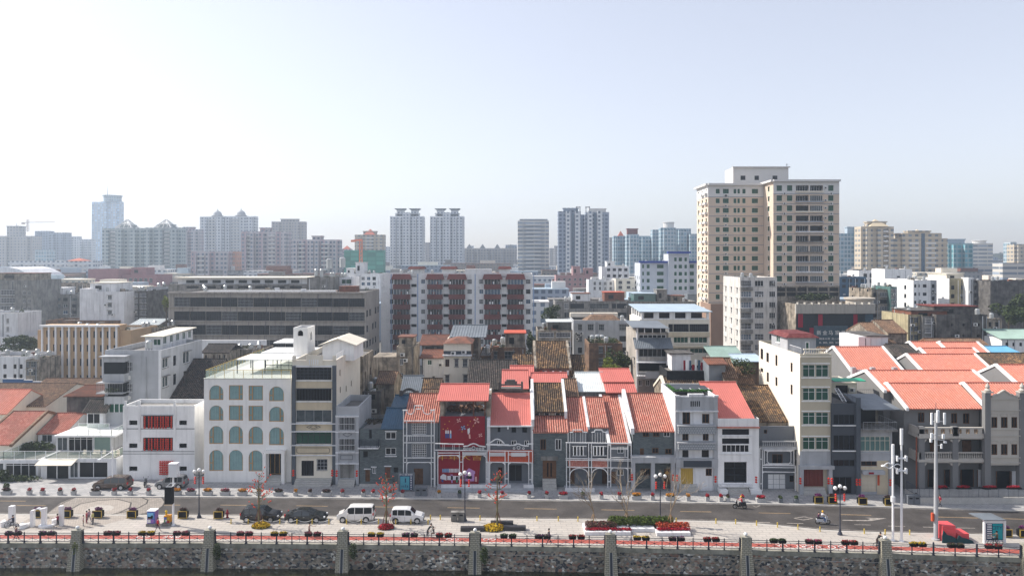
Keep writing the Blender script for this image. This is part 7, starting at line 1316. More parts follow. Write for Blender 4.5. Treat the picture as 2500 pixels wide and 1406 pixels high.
Tt('pale tower with horizontal ribbon balconies in the centre',1264,1340,539,600,G7,bays=[(1266,1276,2),(1328,1338,2)],slabs=[(1284,1320)],tops=[(1270,1336,537,G7,'box')])
Tt('left half of the blue grey twin tower',1363,1418,516,560,G4,bays=[(1381,1392,2,516,G2),(1404,1416,2,516,G2),(1396,1401,.5,520,MT['glass_b'])],tops=[(1376,1412,510,G4,'box'),(1407,1418,504,WT,'frame')]); Tt('right half of the blue grey twin tower',1430,1487,518,562,G4,bays=[(1434,1446,2,516,G2),(1458,1470,2,516,G2),(1450,1455,.5,520,MT['glass_b'])],tops=[(1440,1480,511,WT,'box'),(1430,1441,504,WT,'frame')]); Tt('recessed dark core between the blue grey twin towers',1418,1430,524,572,G4)
Tt('grey glass tower with small red cap right of the twin tower',1498,1534,576,640,G6,bays=[(1502,1512,3)],tops=[(1510,1524,564,RD,'pyr')]); Tt('rounded white glass tower with maroon sign crown',1530,1560,572,620,G6,bays=[(1535,1555,4)],tops=[(1533,1558,560,MT['brown_red'],'box')]); Tt('curved blue glass block between the two rounded towers',1560,1592,576,650,G6,bays=[(1566,1586,4)]); Tt('left wing of the round topped white tower',1593,1616,561,640,G6); Tt('round topped white glass tower near the beige tower',1613,1650,556,620,G6,bays=[(1618,1645,4)],tops=[(1622,1648,542,WT,'cyl')]); Tt('right wing of the round topped tower with sloped roof',1650,1687,558,640,G6,bays=[(1655,1675,4)]); Tt('pale glass block touching the beige residential tower',1685,1716,571,630,G6)
Tt('blue glass tower with sail roof right of the beige tower',2049,2100,570,560,G6,bays=[(2086,2098,3,558,MT['glass_t'])],tops=[(2072,2098,556,MT['tin_blue'],'box')]); Tt('tan tower with cream pyramid hat on the right',2102,2182,553,470,G5,bays=[(2112,2124,2),(2140,2152,2),(2166,2178,2)],slabs=[(2154,2166)],tops=[(2122,2168,543,G5,'box'),(2122,2168,535,YC,'pyr')])
Tt('wide tan tower with stepped balconies and cream hat',2183,2314,582,472,G5,bays=[(2200,2296,1.5,570),(2246,2254,1.8,570,MT['glass_b'])],slabs=[(2218,2240),(2258,2282)],tops=[(2196,2300,572,G5,'box'),(2222,2276,566,G5,'box'),(2224,2274,560,YC,'pyr')]); Tt('teal glass tower with wavy roof on the right',2315,2376,594,520,Mgrid('g_teal',(.3,.42,.44),(.05,.2,.24),2.6,3.2,.75,.7),bays=[(2322,2334,3),(2350,2362,3)],tops=[(2318,2360,586,MT['tin_blue'],'box')]); Tt('white ribbon window office tower on the right',2366,2424,594,600,G7,bays=[(2370,2400,2)],tops=[(2384,2414,587,WT,'cyl')])
Tt('dark glass tower at the right edge',2467,2482,591,620,G6); Tt('cream tower with dark windows cut by the right edge',2476,2560,596,600,G5,bays=[(2482,2492,2)]); Tt('white low block with rows of windows near the right edge',2448,2500,642,420,G7,name='office_block',cat='building'); Tt('long white distant block under the hill on the right',2380,2450,652,520,G7,name='office_block',cat='building')
for u0,u1,v,D in ((1033,1050,592,900),(940,952,602,950),(1341,1352,606,1000),(1353,1363,600,980),(1488,1499,580,760),(746,762,604,900),(1234,1262,598,1000),(1142,1156,600,1050),(2425,2436,628,900),(100,120,584,1100)):
    Tt('faint distant slab at the horizon right of '+[n for a,n in ((0,'the tower crane'),(700,'the beige tower behind the pink one'),(930,'the green netting'),(1030,'the left winged roof tower'),(1140,'the right winged roof tower'),(1200,'the terrace row'),(1340,'the ribbon balcony tower'),(1350,'the thin far block by the ribbon tower'),(1480,'the blue grey twin tower'),(2400,'the ribbon office tower')) if a <= u0][-1],u0,u1,v,D,R.choice([G2,G4,G8]))
def crane(label,um,vb,vt,D,uj0,uj1,vj,mat,r=.5):
    t = thing('tower_crane',label,'crane',(X(um,D),D,Z(vb,D))); m = MB(); x = X(um,D); z0,z1 = Z(vb,D),Z(vt,D)
    for i,j in ((-1,-1),(1,-1),(1,1),(-1,1)): m.tube((x+i*r,D+j*r,z0),(x+i*r,D+j*r,z1),r*.3,n=4)
    n = int((z1-z0)/(r*3)); [m.tube((x-r,D-r,z0+(z1-z0)*k/n),(x+r,D-r,z0+(z1-z0)*(k+1)/n),r*.18,n=3) for k in range(n)]; m.build('mast',mat,t)
    MB().tube(P(uj0,vj+1.5,D),P(um,vj,D),r*.7,n=4).tube(P(um,vj,D),P(uj1,vj-.5,D),r*.6,n=4).tube(P(um,vt,D),P((um+uj1)/2,vj,D),r*.15,n=3).tube(P(um,vt,D),P(uj0,vj,D),r*.15,n=3).box(X(uj0,D)-r,X(uj0,D)+r*3,D-r,D+r,Z(vj+5,D),Z(vj,D)).build('jib',mat,t)
crane('pale tower crane with long jib on the left skyline',68,566,536,900,55,134,543,M('crane_pale',(.55,.45,.4),var=0),.9); crane('orange tower crane in front of the green netted building',881,648,584,500,860,882,586,M('crane_orange',(.75,.2,.08),var=0),.8)
# wooded hill on the right horizon
m = MB(); N = 40; pr = []
for k in range(N+1): x = 480+k*16; pr.append((x,26*math.exp(-((k-14)/9)**2)+17*math.exp(-((k-30)/8)**2)+3*sin(k*1.3)+2*sin(k*2.9)+12))
for (xa,za),(xb,zb) in zip(pr,pr[1:]): m.poly([(xa,1250,0),(xb,1250,0),(xb,1340,zb+9),(xa,1340,za+9)]).poly([(xa,1340,za+9),(xb,1340,zb+9),(xb,1600,0),(xa,1600,0)])
structure(m.build('wooded_hill',M('hill_green',(.07,.08,.045),var=.3,scale=.05))); q = MB()
for _ in range(2600):
    k = R.uniform(0,N-1.01); i = int(k); zz = pr[i][1]+9; f_ = R.random(); leaves(q,(pr[i][0]+16*(k-i),1250+90*f_,zz*f_),(4,4,3.5),5,2.2)
tag(q.build('hill_woods',M('woods',(.06,.085,.04),var=.3,scale=.03)),'woods covering the far hill on the right horizon','woods',kind='stuff')
# roofs of the lower city between the blocks: each one a building
LMK = ((-200,'glass skyscraper side'),(240,'wire pyramid towers'),(470,'domed twin towers'),(700,'broad pink towers'),(860,'green netted building'),(960,'winged roof towers'),(1150,'beige terrace row'),(1270,'ribbon balcony tower'),(1370,'blue grey twin tower'),(1500,'rounded glass towers'),(1720,'beige residential tower'),(2060,'tan hatted towers'),(2320,'teal glass tower'),(2440,'hill on the right'))
cl = (('white',G2,WT),('grey',Mgrid('g_gr',(.3,.3,.3),(.08,.09,.1),3,3,.45,.45),MT['roof_grey']),('cream',Mgrid('g_cr',(.5,.46,.38),(.1,.12,.13),3.2,3,.45,.45),MT['cream2']),('brown',Mgrid('g_br',(.25,.2,.16),(.07,.07,.08),3,3,.45,.45),MT['rust']),('blue grey',G4,MT['tin_blue']))
rows_ = [(285,12.5,17),(330,14,19),(375,15,21),(430,16,23),(490,17,24),(570,18,26),(680,19,27),(820,18,30),(1000,16,30)]
ds = ['small','low','wide','narrow','plain','stepped','flat roofed','stained','half hidden','boxy']; used = {}
for ri,(D,h0,h1) in enumerate(rows_):
    x = X(-60,D)
    while x < X(2560,D):
        w = R.uniform(11,24)*(1+D/900); u = CU+x*F/D; k = [n for a,n in LMK if a <= u+30][-1] if u > -170 else LMK[0][1]; cn,gm,rm = cl[R.randrange(5)]; h = R.uniform(h0,h1); dpt = ['just below','in the haze below','in the far rows under','in front of'][min(3,ri//3) if ri < 9 else 3]
        a = R.choice(ds); lab = f'{a} {cn} block {dpt} the {k}'; n_ = 0
        while lab in used and n_ < 12: a = ds[(ds.index(a)+1) % 10]; lab = f'{a} {cn} block {dpt} the {k}'; n_ += 1
        used[lab] = 1; y = D+R.uniform(0,12); t = thing('city_block',lab,'building',(x+w/2,y,0),'blocks of the lower city behind the old town'); MB().box(x,x+w,y,y+14,0,h).build('wall',gm,t); MB().box(x-.2,x+w+.2,y-.2,y+14.2,h,h+.4).build('roof',rm,t)
        hw = w*R.uniform(.2,.45); xo = x+R.uniform(.5,w-hw-.5); MB().box(xo,xo+hw,y+3,y+9,h+.4,h+R.uniform(2.5,4)).build('roof_hut',R.choice([WT,MT['cream2'],MT['rust'],MT['tin_grey'],MT['roof_grey'],MT['tin_blue']]),t)
        x += w+R.uniform(.5,4)
# air between here and the far towers
hz = MB().box(-1500,1500,-60,1750,-4.2,112).build('haze',[]); hm = bpy.data.materials.new('haze'); hm.use_nodes = True; ht = hm.node_tree; ht.nodes.remove(ht.nodes['Principled BSDF']); pv = ht.nodes.new('ShaderNodeVolumePrincipled')
pv.inputs['Color'].default_value = (.72,.85,1,1); pv.inputs['Density'].default_value = .00042; pv.inputs['Anisotropy'].default_value = .4
ht.links.new(pv.outputs[0],ht.nodes['Material Output'].inputs['Volume']); hz.data.materials.append(hm); hz['kind'] = 'stuff'; hz['label'] = 'pale haze over the city'
# ================= STREET FURNITURE, PLANTS =================
def gz(u,v,z=.12): return G(u,v,z)
def cyl(mb,p,r,h,n=10,m=0,r1=None): return mb.tube(p,(p[0],p[1],p[2]+h),r,r if r1 is None else r1,n,m)
BLK,STL = MT['iron'],MT['steel']
for k,(u,v,h) in enumerate(((486,1263,5.75),(1135,1271,5.75),(1612,1276,5.7),(2051,1304.5,5.45))):
    p = gz(u,v); t = thing('street_lamp','black three globe street lamp with red lanterns '+['near the traffic signal pole','left of the yellow flower bed and benches','right of the long hedge bed','by the arrow road marking on the right'][k],'street lamp',tuple(p),'globe street lamps with red lanterns')
    m = MB().lathe(p,[(.3,0),(.26,.15),(.14,.4),(.12,.6),(.07,.8),(.055,h-.5)],10).tube(p+Vector((-.58,0,h-.5)),p+Vector((.58,0,h-.5)),.04,n=5)
    for s in (-.55,0,.55): cyl(m,p+Vector((s,0,h-.5)),.05,.22 if s else .42,6)
    m.build('pole',BLK,t); [MB().ball(p+Vector((s,0,h-.08+(0 if s else .2))),.23,12,8).build('globe',MT['globe'],t,True) for s in (-.55,0,.55)]
    for s in (-.5,.5): lstring(p.x+s,p.y,p.z+h-.62,4,('left' if s < 0 else 'right')+' lantern string on the street lamp '+['near the traffic signal','by the yellow bed','by the hedge bed','by the road arrow'][k],'lantern strings under the street lamps',.55)
for k,(u,v,w) in enumerate(((716,1147,'left pilaster of the cream banded building'),(811,1147,'right pilaster of the cream banded building'),(822,1148,'left pilaster of the narrow grey house'),(871,1148,'right pilaster of the narrow grey house'),(1543,1157,'left pier of the brick arcade house'),(1643,1158,'right pier of the brick arcade house'),(1653,1159,'left pier of the yellow door shop house'),(1747,1162,'right pier of the yellow door shop house'),(1846,1163,'right edge of the white shop house'),(1954,1166,'left pier of the maroon gate'),(2023,1166,'right pier of the maroon gate'),(2031,1167,'left edge of the dark grey shop house'),(2092,1169,'right edge of the dark grey shop house'),(2099,1169,'left edge of the shutter shop'),(2174,1170,'right edge of the shutter shop'))):
    D = 57600/(1187-CV+k*1.5)-1.9; lstring(X(u,D),D,Z(v-2,D),3,'short string of three red lanterns on the '+w,'lantern strings on the facade piers',.75)
# poles
def pole(name,label,u,v,vt,r0,r1,mat,n=8):
    p = gz(u,v); t = thing(name,label,'pole',tuple(p)); h = Z(vt,p.y)-p.z; m = MB(); m.lathe(p,[(r0*1.8,0),(r0*1.8,.12),(r0,.16),(r1,h)],10); m.build('shaft',mat,t); return t,p,h
t,p,h = pole('signal_pole','white pole carrying a white box and the black back of a traffic signal',423,1282,1150,.13,.1,STL); MB().box(p.x-.4,p.x+.55,p.y-.4,p.y+.4,p.z+h-.6,p.z+h+.9).box(p.x-.43,p.x+.58,p.y-.43,p.y+.43,p.z+h+.9,p.z+h+1.0).build('white_box',STL,t); MB().box(p.x-.7,p.x+.2,p.y-.75,p.y-.2,p.z+2.75,p.z+4.75).build('signal_housing',MT['black'],t); MB().path([p+Vector((-.6,-.3,4.8)),p+Vector((-.2,-.3,5.15)),p+Vector((.3,-.1,5.1)),p+Vector((.1,-.6,4.8)),p+Vector((-.6,-.6,4.8))],.04,4).build('bracket',STL,t)
t,p,h = pole('lamp_pole','thin grey lamp pole with angled arm in front of the cafe',275,1194,1092,.1,.06,STL); MB().path([p+Vector((0,0,h-.5)),p+Vector((-1.6,-.5,h-1.5))],.05).box(p.x-1.8,p.x-1.4,p.y-.65,p.y-.35,p.z+h-1.7,p.z+h-1.5).build('lamp_arm',STL,t)
t,p,h = pole('lamp_pole','white lamp pole with a wavy double arm on the right',2180,1319,1093,.13,.1,STL); cyl(MB(),p+Vector((0,0,h-1.8)),.16,2.2).build('antenna_cover',STL,t); cyl(MB(),p+Vector((0,0,h*.42)),.24,.6).build('junction_box',STL,t)
for s in (1,-1): MB().path([p+Vector((-1.0+2*k/14,-.1,h-1.9+.3*s*sin(k*pi/7)-.25*k/14)) for k in range(15)],.06,5).build('wave_arm',STL,t)
MB().ball(p+Vector((-1.15,-.1,h-2.0)),.26,8,5,0,.5).build('lamp_head',MT['globe'],t)
t,p,h = pole('lamp_pole','taller white pole with two cross brackets beside the wavy armed pole',2201,1321,1046,.14,.1,STL); cyl(MB(),p+Vector((0,0,h-1.8)),.17,1.8).build('antenna_cover',STL,t); [MB().box(p.x-.55,p.x+.55,p.y-.15,p.y+.15,p.z+h-zz,p.z+h-zz+.12).box(p.x-.58,p.x-.45,p.y-.2,p.y+.2,p.z+h-zz-.25,p.z+h-zz+.35).box(p.x+.45,p.x+.58,p.y-.2,p.y+.2,p.z+h-zz-.25,p.z+h-zz+.35).build('cross_bracket',STL,t) for zz in (3.4,4.8)]
t,p,h = pole('telecom_mast','tall grey telecom mast with white antenna panels on the right',2285,1316,1008,.25,.14,MT['grey_light']); cyl(MB(),p+Vector((0,0,h)),.03,1.2).build('lightning_rod',MT['rail'],t)
for dx,dz,w,hh in ((-.7,-1.2,.22,1.3),(.75,-1.2,.22,1.3),(0,-1.0,.25,1.4),(-.7,-2.7,.25,.5),(.6,-2.8,.25,.5),(-.8,-3.2,.2,.4),(.8,-3.3,.3,.2),(.4,-3.9,.15,.5)): MB().box(p.x+dx-w/2,p.x+dx+w/2,p.y-.5,p.y-.3,p.z+h+dz,p.z+h+dz+hh).tube((p.x,p.y,p.z+h+dz+.3),(p.x+dx,p.y-.3,p.z+h+dz+.3),.035,n=4).build('antenna_panel',STL,t)
MB().box(p.x-.5,p.x-.28,p.y-.15,p.y+.15,p.z+2.1,p.z+3).build('orange_cabinet',MT['red_orange'],t)
# potted plants on the far pavement
cols_ = {'r': ('red',fr_),'o': ('orange',fo),'p': ('pink',fk),'d': ('dry brown',fbrown),'g': ('green',fg),'v': ('purple',fp),'y': ('yellow',fy)}
POT = M('pot_stone',(.46,.46,.46),var=.12); near = lambda u: next(n for a,n in ((60,'the glass pavilion'),(215,'the cafe'),(300,'the brown van'),(365,'the parked motorbike'),(480,'the grey hatchback'),(600,'the arched hotel'),(712,'the hotel entrance'),(815,'the cream banded building'),(880,'the narrow grey house'),(960,'the grey brick house'),(1060,'the blue info board'),(1185,'the red banner'),(1300,'the curved steel frame'),(1390,'the tall wooden door'),(1545,'the round arched frame'),(1650,'the brick arcade house'),(1752,'the yellow door'),(1853,'the white shop house'),(1950,'the octagonal frame'),(2035,'the maroon gate'),(2100,'the dark grey shop'),(9999,'the roller shutter')) if u < a); seen = {}
def ordn(key): seen[key] = seen.get(key,0)+1; return ['first','second','third','fourth','fifth','sixth','seventh'][seen[key]-1]
def pot(u,v,c,kind):
    p = gz(u,v); cn,cm = cols_[c]; w = {'s': .28,'l': .68,'b': .52}[kind]; kn = {'s': 'small square pot','l': 'long stone planter','b': 'black planter in gold frame'}[kind]; key = (cn,kn,near(u) if kind != 'b' or v < 1240 else 'n'); o = ordn(key)
    t = thing('flower_pot' if kind == 's' else 'planter',(f'{kn} of {cn} flowers before {near(u)}, {o} there' if kind != 'b' or v < 1240 else f'{kn} with {cn} flowers on the road edge, {o} from left'),'planter',tuple(p),'planters along the street'); x,y,z = p; d = w if kind == 's' else .3; hh = .52 if kind == 's' else .5; m = MB()
    if kind == 'b':
        m.box(x-w,x+w,y-.32,y+.32,z+.12,z+.85); g = MB(); [g.box(x+i*w-.04,x+i*w+.04,y-.37,y-.3,z,z+.95) for i in (-1,1)]; [g.box(x-w,x+w,y-.37,y-.32,z+k,z+k+.07) for k in (.08,.88)]; g.build('gold_frame',MT['gold'],t); m.build('trough',MT['black'],t); hh = .85
    else: m.hexa([(x-w*.85,y-d*.85,z),(x+w*.85,y-d*.85,z),(x+w*.85,y+d*.85,z),(x-w*.85,y+d*.85,z)],[(x-w,y-d,z+hh),(x+w,y-d,z+hh),(x+w,y+d,z+hh),(x-w,y+d,z+hh)]); m.build('trough' if kind == 'l' else 'pot',POT if c != 'g' else MT['grey_paint'],t)
    leaves(MB(),(x,y,z+hh+.08),(w*.9,.28,.2),int(200*w),.09).build('leaves',fg,t); leaves(MB(),(x,y,z+hh+.22),(w*.95,.32,.22),int(330*w),.09).build('flowers',cm,t)
for s in '16dl 72rs 104rs 147rs 180rs 233dl 279rs 318rs 363rs 431ol 466pl 507ol 550pl 592ol 632os 680dl 722os 757ds 797dl 836rs 887rs 911rs 953rs 983rs 1072os 1122gs 1171rs 1226rs 1292rs 1335rs 1375rl 1423gs 1468rs 1512rs 1554ol 1593rs 1636ol 1680os 1727rs 1760rs 1777ds 1812rs 1858rl 1905gs 1944gs 1997vb 2031db 2104vb 2168db'.split():
    u = int(s[:-2]); pot(u,lv('KF',u)-4.5,s[-2],s[-1])
for u in (93,165,241,324,448,535,2455,2497): pot(u,lv('KN',u)+7 if u < 2000 else lv('KN',u)+4,'v' if u not in (448,535) else 'd','b')
MB_ = MB().ball(gz(16,1200)+Vector((0,0,.9)),.35,8,6); tag(leaves(MB(),gz(16,1203)+Vector((0,0,.95)),(.4,.4,.5),300,.1).build('round_bush',fg,loc=tuple(gz(16,1203))),'round clipped bush in the leftmost stone planter','bush')
# bins
def bin2(u,v,label):
    p = gz(u,v); t = thing('litter_bin',label,'litter bin',tuple(p)); [MB().box(p.x+s-.4,p.x+s+.36,p.y-.3,p.y+.3,p.z+.05,p.z+1.05).box(p.x+s-.43,p.x+s+.39,p.y-.34,p.y+.34,p.z+1.05,p.z+1.15).box(p.x+s-.22,p.x+s+.2,p.y-.32,p.y-.3,p.z+.7,p.z+.88,1).build('bin_body',[MT['grey_paint'] if u != 1118 else MT['concrete'],MT['black']],t) for s in (-.42,.42)]
bin2(1029,1209,'grey double litter bin right of the blue info board'); bin2(1118,1271,'brown grey double litter bin beside the second street lamp'); bin2(2229,1229,'dark double litter bin at the alley mouth');
p = gz(555,1263); t = thing('fire_hydrant','red fire hydrant on the kerb left of the black SUV','hydrant',tuple(p)); MB().lathe(p,[(.18,0),(.18,.08),(.12,.1),(.12,.6),(.17,.62),(.17,.7),(.11,.78),(.1,.95),(.03,1.02)],10).build('barrel',MT['red_fab'],t); MB().tube(p+Vector((-.25,0,.5)),p+Vector((.25,0,.5)),.07,n=8).build('outlet',MT['red_fab'],t)
# bollards
YB = M('bollard_yellow',(.62,.45,.07),.5,var=.1); q = MB().lathe((0,0,0),[(.1,0),(.08,.05),(.08,.75),(.1,.78),(.05,.86)],8).build('bollard',YB); bl = q.data; bpy.data.objects.remove(q)
def boll(u,v,lab): p = gz(u,v); o = bpy.data.objects.new('bollard',bl); C.objects.link(o); o.location = p; o.scale = (.85,.85,.68); tag(o,lab,'bollard','yellow bollards along the kerb'); return p
for i,us in enumerate(((564,606,642,683,725,762,803),(846,882,924),(966,1003,1045))):
    pts = [boll(u,1277+u*.002,['yellow bollard of the chain around the black cars, ','yellow bollard of the chain by the white van, ','yellow bollard of the chain by the white MPV, '][i]+['first','second','third','fourth','fifth','sixth','seventh'][k]+' from left') for k,u in enumerate(us)]; c = MB()
    for a,b in zip(pts,pts[1:]): c.path([a.lerp(b,k/6)+Vector((0,0,.5-.25*sin(pi*k/6))) for k in range(7)],.02,3)
    tag(c.build('chain',STL,loc=tuple(pts[0])),'pale chain sagging between the bollards beside '+['the black cars','the white van','the white MPV'][i],'chain')
ow = 'first second third fourth fifth sixth seventh eighth ninth tenth eleventh twelfth thirteenth fourteenth fifteenth'.split(); us = (1051,1075,1172,1311,1363,1411,1651,1748,1796,1847,1898,1948,2002,2110,2161,2221)
for k,u in enumerate(us): boll(u,lv('KN',u)+5,'yellow kerb bollard without chain, '+(ow[k]+' counted from the white MPV' if k < 15 else 'last one before the telecom mast'))
# info boards
def shape(par,name,u0,v0,u1,v1,D,mat,off=0): return MB().box(X(u0,D),X(u1,D),D-off-.02,D-off+.02,Z(v1,D),Z(v0,D)).build(name,mat,par)
CY = M('poster_cyan',(.08,.33,.42),.4,var=.08); NV = M('navy',(.01,.03,.1),.4,var=0); D = 101; t = thing('info_board','blue and cyan information board standing on the far pavement','information board',(X(992,D),D,.12)); MB().box(X(975,D),X(1009,D),D-.12,D+.12,.3,Z(1155,D)).box(X(973,D),X(977,D),D-.15,D+.15,.1,Z(1153,D)).box(X(1008,D),X(1012,D),D-.15,D+.15,.1,Z(1153,D)).build('case',MT['tin_grey'],t)
shape(t,'panel',976.5,1156.5,1007.5,1195,D,NV,.14); shape(t,'poster',977.5,1161.5,1000,1194,D,CY,.17); [shape(t,'panel_icon',1002.5,1161.5+k*4.2,1005.5,1163.5+k*4.2,D,STL,.17) for k in range(8)]; shape(t,'poster_title',989,1166,991.5,1176,D,NV,.19); [shape(t,'poster_figure',981+k*4.4,1183-(k == 2)*2,983+k*4.4,1188,D,MT['tin_navy'],.19) for k in range(4)]; text('中山旅游图',.3,P(991,1158.6,D-.2),(pi/2,0,0),STL,'lettering',.005,sx=1.2,par=t)
D = 82.6; t = thing('bus_kiosk','white framed bus information kiosk with tilted roof on the right','kiosk',(X(2428,D),D,.12)); MB().box(X(2401,D),X(2405,D),D-.15,D+.15,.1,Z(1268,D)).box(X(2450,D),X(2454,D),D-.15,D+.15,.1,Z(1268,D)).box(X(2405,D),X(2450,D),D-.08,D+.08,Z(1276,D),Z(1268,D)).box(X(2405,D),X(2450,D),D-.08,D+.08,Z(1322,D),Z(1317,D)).build('frame',STL,t); shape(t,'board',2407,1276,2448,1317,D,NV,.05); shape(t,'teal_poster',2422,1277,2446,1315,D,M('teal',(.0,.32,.36),.4,var=.05),.09); [shape(t,'timetable',2409,1278+k*5.4,2420,1280.6+k*5.4,D,STL,.09) for k in range(7)]; text('CITY',.55,P(2434,1288,D-.12),(pi/2,0,0),NV,'lettering',.005,par=t)
x0,x1,z = X(2401,D),X(2450,D),Z(1268,D); MB().hexa([(x0-.1,D-.3,z),(x1+.1,D-.3,z),(x1-.7,D+1.1,z+.3),(x0-1.0,D+1.1,z+.3)],[(x0-.1,D-.3,z+.08),(x1+.1,D-.3,z+.08),(x1-.7,D+1.1,z+.38),(x0-1.0,D+1.1,z+.38)]).build('roof',MT['tin_grey'],t)
# pink boxes with cut-out panels
PK = M('pink_box',(.75,.1,.11),.6,var=.05)
for k,(u0,u1,vt,D,c) in enumerate(((2301,2333,1283,83.1,'tall'),(2338,2366,1302,83.0,'low'))):
    x0,x1,zt = X(u0,D),X(u1,D),Z(vt,D); t = thing('pink_box',c+' pink red art box with dark green panel at its foot','art installation',((x0+x1)/2,D,.12)); MB().box(x0,x1,D,D+1.6,.12,zt).build('shell',PK,t); m = MB(); [m.box(x0+.12*j+.15,x1-.05,D-.05*j-.06,D-.05*j-.01,.12,zt-.2*j-.25) for j in range(3)]; m.build('stepped_frame',PK,t)
    pts = [(0,0),(0,.5),(.15,.9),(.3,.8),(.5,.6),(1,.5),(1.5,.3),(1.7,0)]; m = MB(); q = [Vector((x0-.3+a*1.1,D-.5,.13+b*(1.5 if k == 0 else 1))) for a,b in pts]; m.poly(q[::-1]); m.poly([a+Vector((0,.1,0)) for a in q]); [m.poly([a,b,b+Vector((0,.1,0)),a+Vector((0,.1,0))]) for a,b in zip(q,q[1:])]; m.build('cut_out_panel',M('dark_teal',(.01,.05,.06),var=0),t)
# painted cabinets
def shapes(t,name,lst,D,mats,off=.01):
    for u0,v0,u1,v1,c in lst: shape(t,name,u0,v0,u1,v1,D,mats[c],off)
D = 87.7; x0,x1 = X(359,D),X(378,D); pm = [M('pc_blue',(.08,.14,.5),.6,var=.1),M('pc_purple',(.3,.16,.5),.6,var=.15,scale=2),M('pc_sky',(.2,.5,.75),.6,var=0),MT['fl_orange'],MT['white'],bm[0],MT['fl_red'],MT['fl_yellow'],bm[6]]
t = thing('painted_cabinet','tall blue and purple painted electrical cabinet on concrete base','cabinet',(x0,D,.12)); MB().box(x0-.1,x1+.1,D-.1,D+1.0,.12,.45).build('base',MT['concrete'],t); MB().box(x0,x1,D,D+.9,.45,1.9).build('body',pm[1],t); MB().box(x0-.05,x1+.05,D-.05,D+.95,1.9,1.97).build('lid',MT['white'],t); shapes(t,'painting',[(359.5,1247,378,1276,0)],D,pm); shapes(t,'painting',[(360.5,1251,375,1265,2),(361,1260,369,1266,5),(369,1257,374,1265,3),(360.5,1268,368,1275,4),(369,1267,376,1275,1)],D,pm,.05)
D = 87.9; x0,x1 = X(400,D),X(414,D); t = thing('painted_cabinet','short colourful painted cabinet on a concrete block left of the signal pole','cabinet',(x0,D,.12)); MB().box(x0-.2,x1+.15,D-.15,D+.8,.12,.45).build('base',MT['concrete'],t); MB().box(x0,x1,D,D+.65,.45,1.28).build('body',pm[3],t); shapes(t,'painting',[(400.5,1262,407,1267,0),(407.5,1262,413.5,1269,7),(401,1268,404,1275,8),(404,1268,408,1273,4),(408,1270,413,1275,6),(405,1271,407,1276,1)],D,pm,.03); MB().lathe((x0+.15,D+.3,1.28),[(.06,0),(.14,.2),(.1,.35),(.16,.5),(.02,.62)],8).build('finial',pm[7],t)
# white sculptures
WS = M('sculpture_white',(.8,.8,.8),.5,var=.02)
def sc(label,u0,u1,v0,vt,D=None,d=.5,name='white_sculpture'): p = gz((u0+u1)/2,v0); x0,x1 = X(u0,p.y),X(u1,p.y); return tag(MB().box(x0,x1,p.y,p.y+d,.12,Z(vt,p.y)).build(name,WS,loc=tuple(p)),label,'sculpture')
sc('tall white slab sculpture nearest the left edge',20,31,1281,1236,d=.55); sc('tall slim white slab sculpture by the people taking photographs',143,152,1284,1235,d=.4)
p = gz(72,1286); D = p.y; y1 = D+.5; t = thing('arch_sculpture','white frame sculpture with arched opening and slanting top','sculpture',tuple(p)); xa,xb,xc,xd = X(73,D),X(80,D),X(100,D),X(109,D); z0,z1 = Z(1247,D),Z(1240,D); m = MB()
for a,b,za,zb in ((xa,xb,z0,z0+.08),(xc,xd,z1-.1,z1)): m.hexa([(a,D,.12),(b,D,.12),(b,y1,.12),(a,y1,.12)],[(a,D,za),(b,D,zb),(b,y1,zb),(a,y1,za)])
for k in range(6): a,b = xb+(xc-xb)*k/6,xb+(xc-xb)*(k+1)/6; h0,h1 = [1.9+.45*sin(pi*j/6) for j in (k,k+1)]; ta,tb = [z0+(z1-z0)*(q-xa)/(xd-xa) for q in (a,b)]; m.hexa([(a,D,h0),(b,D,h1),(b,y1,h1),(a,y1,h0)],[(a,D,ta),(b,D,tb),(b,y1,tb),(a,y1,ta)])
m.build('arch',WS,t)
for lab,u,v,w,hh in (('low curved white bench before the arch sculpture',103,1290,34,.3),('low white wedge seat between arch and slim slab',127,1281,11,.75),('long low white seat left of the arch sculpture',50,1291,18,.6),('white seat block cut by the left edge',2,1287,12,.8)):
    p = gz(u,v); w_ = w*p.y/3600; m = MB(); n = 8
    for k in range(n): a,b = -w_+2*w_*k/n,-w_+2*w_*(k+1)/n; ya,yb = [.5*(q/w_)**2 for q in (a,b)]; m.hexa([(p.x+a,p.y+ya,.12),(p.x+b,p.y+yb,.12),(p.x+b,p.y+yb+.7,.12),(p.x+a,p.y+ya+.7,.12)],[(p.x+a,p.y+ya,0.12+hh*.75),(p.x+b,p.y+yb,0.12+hh*.75),(p.x+b,p.y+yb+.7,.12+hh*.75),(p.x+a,p.y+ya+.7,.12+hh*.75)])
    tag(m.build('white_bench',WS,loc=tuple(p)),lab,'bench')
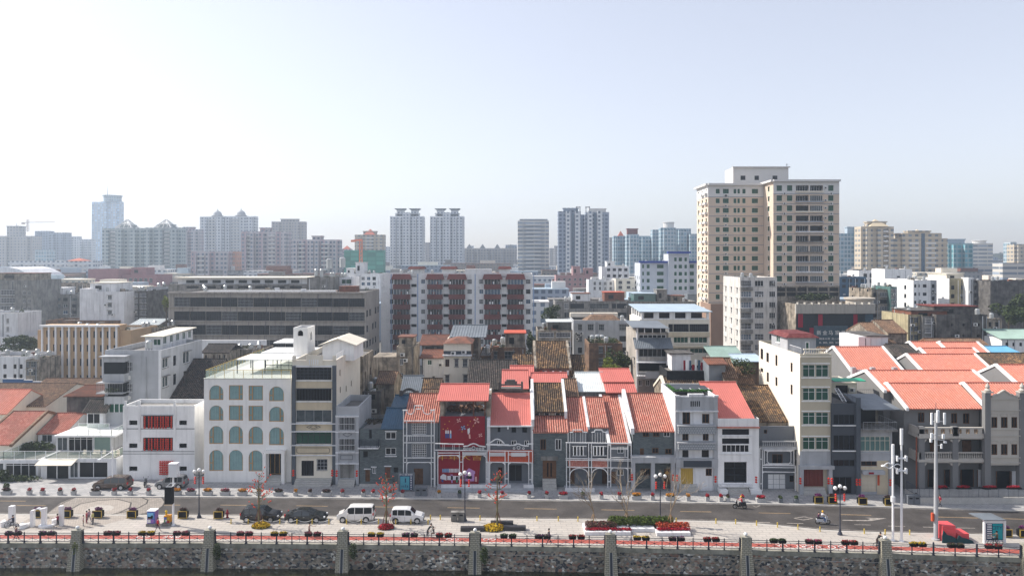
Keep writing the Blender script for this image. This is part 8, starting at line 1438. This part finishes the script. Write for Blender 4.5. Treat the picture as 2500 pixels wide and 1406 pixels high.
# flower beds, black benches, long planter
def bed(label,u,v,rx,ry,c,n=900):
    p = gz(u,v); t = thing('flower_bed',label,'flower bed',tuple(p)); leaves(MB(),(p.x,p.y,p.z+.1),(rx,ry,.3),n//2,.12).build('leaves',MT['leaf'],t); leaves(MB(),(p.x,p.y,p.z+.2),(rx,ry,.35),n,.11).build('flowers',c,t)
bed('yellow flower bed at the foot of the tree by the black SUV',637,1286,1.1,.8,fy); bed('round red flower bed at the foot of the tree by the white van',943,1289,1.0,.75,fr_); bed('large yellow flower bed between black stone benches',1205,1291,1.35,1.1,fy,1500)
BS = M('black_stone',(.045,.045,.05),.4,var=.1)
for lab,u0,u1,v in (('black stone bench left of the large yellow bed',1124,1182,1297),('black stone bench right of the large yellow bed',1230,1284,1295),('black stone bench behind the large yellow bed',1198,1253,1283)): p = gz(u0,v); x1 = X(u1,p.y); tag(MB().box(p.x,x1,p.y,p.y+.7,.12,.55).box(p.x,x1,p.y+.02,p.y+.68,.1,.2).build('stone_bench',BS,loc=tuple(p)),lab,'bench')
t = thing('long_planter','long white planter bed with green hedge and red border flowers','planter',tuple(gz(1550,1300))); m = MB()
for u0,u1,v0,v1 in ((1428,1540,1306,1283),(1540,1605,1298,1280),(1604,1686,1308,1286)): a,b = gz(u0,v0),gz(u1,v0); yb = gz(u0,v1).y; m.box(a.x,b.x,a.y,yb,.12,.5)
m.build('kerb_box',MT['white2'],t); a,b = gz(1449,1305),gz(1507,1305); MB().box(a.x,b.x,a.y-.06,a.y,.12,.5).build('black_seat',BS,t)
hd = MB(); fl = MB(); f2_ = MB(); fv = MB()
for k in range(34): u = 1490+k*4.5; v = 1286+(k % 3)*.8; p = gz(u,v); leaves(hd,(p.x,p.y,.95),(.35,.8,.5),170,.1)
for k in range(20): p = gz(1434+k*5.4,1301); leaves(fl,(p.x,p.y,.62),(.3,.3,.16),60,.09); p = gz(1434+k*3.5,1293); leaves(fv,(p.x,p.y,.8),(.3,.9,.32),100,.1)
for k in range(16): p = gz(1608+k*4.8,1301); leaves(fl,(p.x,p.y,.62),(.3,.3,.16),60,.09); p = gz(1606+k*4.8,1293); leaves(f2_,(p.x,p.y,.75),(.3,.7,.3),100,.1)
hd.build('hedge',M('hedge',(.1,.15,.02),.8,var=.3,scale=2),t); fl.build('red_flowers',fr_,t); f2_.build('mixed_flowers',MT['red_orange'],t); fv.build('purple_plants',M('plum',(.17,.04,.05),var=.4,scale=2,dirt=(.05,.08,.03)),t)
# flower boxes on the railing
for k,s in enumerate('33v 115v 274p 358y 443p 598p 681y 764p 918y 1001v 1084r 1241g 1325v 1408r 1566y 1652v 1737r 1899g 1986p 2074r 2241y 2333d 2425r'.split()):
    u,c = int(s[:-1]),s[-1]; cn,cm = cols_[c]
    for j,du in enumerate((-10.5,10.5)):
        a = G(u+du,lv('WL',u+du),.15); x,y,z = a.x,a.y-.02,1.15; o = thing('railing_flower_box',f'black railing box of {cn} flowers, {"left" if j == 0 else "right"} one of the {ow[k] if k < 15 else ow[22-k]} pair from the {"left" if k < 15 else "right"}','flower box',(x,y,z),'flower boxes on the river railing'); MB().hexa([(x-.36,y-.16,z-.1),(x+.36,y-.16,z-.1),(x+.36,y+.16,z-.1),(x-.36,y+.16,z-.1)],[(x-.43,y-.2,z+.2),(x+.43,y-.2,z+.2),(x+.43,y+.2,z+.2),(x-.43,y+.2,z+.2)]).build('box',MT['black'],o); leaves(MB(),(x,y,z+.28),(.42,.22,.12),60,.07).build('leaves',fg,o); leaves(MB(),(x,y,z+.3),(.5,.22,.12),110 if c not in 'vd' else 60,.07).build('flowers',cm,o)
# ivy on the pillars
for k,(u,v) in enumerate(((184,1345),(530,1345),(862,1345),(1182,1355),(2192,1372))): D = 82.2-k*.5; p = P(u,v,D-.2); tag(leaves(MB(),(p.x,p.y,p.z),(.45,.2,1.0),350,.11).build('ivy',MT['leaf'] if k else MT['leaf_y'],loc=tuple(p)),'ivy clump hanging on the river wall beside the '+ow[k if k < 4 else 6]+' stone pillar','ivy')
# flame trees and bare trees on the promenade
FL = M('kapok_red',(.75,.08,.04),.6,var=.1)
for k,(u,v,h,nm) in enumerate(((632,1285,6.6,'above the black SUV'),(943,1287,6.4,'between the white van and white MPV'),(1214,1291,7.2,'in the large yellow flower bed'))):
    p = gz(u,v); rr = random.Random(k+11); t = thing('flame_tree','young flame tree with red blossoms '+nm,'tree',tuple(p)); m = MB(); m.tube(p,p+Vector((0,0,h*.55)),.13,.1,7).tube(p+Vector((0,0,h*.55)),p+Vector((0,0,h*.9)),.1,.03,6); fl = MB()
    for j in range(34):
        z = h*rr.uniform(.33,.92); a = rr.uniform(0,6.28); L = rr.uniform(.7,2.0)*(1.15-z/h*.5); s_ = p+Vector((0,0,z)); e = s_+Vector((cos(a)*L,sin(a)*L*.8,rr.uniform(.1,.9)*L)); md = s_.lerp(e,.5)+Vector((0,0,-.12)); m.tube(s_,md,.035,.025,4,cap=False).tube(md,e,.025,.012,3,cap=False)
        for _ in range(3 if z < h*.8 else 1): q = md.lerp(e,rr.uniform(.2,1.05)); fl.ball(q+Vector((0,0,.06)),.085,5,3)
    m.build('branches',M('bark_g',(.17,.15,.08),.9,var=.2,scale=3),t); fl.build('blossoms',FL,t); st = MB(); [st.tube(p+Vector((cos(a)*.75,sin(a)*.6,0)),p+Vector((0,0,2.3)),.035,n=4) for a in (.5,2.3,3.9,5.5)]; st.build('stakes',MT['rust'],t)
for k,(u,v,h) in enumerate(((1449,1290,6.3),(1530,1285,6.6),(1637,1291,6.2))):
    t,tips,p = bare('bare young tree held by stakes in the long planter, '+['left one','middle one','right one by the lamp'][k],u,v,gz(u,v).y,h,seed=k+31,spread=.6,z0=.12); st = MB(); [st.tube(p+Vector((cos(a)*.75,sin(a)*.6,-.1)),p+Vector((0,0,1.9)),.035,n=4) for a in (.5,2.6,4.7)]; st.build('stakes',MT['wood_l'],t)
# ================= VEHICLES =================
RIM = M('rim',(.5,.51,.53),.3,var=0,metal=.6); TY = M('tyre',(.02,.02,.02),.8,var=0); TR = M('tail_red',(.5,.02,.02),.3,var=0); HLm = M('head_glass',(.65,.67,.7),.15,var=0)
def car(name,label,u,v,face,L,Wd,H,col,prof,glass,wheels,belt=.88,rough=.22):
    """prof: top line (x from tail 0 to nose 1, height); glass: (rear screen x0,x1),(side windows [(x0,x1)]),(windscreen x0,x1)"""
    pc = gz(u,v); pc.y += .9; z0 = .12 if v > 1258 or v < 1205 else 0; t = thing(name,label,'car',(pc.x,pc.y,z0)); t.rotation_euler = (0,0,0 if face > 0 else pi)
    pm = bpy.data.materials.new('paint_'+name); pm.use_nodes = True; b = pm.node_tree.nodes['Principled BSDF']; b.inputs['Base Color'].default_value = rgb(col); b.inputs['Roughness'].default_value = rough; b.inputs['Coat Weight'].default_value = .5
    def top(x):
        for (a,p),(c,q) in zip(prof,prof[1:]):
            if x <= c: return p+(q-p)*(x-a)/(c-a)
        return prof[-1][1]
    N = 40; W2 = Wd/2
    def ring(x):
        tz = top(x); bz = min(tz-.02,belt-.05*x); e = .88+.12*(1-abs(2*x-1)**4); w = W2*e; zb = .24+.1*(abs(2*x-1)**6); k = min(1,(tz-bz)/(H-belt)); wt = w*(1-.2*k); X_ = (x-.5)*L
        return [(X_,-w*.92,zb),(X_,-w,zb+.18),(X_,-w,bz-.12),(X_,-w*.97,bz),(X_,-wt,tz-.07*max(k,.2)),(X_,-wt*.8,tz),(X_,0,tz+.02*k),(X_,wt*.8,tz),(X_,wt,tz-.07*max(k,.2)),(X_,w*.97,bz),(X_,w,bz-.12),(X_,w,zb+.18),(X_,w*.92,zb)]
    xs = sorted({0.,1.,*[p[0] for p in prof],*[k/N for k in range(N+1)]}); rs = [ring(x) for x in xs]; m = MB()
    for a,c in zip(rs,rs[1:]):
        for j in range(12): m.poly([a[j],c[j],c[j+1],a[j+1]])
        m.poly([a[0],a[12],c[12],c[0]])
    m.poly(rs[0]); m.poly(rs[-1][::-1]); L0 = par_loc(t)
    def bd(nm,mb,mt_,sm=False,par=t):
        o = mb.build(nm,mt_,None,sm); o.parent = par; return o
    bd('body',m,pm,False); G0 = MT['glass_d'] if sum(col) > .3 else M('car_glass',(.03,.035,.04),.05,var=0,spec=.8)
    for s in (0,1):
        for a,c in glass[1]:
            g = MB(); n = 6
            for k in range(n):
                xa,xb = a+(c-a)*k/n,a+(c-a)*(k+1)/n; ra,rb_ = ring(xa),ring(xb); i,j = (3,4) if s == 0 else (9,8); q = []
                for r_,f in ((ra,.08),(rb_,.08),(rb_,.92),(ra,.92)): P0,P1 = Vector(r_[i]),Vector(r_[j]); w = P0.lerp(P1,f); w.y += -.012 if s == 0 else .012; q.append(w)
                g.poly(q)
            bd('side_window',g,G0)
    for nm,(a,c) in (('rear_window',glass[0]),('windscreen',glass[2])):
        g = MB(); ra,rb_ = ring(a),ring(c); up = Vector((.0,0,.02)); sx = -.02 if nm == 'rear_window' else .02; g.poly([Vector(ra[5])+up+Vector((sx,0,0)),Vector(rb_[5])+up+Vector((sx,0,0)),Vector(rb_[7])+up+Vector((sx,0,0)),Vector(ra[7])+up+Vector((sx,0,0))]); bd(nm,g,G0)
    for x in wheels:
        for s in (-1,1):
            X_ = (x-.5)*L; bd('wheel_arch',MB().tube((X_,s*(W2-.2),.36),(X_,s*(W2+.004),.36),.39,n=18),MT['black']); w = bd('wheel',MB().tube((X_,s*(W2-.2),.33),(X_,s*(W2+.02),.33),.33,n=18),TY); r_ = MB().tube((X_,s*W2,.33),(X_,s*(W2+.03),.33),.23,n=12)
            [r_.tube((X_,s*(W2+.03),.33),(X_+.2*cos(k*1.257),s*(W2+.035),.33+.2*sin(k*1.257)),.03,n=4) for k in range(5)]; bd('rim',r_,RIM,par=w)
    for s in (-1,1): bd('headlight',MB().box(L/2-.2,L/2-.02,s*(W2*.6),s*(W2*.9),belt-.28,belt-.14),HLm); bd('tail_light',MB().box(-L/2-.01,-L/2+.12,s*W2*.66,s*(W2*.9),belt-.16,belt+.12),TR); bd('wing_mirror',MB().box(L*.17,L*.17+.14,s*(W2+.0),s*(W2+.2),belt+.02,belt+.17),pm)
    bd('bumper',MB().box(L/2-.06,L/2+.02,-W2*.7,W2*.7,.32,.5).box(-L/2-.02,-L/2+.06,-W2*.8,W2*.8,.32,.5),MT['grey_dark'] if sum(col) > .3 else MT['black']); m = MB()
    for x in [g_[1]+.005 for g_ in glass[1]]+[glass[1][0][0]]: X_ = (x-.5)*L; [m.box(X_-.008,X_+.008,s*(W2+.003),s*(W2-.02),.34,belt-.1) for s in (-1,1)]
    bd('door_gap',m,MT['black']); [bd('door_handle',MB().box((a-.5)*L+.12,(a-.5)*L+.3,s*(W2-.01),s*(W2+.025),belt-.2,belt-.16),RIM) for a,c in glass[1][:2] for s in (-1,1)]
    return t
SUVP = [(0,.75),(.02,1.15),(.1,1.6),(.2,1.7),(.5,1.7),(.6,1.62),(.74,1.1),(.95,.92),(1,.62)]; SEDP = [(0,.7),(.02,.98),(.12,1.05),(.3,1.42),(.42,1.47),(.55,1.44),(.72,1.02),(.93,.82),(1,.55)]
VANP = [(0,.8),(.01,1.3),(.04,1.85),(.1,1.9),(.6,1.9),(.68,1.82),(.84,1.15),(.96,.98),(1,.6)]; MPVP = [(0,.75),(.02,1.2),(.06,1.65),(.14,1.74),(.5,1.74),(.6,1.66),(.75,1.12),(.95,.92),(1,.6)]
car('suv','black SUV parked on the promenade under the first flame tree',632,1275,1,4.65,1.84,1.7,(.006,.008,.014),SUVP,((.03,.09),[(.12,.24),(.26,.44),(.46,.62)],(.6,.73)),(.18,.8),.95)
car('sedan','black sedan parked beside the black SUV',743,1276,1,4.9,1.82,1.47,(.008,.01,.01),SEDP,((.14,.29),[(.24,.42),(.44,.62)],(.56,.71)),(.17,.79),.86)
car('minivan','white minivan facing left beside the second flame tree',866,1276,-1,4.45,1.7,1.9,(.7,.69,.67),VANP,((.008,.035),[(.05,.26),(.28,.5),(.52,.7)],(.68,.83)),(.2,.83),1.02)
car('compact_van','compact white MPV facing right at the end of the parked row',992,1279,1,4.0,1.66,1.74,(.7,.7,.7),MPVP,((.025,.055),[(.08,.22),(.24,.44),(.46,.64)],(.61,.74)),(.17,.82),.98)
car('estate_car','brown family van parked on the pavement before the cafe',267,1196,-1,4.9,1.86,1.68,(.09,.06,.045),MPVP,((.025,.055),[(.08,.24),(.26,.46),(.48,.66)],(.61,.74)),(.18,.82),.92)
car('hatchback','grey hatchback parked in front of the red lantern building',412,1194,-1,4.1,1.7,1.6,(.16,.16,.165),MPVP,((.025,.055),[(.08,.22),(.24,.44),(.46,.64)],(.61,.74)),(.18,.82),.9)
# ================= PEOPLE AND TWO-WHEELERS =================
SK = M('skin',(.5,.3,.2),.6,var=0); HR = M('hair',(.015,.012,.01),.7,var=0); SHO = M('shoe',(.05,.05,.06),.6,var=0)
def person(label,u=None,v=None,h=1.62,pose='stand',face=1,top=(.05,.05,.06),legs=(.03,.035,.06),hair=HR,loc=None,turn=0.,helmet=None,group=None):
    p = gz(u,v) if loc is None else Vector(loc); t = thing('person',label,'person',tuple(p),group); t.rotation_euler = (0,0,turn if face > 0 else pi+turn); tm,lm = M('cl_%d_%d_%d' % tuple(int(c*99) for c in top),top,.8,var=.08),M('cl_%d_%d_%d' % tuple(int(c*99) for c in legs),legs,.8,var=.08)
    hip = .5; lean = {'lean': .25,'ride': .08}.get(pose,.02)
    A = {'stand': ((.02,.02),(0,.0),(.0,.02),(.02,.0)),'walk': ((.07,.16),(-.03,-.17),(-.05,.08),(.06,.14)),'point': ((.02,.02),(-.03,-.06),(.16,.33),(.05,.1)),'lean': ((.03,.0),(-.02,-.05),(.2,.3),(.18,.28)),'ride': ((.24,.2),(.24,.2),(.14,.3),(.14,.3)),'bike': ((.17,.1),(.2,.22),(.16,.32),(.16,.32))}[pose]
    sit = pose in ('ride','bike'); hz_ = .5 if not sit else .42; c = []
    def J(x,y,z,r,k): c.append(((x*h,y*h,z*h),r*h,k)); return len(c)-1
    E = []; pe = J(0,0,hz_,.085,2); ab = J(lean*.3,0,hz_+.12,.078,1); ch = J(lean*.8,0,hz_+.25,.092,1); ne = J(lean,0,hz_+.335,.035,0); he = J(lean+.012,0,hz_+.4,.062,0); cr = J(lean+.008,0,hz_+.455,.052,0); E += [(pe,ab),(ab,ch),(ch,ne),(ne,he),(he,cr)]
    for s,(kx,ax) in ((1,A[0]),(-1,A[1])):
        th = J(.0,s*.055,hz_-.03,.058,2); kn = J(kx,s*.058,hz_-.02 if sit else .275,.04,2); an = J(ax,s*.058,.045+(.1 if sit and pose == 'bike' and s > 0 else (.12 if sit else 0)),.025,2); to = J(ax+.08,s*.062,.02+(.1 if sit and pose == 'bike' and s > 0 else (.12 if sit else 0)),.022,3); E += [(pe,th),(th,kn),(kn,an),(an,to)]
    hands = []
    for s,(ex,wx) in ((1,A[2]),(-1,A[3])):
        sh_ = J(lean*.85,s*.115,hz_+.29,.04,1); el = J(lean*.85+ex,s*.14,hz_+(.14 if ex < .12 else .2),.028,1); fw = pose in ('point','lean','ride','bike') and wx > .15; wr = J(lean*.6+wx,s*.12,hz_+(.22 if pose == 'point' and fw else .16 if fw else .0),.02,0); pa = J(lean*.6+wx+(.045 if fw else .01),s*.12,hz_+(.22 if pose == 'point' and fw else .15 if fw else -.05),.021,0); E += [(ch,sh_),(sh_,el),(el,wr),(wr,pa)]; hands.append((pa,fw,s))
    me = bpy.data.meshes.new('body'); me.from_pydata([q[0] for q in c],E,[]); o = bpy.data.objects.new('body',me); C.objects.link(o); md = o.modifiers.new('s','SKIN'); md.use_smooth_shade = True
    if not me.skin_vertices: bpy.context.view_layer.objects.active = o; o.select_set(True); bpy.ops.mesh.customdata_skin_add()
    for i,q in enumerate(c): me.skin_vertices[0].data[i].radius = (q[1]*(1.25 if i in (1,2,0) else 1)*.82,q[1]*.82)[::1]; me.skin_vertices[0].data[i].use_root = i == 0
    o.modifiers.new('b','SUBSURF').levels = 1; bpy.context.view_layer.update(); dg = bpy.context.evaluated_depsgraph_get(); me2 = bpy.data.meshes.new_from_object(o.evaluated_get(dg)); vs = [tuple(x.co) for x in me2.vertices]; fs = [tuple(x.vertices) for x in me2.polygons]; bpy.data.objects.remove(o); bpy.data.meshes.remove(me2)
    m = MB(); m.v = vs; m.f = fs; cs = [Vector(q[0]) for q in c]
    for f in fs:
        ce = sum((Vector(vs[i]) for i in f),Vector())/len(f); m.m.append(c[min(range(len(cs)),key=lambda i: (cs[i]-ce).length)][2])
    for pa,fw,s in hands:
        a = cs[pa]; d = Vector((1,0,-.15)) if fw else Vector((.2,0,-1)); d.normalize(); sd = Vector((0,0,1)) if fw else Vector((1,0,0))
        for k,ln in enumerate((.085,.095,.09,.07)): q = a+sd*(.022*(1.5-k)); mid = q+d*ln*.6; m.tube(q,mid,.0095,.009,5).tube(mid,mid+(d+Vector((0,-s*.5,-.2))).normalized()*ln*.45,.009,.007,5)
        m.tube(a-d*.02,a+sd*.04+d*.03+Vector((0,-s*.03,0)),.011,.009,5)
    bo = m.build('body',[SK,tm,lm,SHO],None,True); bo.parent = t; k = cs[5]; ho = MB().ball((k.x-.012*h,0,k.z-.01*h),.058*h*(1.3 if helmet else 1.08),10,7).build('helmet' if helmet else 'hair',helmet or hair,None,True); ho.parent = t
    if not helmet: eo = MB().ball((cs[4].x+.05*h,.018*h,cs[4].z+.012*h),.007*h,5,4).ball((cs[4].x+.05*h,-.018*h,cs[4].z+.012*h),.007*h,5,4).build('eyes',HR); eo.parent = t; no = MB().tube((cs[4].x+.05*h,0,cs[4].z+.005*h),(cs[4].x+.068*h,0,cs[4].z-.012*h),.006*h,.01*h,5).build('nose',SK); no.parent = t
    return t
def scooter(name,label,loc,face,col,cat='scooter',bike=False):
    t = thing(name,label,cat,tuple(loc)); t.rotation_euler = (0,0,0 if face > 0 else pi); cm = M('sc_'+name+str(int(col[0]*99)),col,.35,var=0)
    def b(n,m,mt_): o = m.build(n,mt_,None); o.parent = t; return o
    r = .33 if bike else .25; L = .52 if bike else .62
    for x in (-L,L):
        m = MB()
        for k in range(16): a,c = 2*pi*k/16,2*pi*(k+1)/16; m.tube((x+r*cos(a),0,r+r*sin(a)),(x+r*cos(c),0,r+r*sin(c)),.025 if bike else .06,n=4)
        w = b('wheel',m,TY); q = MB(); [q.tube((x,0,r),(x+r*cos(k*.785),0,r+r*sin(k*.785)),.006 if bike else .02,n=3) for k in range(8)]; o = q.build('spokes',RIM); o.parent = w
    if bike: b('frame',MB().path([(-L,0,r),(-.15,0,.3),(-.2,0,.78),(.32,0,.8),(-.15,0,.3)],.02).path([(-L,0,r),(-.19,0,.7)],.015).path([(L,0,r),(.33,0,.95)],.02),cm); b('handlebar',MB().path([(.3,-.28,.98),(.38,-.1,1.0),(.38,.1,1.0),(.3,.28,.98)],.018),STL); b('saddle',MB().ball((-.2,0,.83),.1,8,4,0,.4),MT['black']); return t
    b('body',MB().hexa([(-.75,-.15,.3),(-.1,-.17,.3),(-.1,.17,.3),(-.75,.15,.3)],[(-.8,-.12,.66),(-.05,-.14,.6),(-.05,.14,.6),(-.8,.12,.66)]).hexa([(-.1,-.15,.22),(.4,-.15,.22),(.4,.15,.22),(-.1,.15,.22)],[(-.1,-.15,.3),(.4,-.15,.3),(.4,.15,.3),(-.1,.15,.3)]).hexa([(.3,-.2,.28),(.4,-.2,.28),(.4,.2,.28),(.3,.2,.28)],[(.36,-.17,.9),(.5,-.14,.9),(.5,.14,.9),(.36,.17,.9)]),cm); b('seat',MB().hexa([(-.75,-.13,.67),(-.05,-.13,.62),(-.05,.13,.62),(-.75,.13,.67)],[(-.75,-.12,.77),(-.05,-.1,.72),(-.05,.1,.72),(-.75,.12,.77)]),MT['black']); b('fork',MB().tube((L,0,.25),(.42,0,.95),.035,n=5).path([(.35,-.32,1.02),(.42,0,.97),(.35,.32,1.02)],.022),MT['grey_dark']); b('headlight',MB().ball((.52,0,.88),.09,8,5),HLm); b('mirror',MB().ball((.38,-.3,1.2),.05,6,4).ball((.38,.3,1.2),.05,6,4).tube((.36,-.3,1.0),(.38,-.3,1.2),.01,n=3).tube((.36,.3,1.0),(.38,.3,1.2),.01,n=3),MT['black']); b('mudguard',MB().box(-.8,-.5,-.08,.08,.5,.56).box(.5,.78,-.07,.07,.5,.55),cm); return t
HY = M('helmet_yellow',(.75,.42,.03),.4,var=0)
g = G(1806,1240,0); g.z = .01; scooter('motor_scooter','black motor scooter ridden left by the rider in red',g,-1,(.02,.02,.02)); person('rider in red top and yellow helmet on the black scooter',h=1.66,pose='ride',face=-1,top=(.6,.03,.04),legs=(.05,.05,.07),loc=(g.x+.3,g.y,.06),helmet=HY)
g = G(2009,1278,0); g.z = .01; scooter('motor_scooter','pale motor scooter ridden right on the wide road',g,1,(.55,.56,.58)); person('rider in white shirt and yellow helmet on the pale scooter',h=1.66,pose='ride',face=1,top=(.75,.76,.8),legs=(.12,.2,.4),loc=(g.x-.15,g.y,.06),helmet=HY); person('small passenger in dark jacket behind the rider in white',h=1.3,pose='ride',face=1,top=(.08,.02,.06),legs=(.03,.03,.05),loc=(g.x-.58,g.y,.25))
g = gz(355,1186); scooter('motor_scooter','dark motor scooter parked between the brown van and grey hatchback',g,1,(.1,.1,.11)).rotation_euler = (0,0,1.9)
g = gz(2430,1331); scooter('bicycle','bicycle ridden left in front of the bus kiosk',g,-1,(.04,.04,.05),'bicycle',True); person('cyclist in olive jacket riding in front of the bus kiosk',h=1.7,pose='bike',face=-1,top=(.12,.1,.06),legs=(.03,.03,.03),loc=(g.x+.2,g.y,.2))
g = gz(28,1289); scooter('bicycle','small bicycle ridden left past the white sculptures',g,-1,(.1,.1,.1),'bicycle',True); person('cyclist in dark clothes riding past the white sculptures',h=1.65,pose='bike',face=-1,top=(.02,.025,.05),legs=(.02,.02,.03),loc=(g.x+.2,g.y,.2))
g = gz(2150,1338); scooter('bicycle','dark bicycle leaning by the pillar near the white poles',g,1,(.02,.02,.02),'bicycle',True)
for a in ((('person walking left behind the railing at the far left',40,1317,1.6,'walk',-1,(.3,.2,.17),(.06,.03,.04)),0),(('person in dark red coat with phone beside the slim white slab',141,1286,1.6,'point',-1,(.3,.02,.06),(.03,.03,.04)),0),(('child in pale pink jacket standing with back turned near the planters',203,1284,1.35,'stand',1,(.65,.45,.45),(.04,.04,.07)),.8),
 (('woman in red and grey coat holding a child by the sett paving',211,1277,1.55,'stand',1,(.45,.06,.09),(.3,.05,.08)),0),(('woman in pink patterned coat in the middle of the family group',217,1274,1.62,'walk',1,(.45,.3,.38),(.12,.12,.2)),0),(('woman in yellow top at the right of the family group',227,1280,1.65,'stand',-1,(.6,.55,.2),(.03,.04,.07)),0),
 (('woman in red jacket walking right past the painted cabinets',385,1296,1.62,'walk',1,(.55,.01,.03),(.07,.01,.03)),0),(('person in pale top on the cycle lane behind the pink flower boxes',755,1309,1.62,'point',1,(.45,.36,.3),(.1,.02,.04)),0),(('person in black pushing forward beside the crouching one',1044,1311,1.65,'lean',1,(.02,.03,.04),(.02,.02,.03)),0),
 (('seated person in dark clothes behind the red railing flowers',1060,1313,1.45,'ride',-1,(.03,.04,.05),(.2,.15,.12)),0),(('man in dark clothes striding left on the cycle lane',1341,1327,1.75,'walk',-1,(.05,.05,.07),(.02,.025,.05)),0),(('cyclist in black standing astride by the right stone pillar',2141,1336,1.7,'lean',1,(.02,.02,.02),(.04,.02,.02)),0),
 (('person with black hair crouching behind the right stone pillar',2152,1334,1.4,'lean',1,(.02,.02,.05),(.03,.03,.05)),0),(('person in red jacket walking at the kerb by the telecom mast',2295,1237,1.6,'walk',-1,(.4,.02,.05),(.02,.02,.03)),0),(('person in dark red standing beside the blue info board',961,1203,1.65,'stand',1,(.12,.015,.02),(.03,.02,.05)),0),(('person in black standing behind the yellow bed tree on the platform',1219,1198,1.65,'stand',1,(.015,.015,.02),(.015,.015,.02)),0),(('person in black seated beside the bin at the alley mouth',2238,1226,1.4,'ride',-1,(.01,.01,.015),(.01,.01,.015)),0)):
    q = a[0]; person(q[0],q[1],q[2],q[3],q[4],q[5],q[6],q[7],turn=a[1]+R.uniform(-.2,.2))
# lettering becomes ordinary meshes
bpy.context.view_layer.update(); dg = bpy.context.evaluated_depsgraph_get()
for o in [x for x in C.objects if x.type == 'FONT']:
    me = bpy.data.meshes.new_from_object(o.evaluated_get(dg)); q = bpy.data.objects.new('lettering',me); C.objects.link(q); q.parent = o.parent; q.location = o.location; q.rotation_euler = o.rotation_euler; q.scale = o.scale
    if o.get('kind'): q['kind'] = o['kind']
    bpy.data.objects.remove(o)
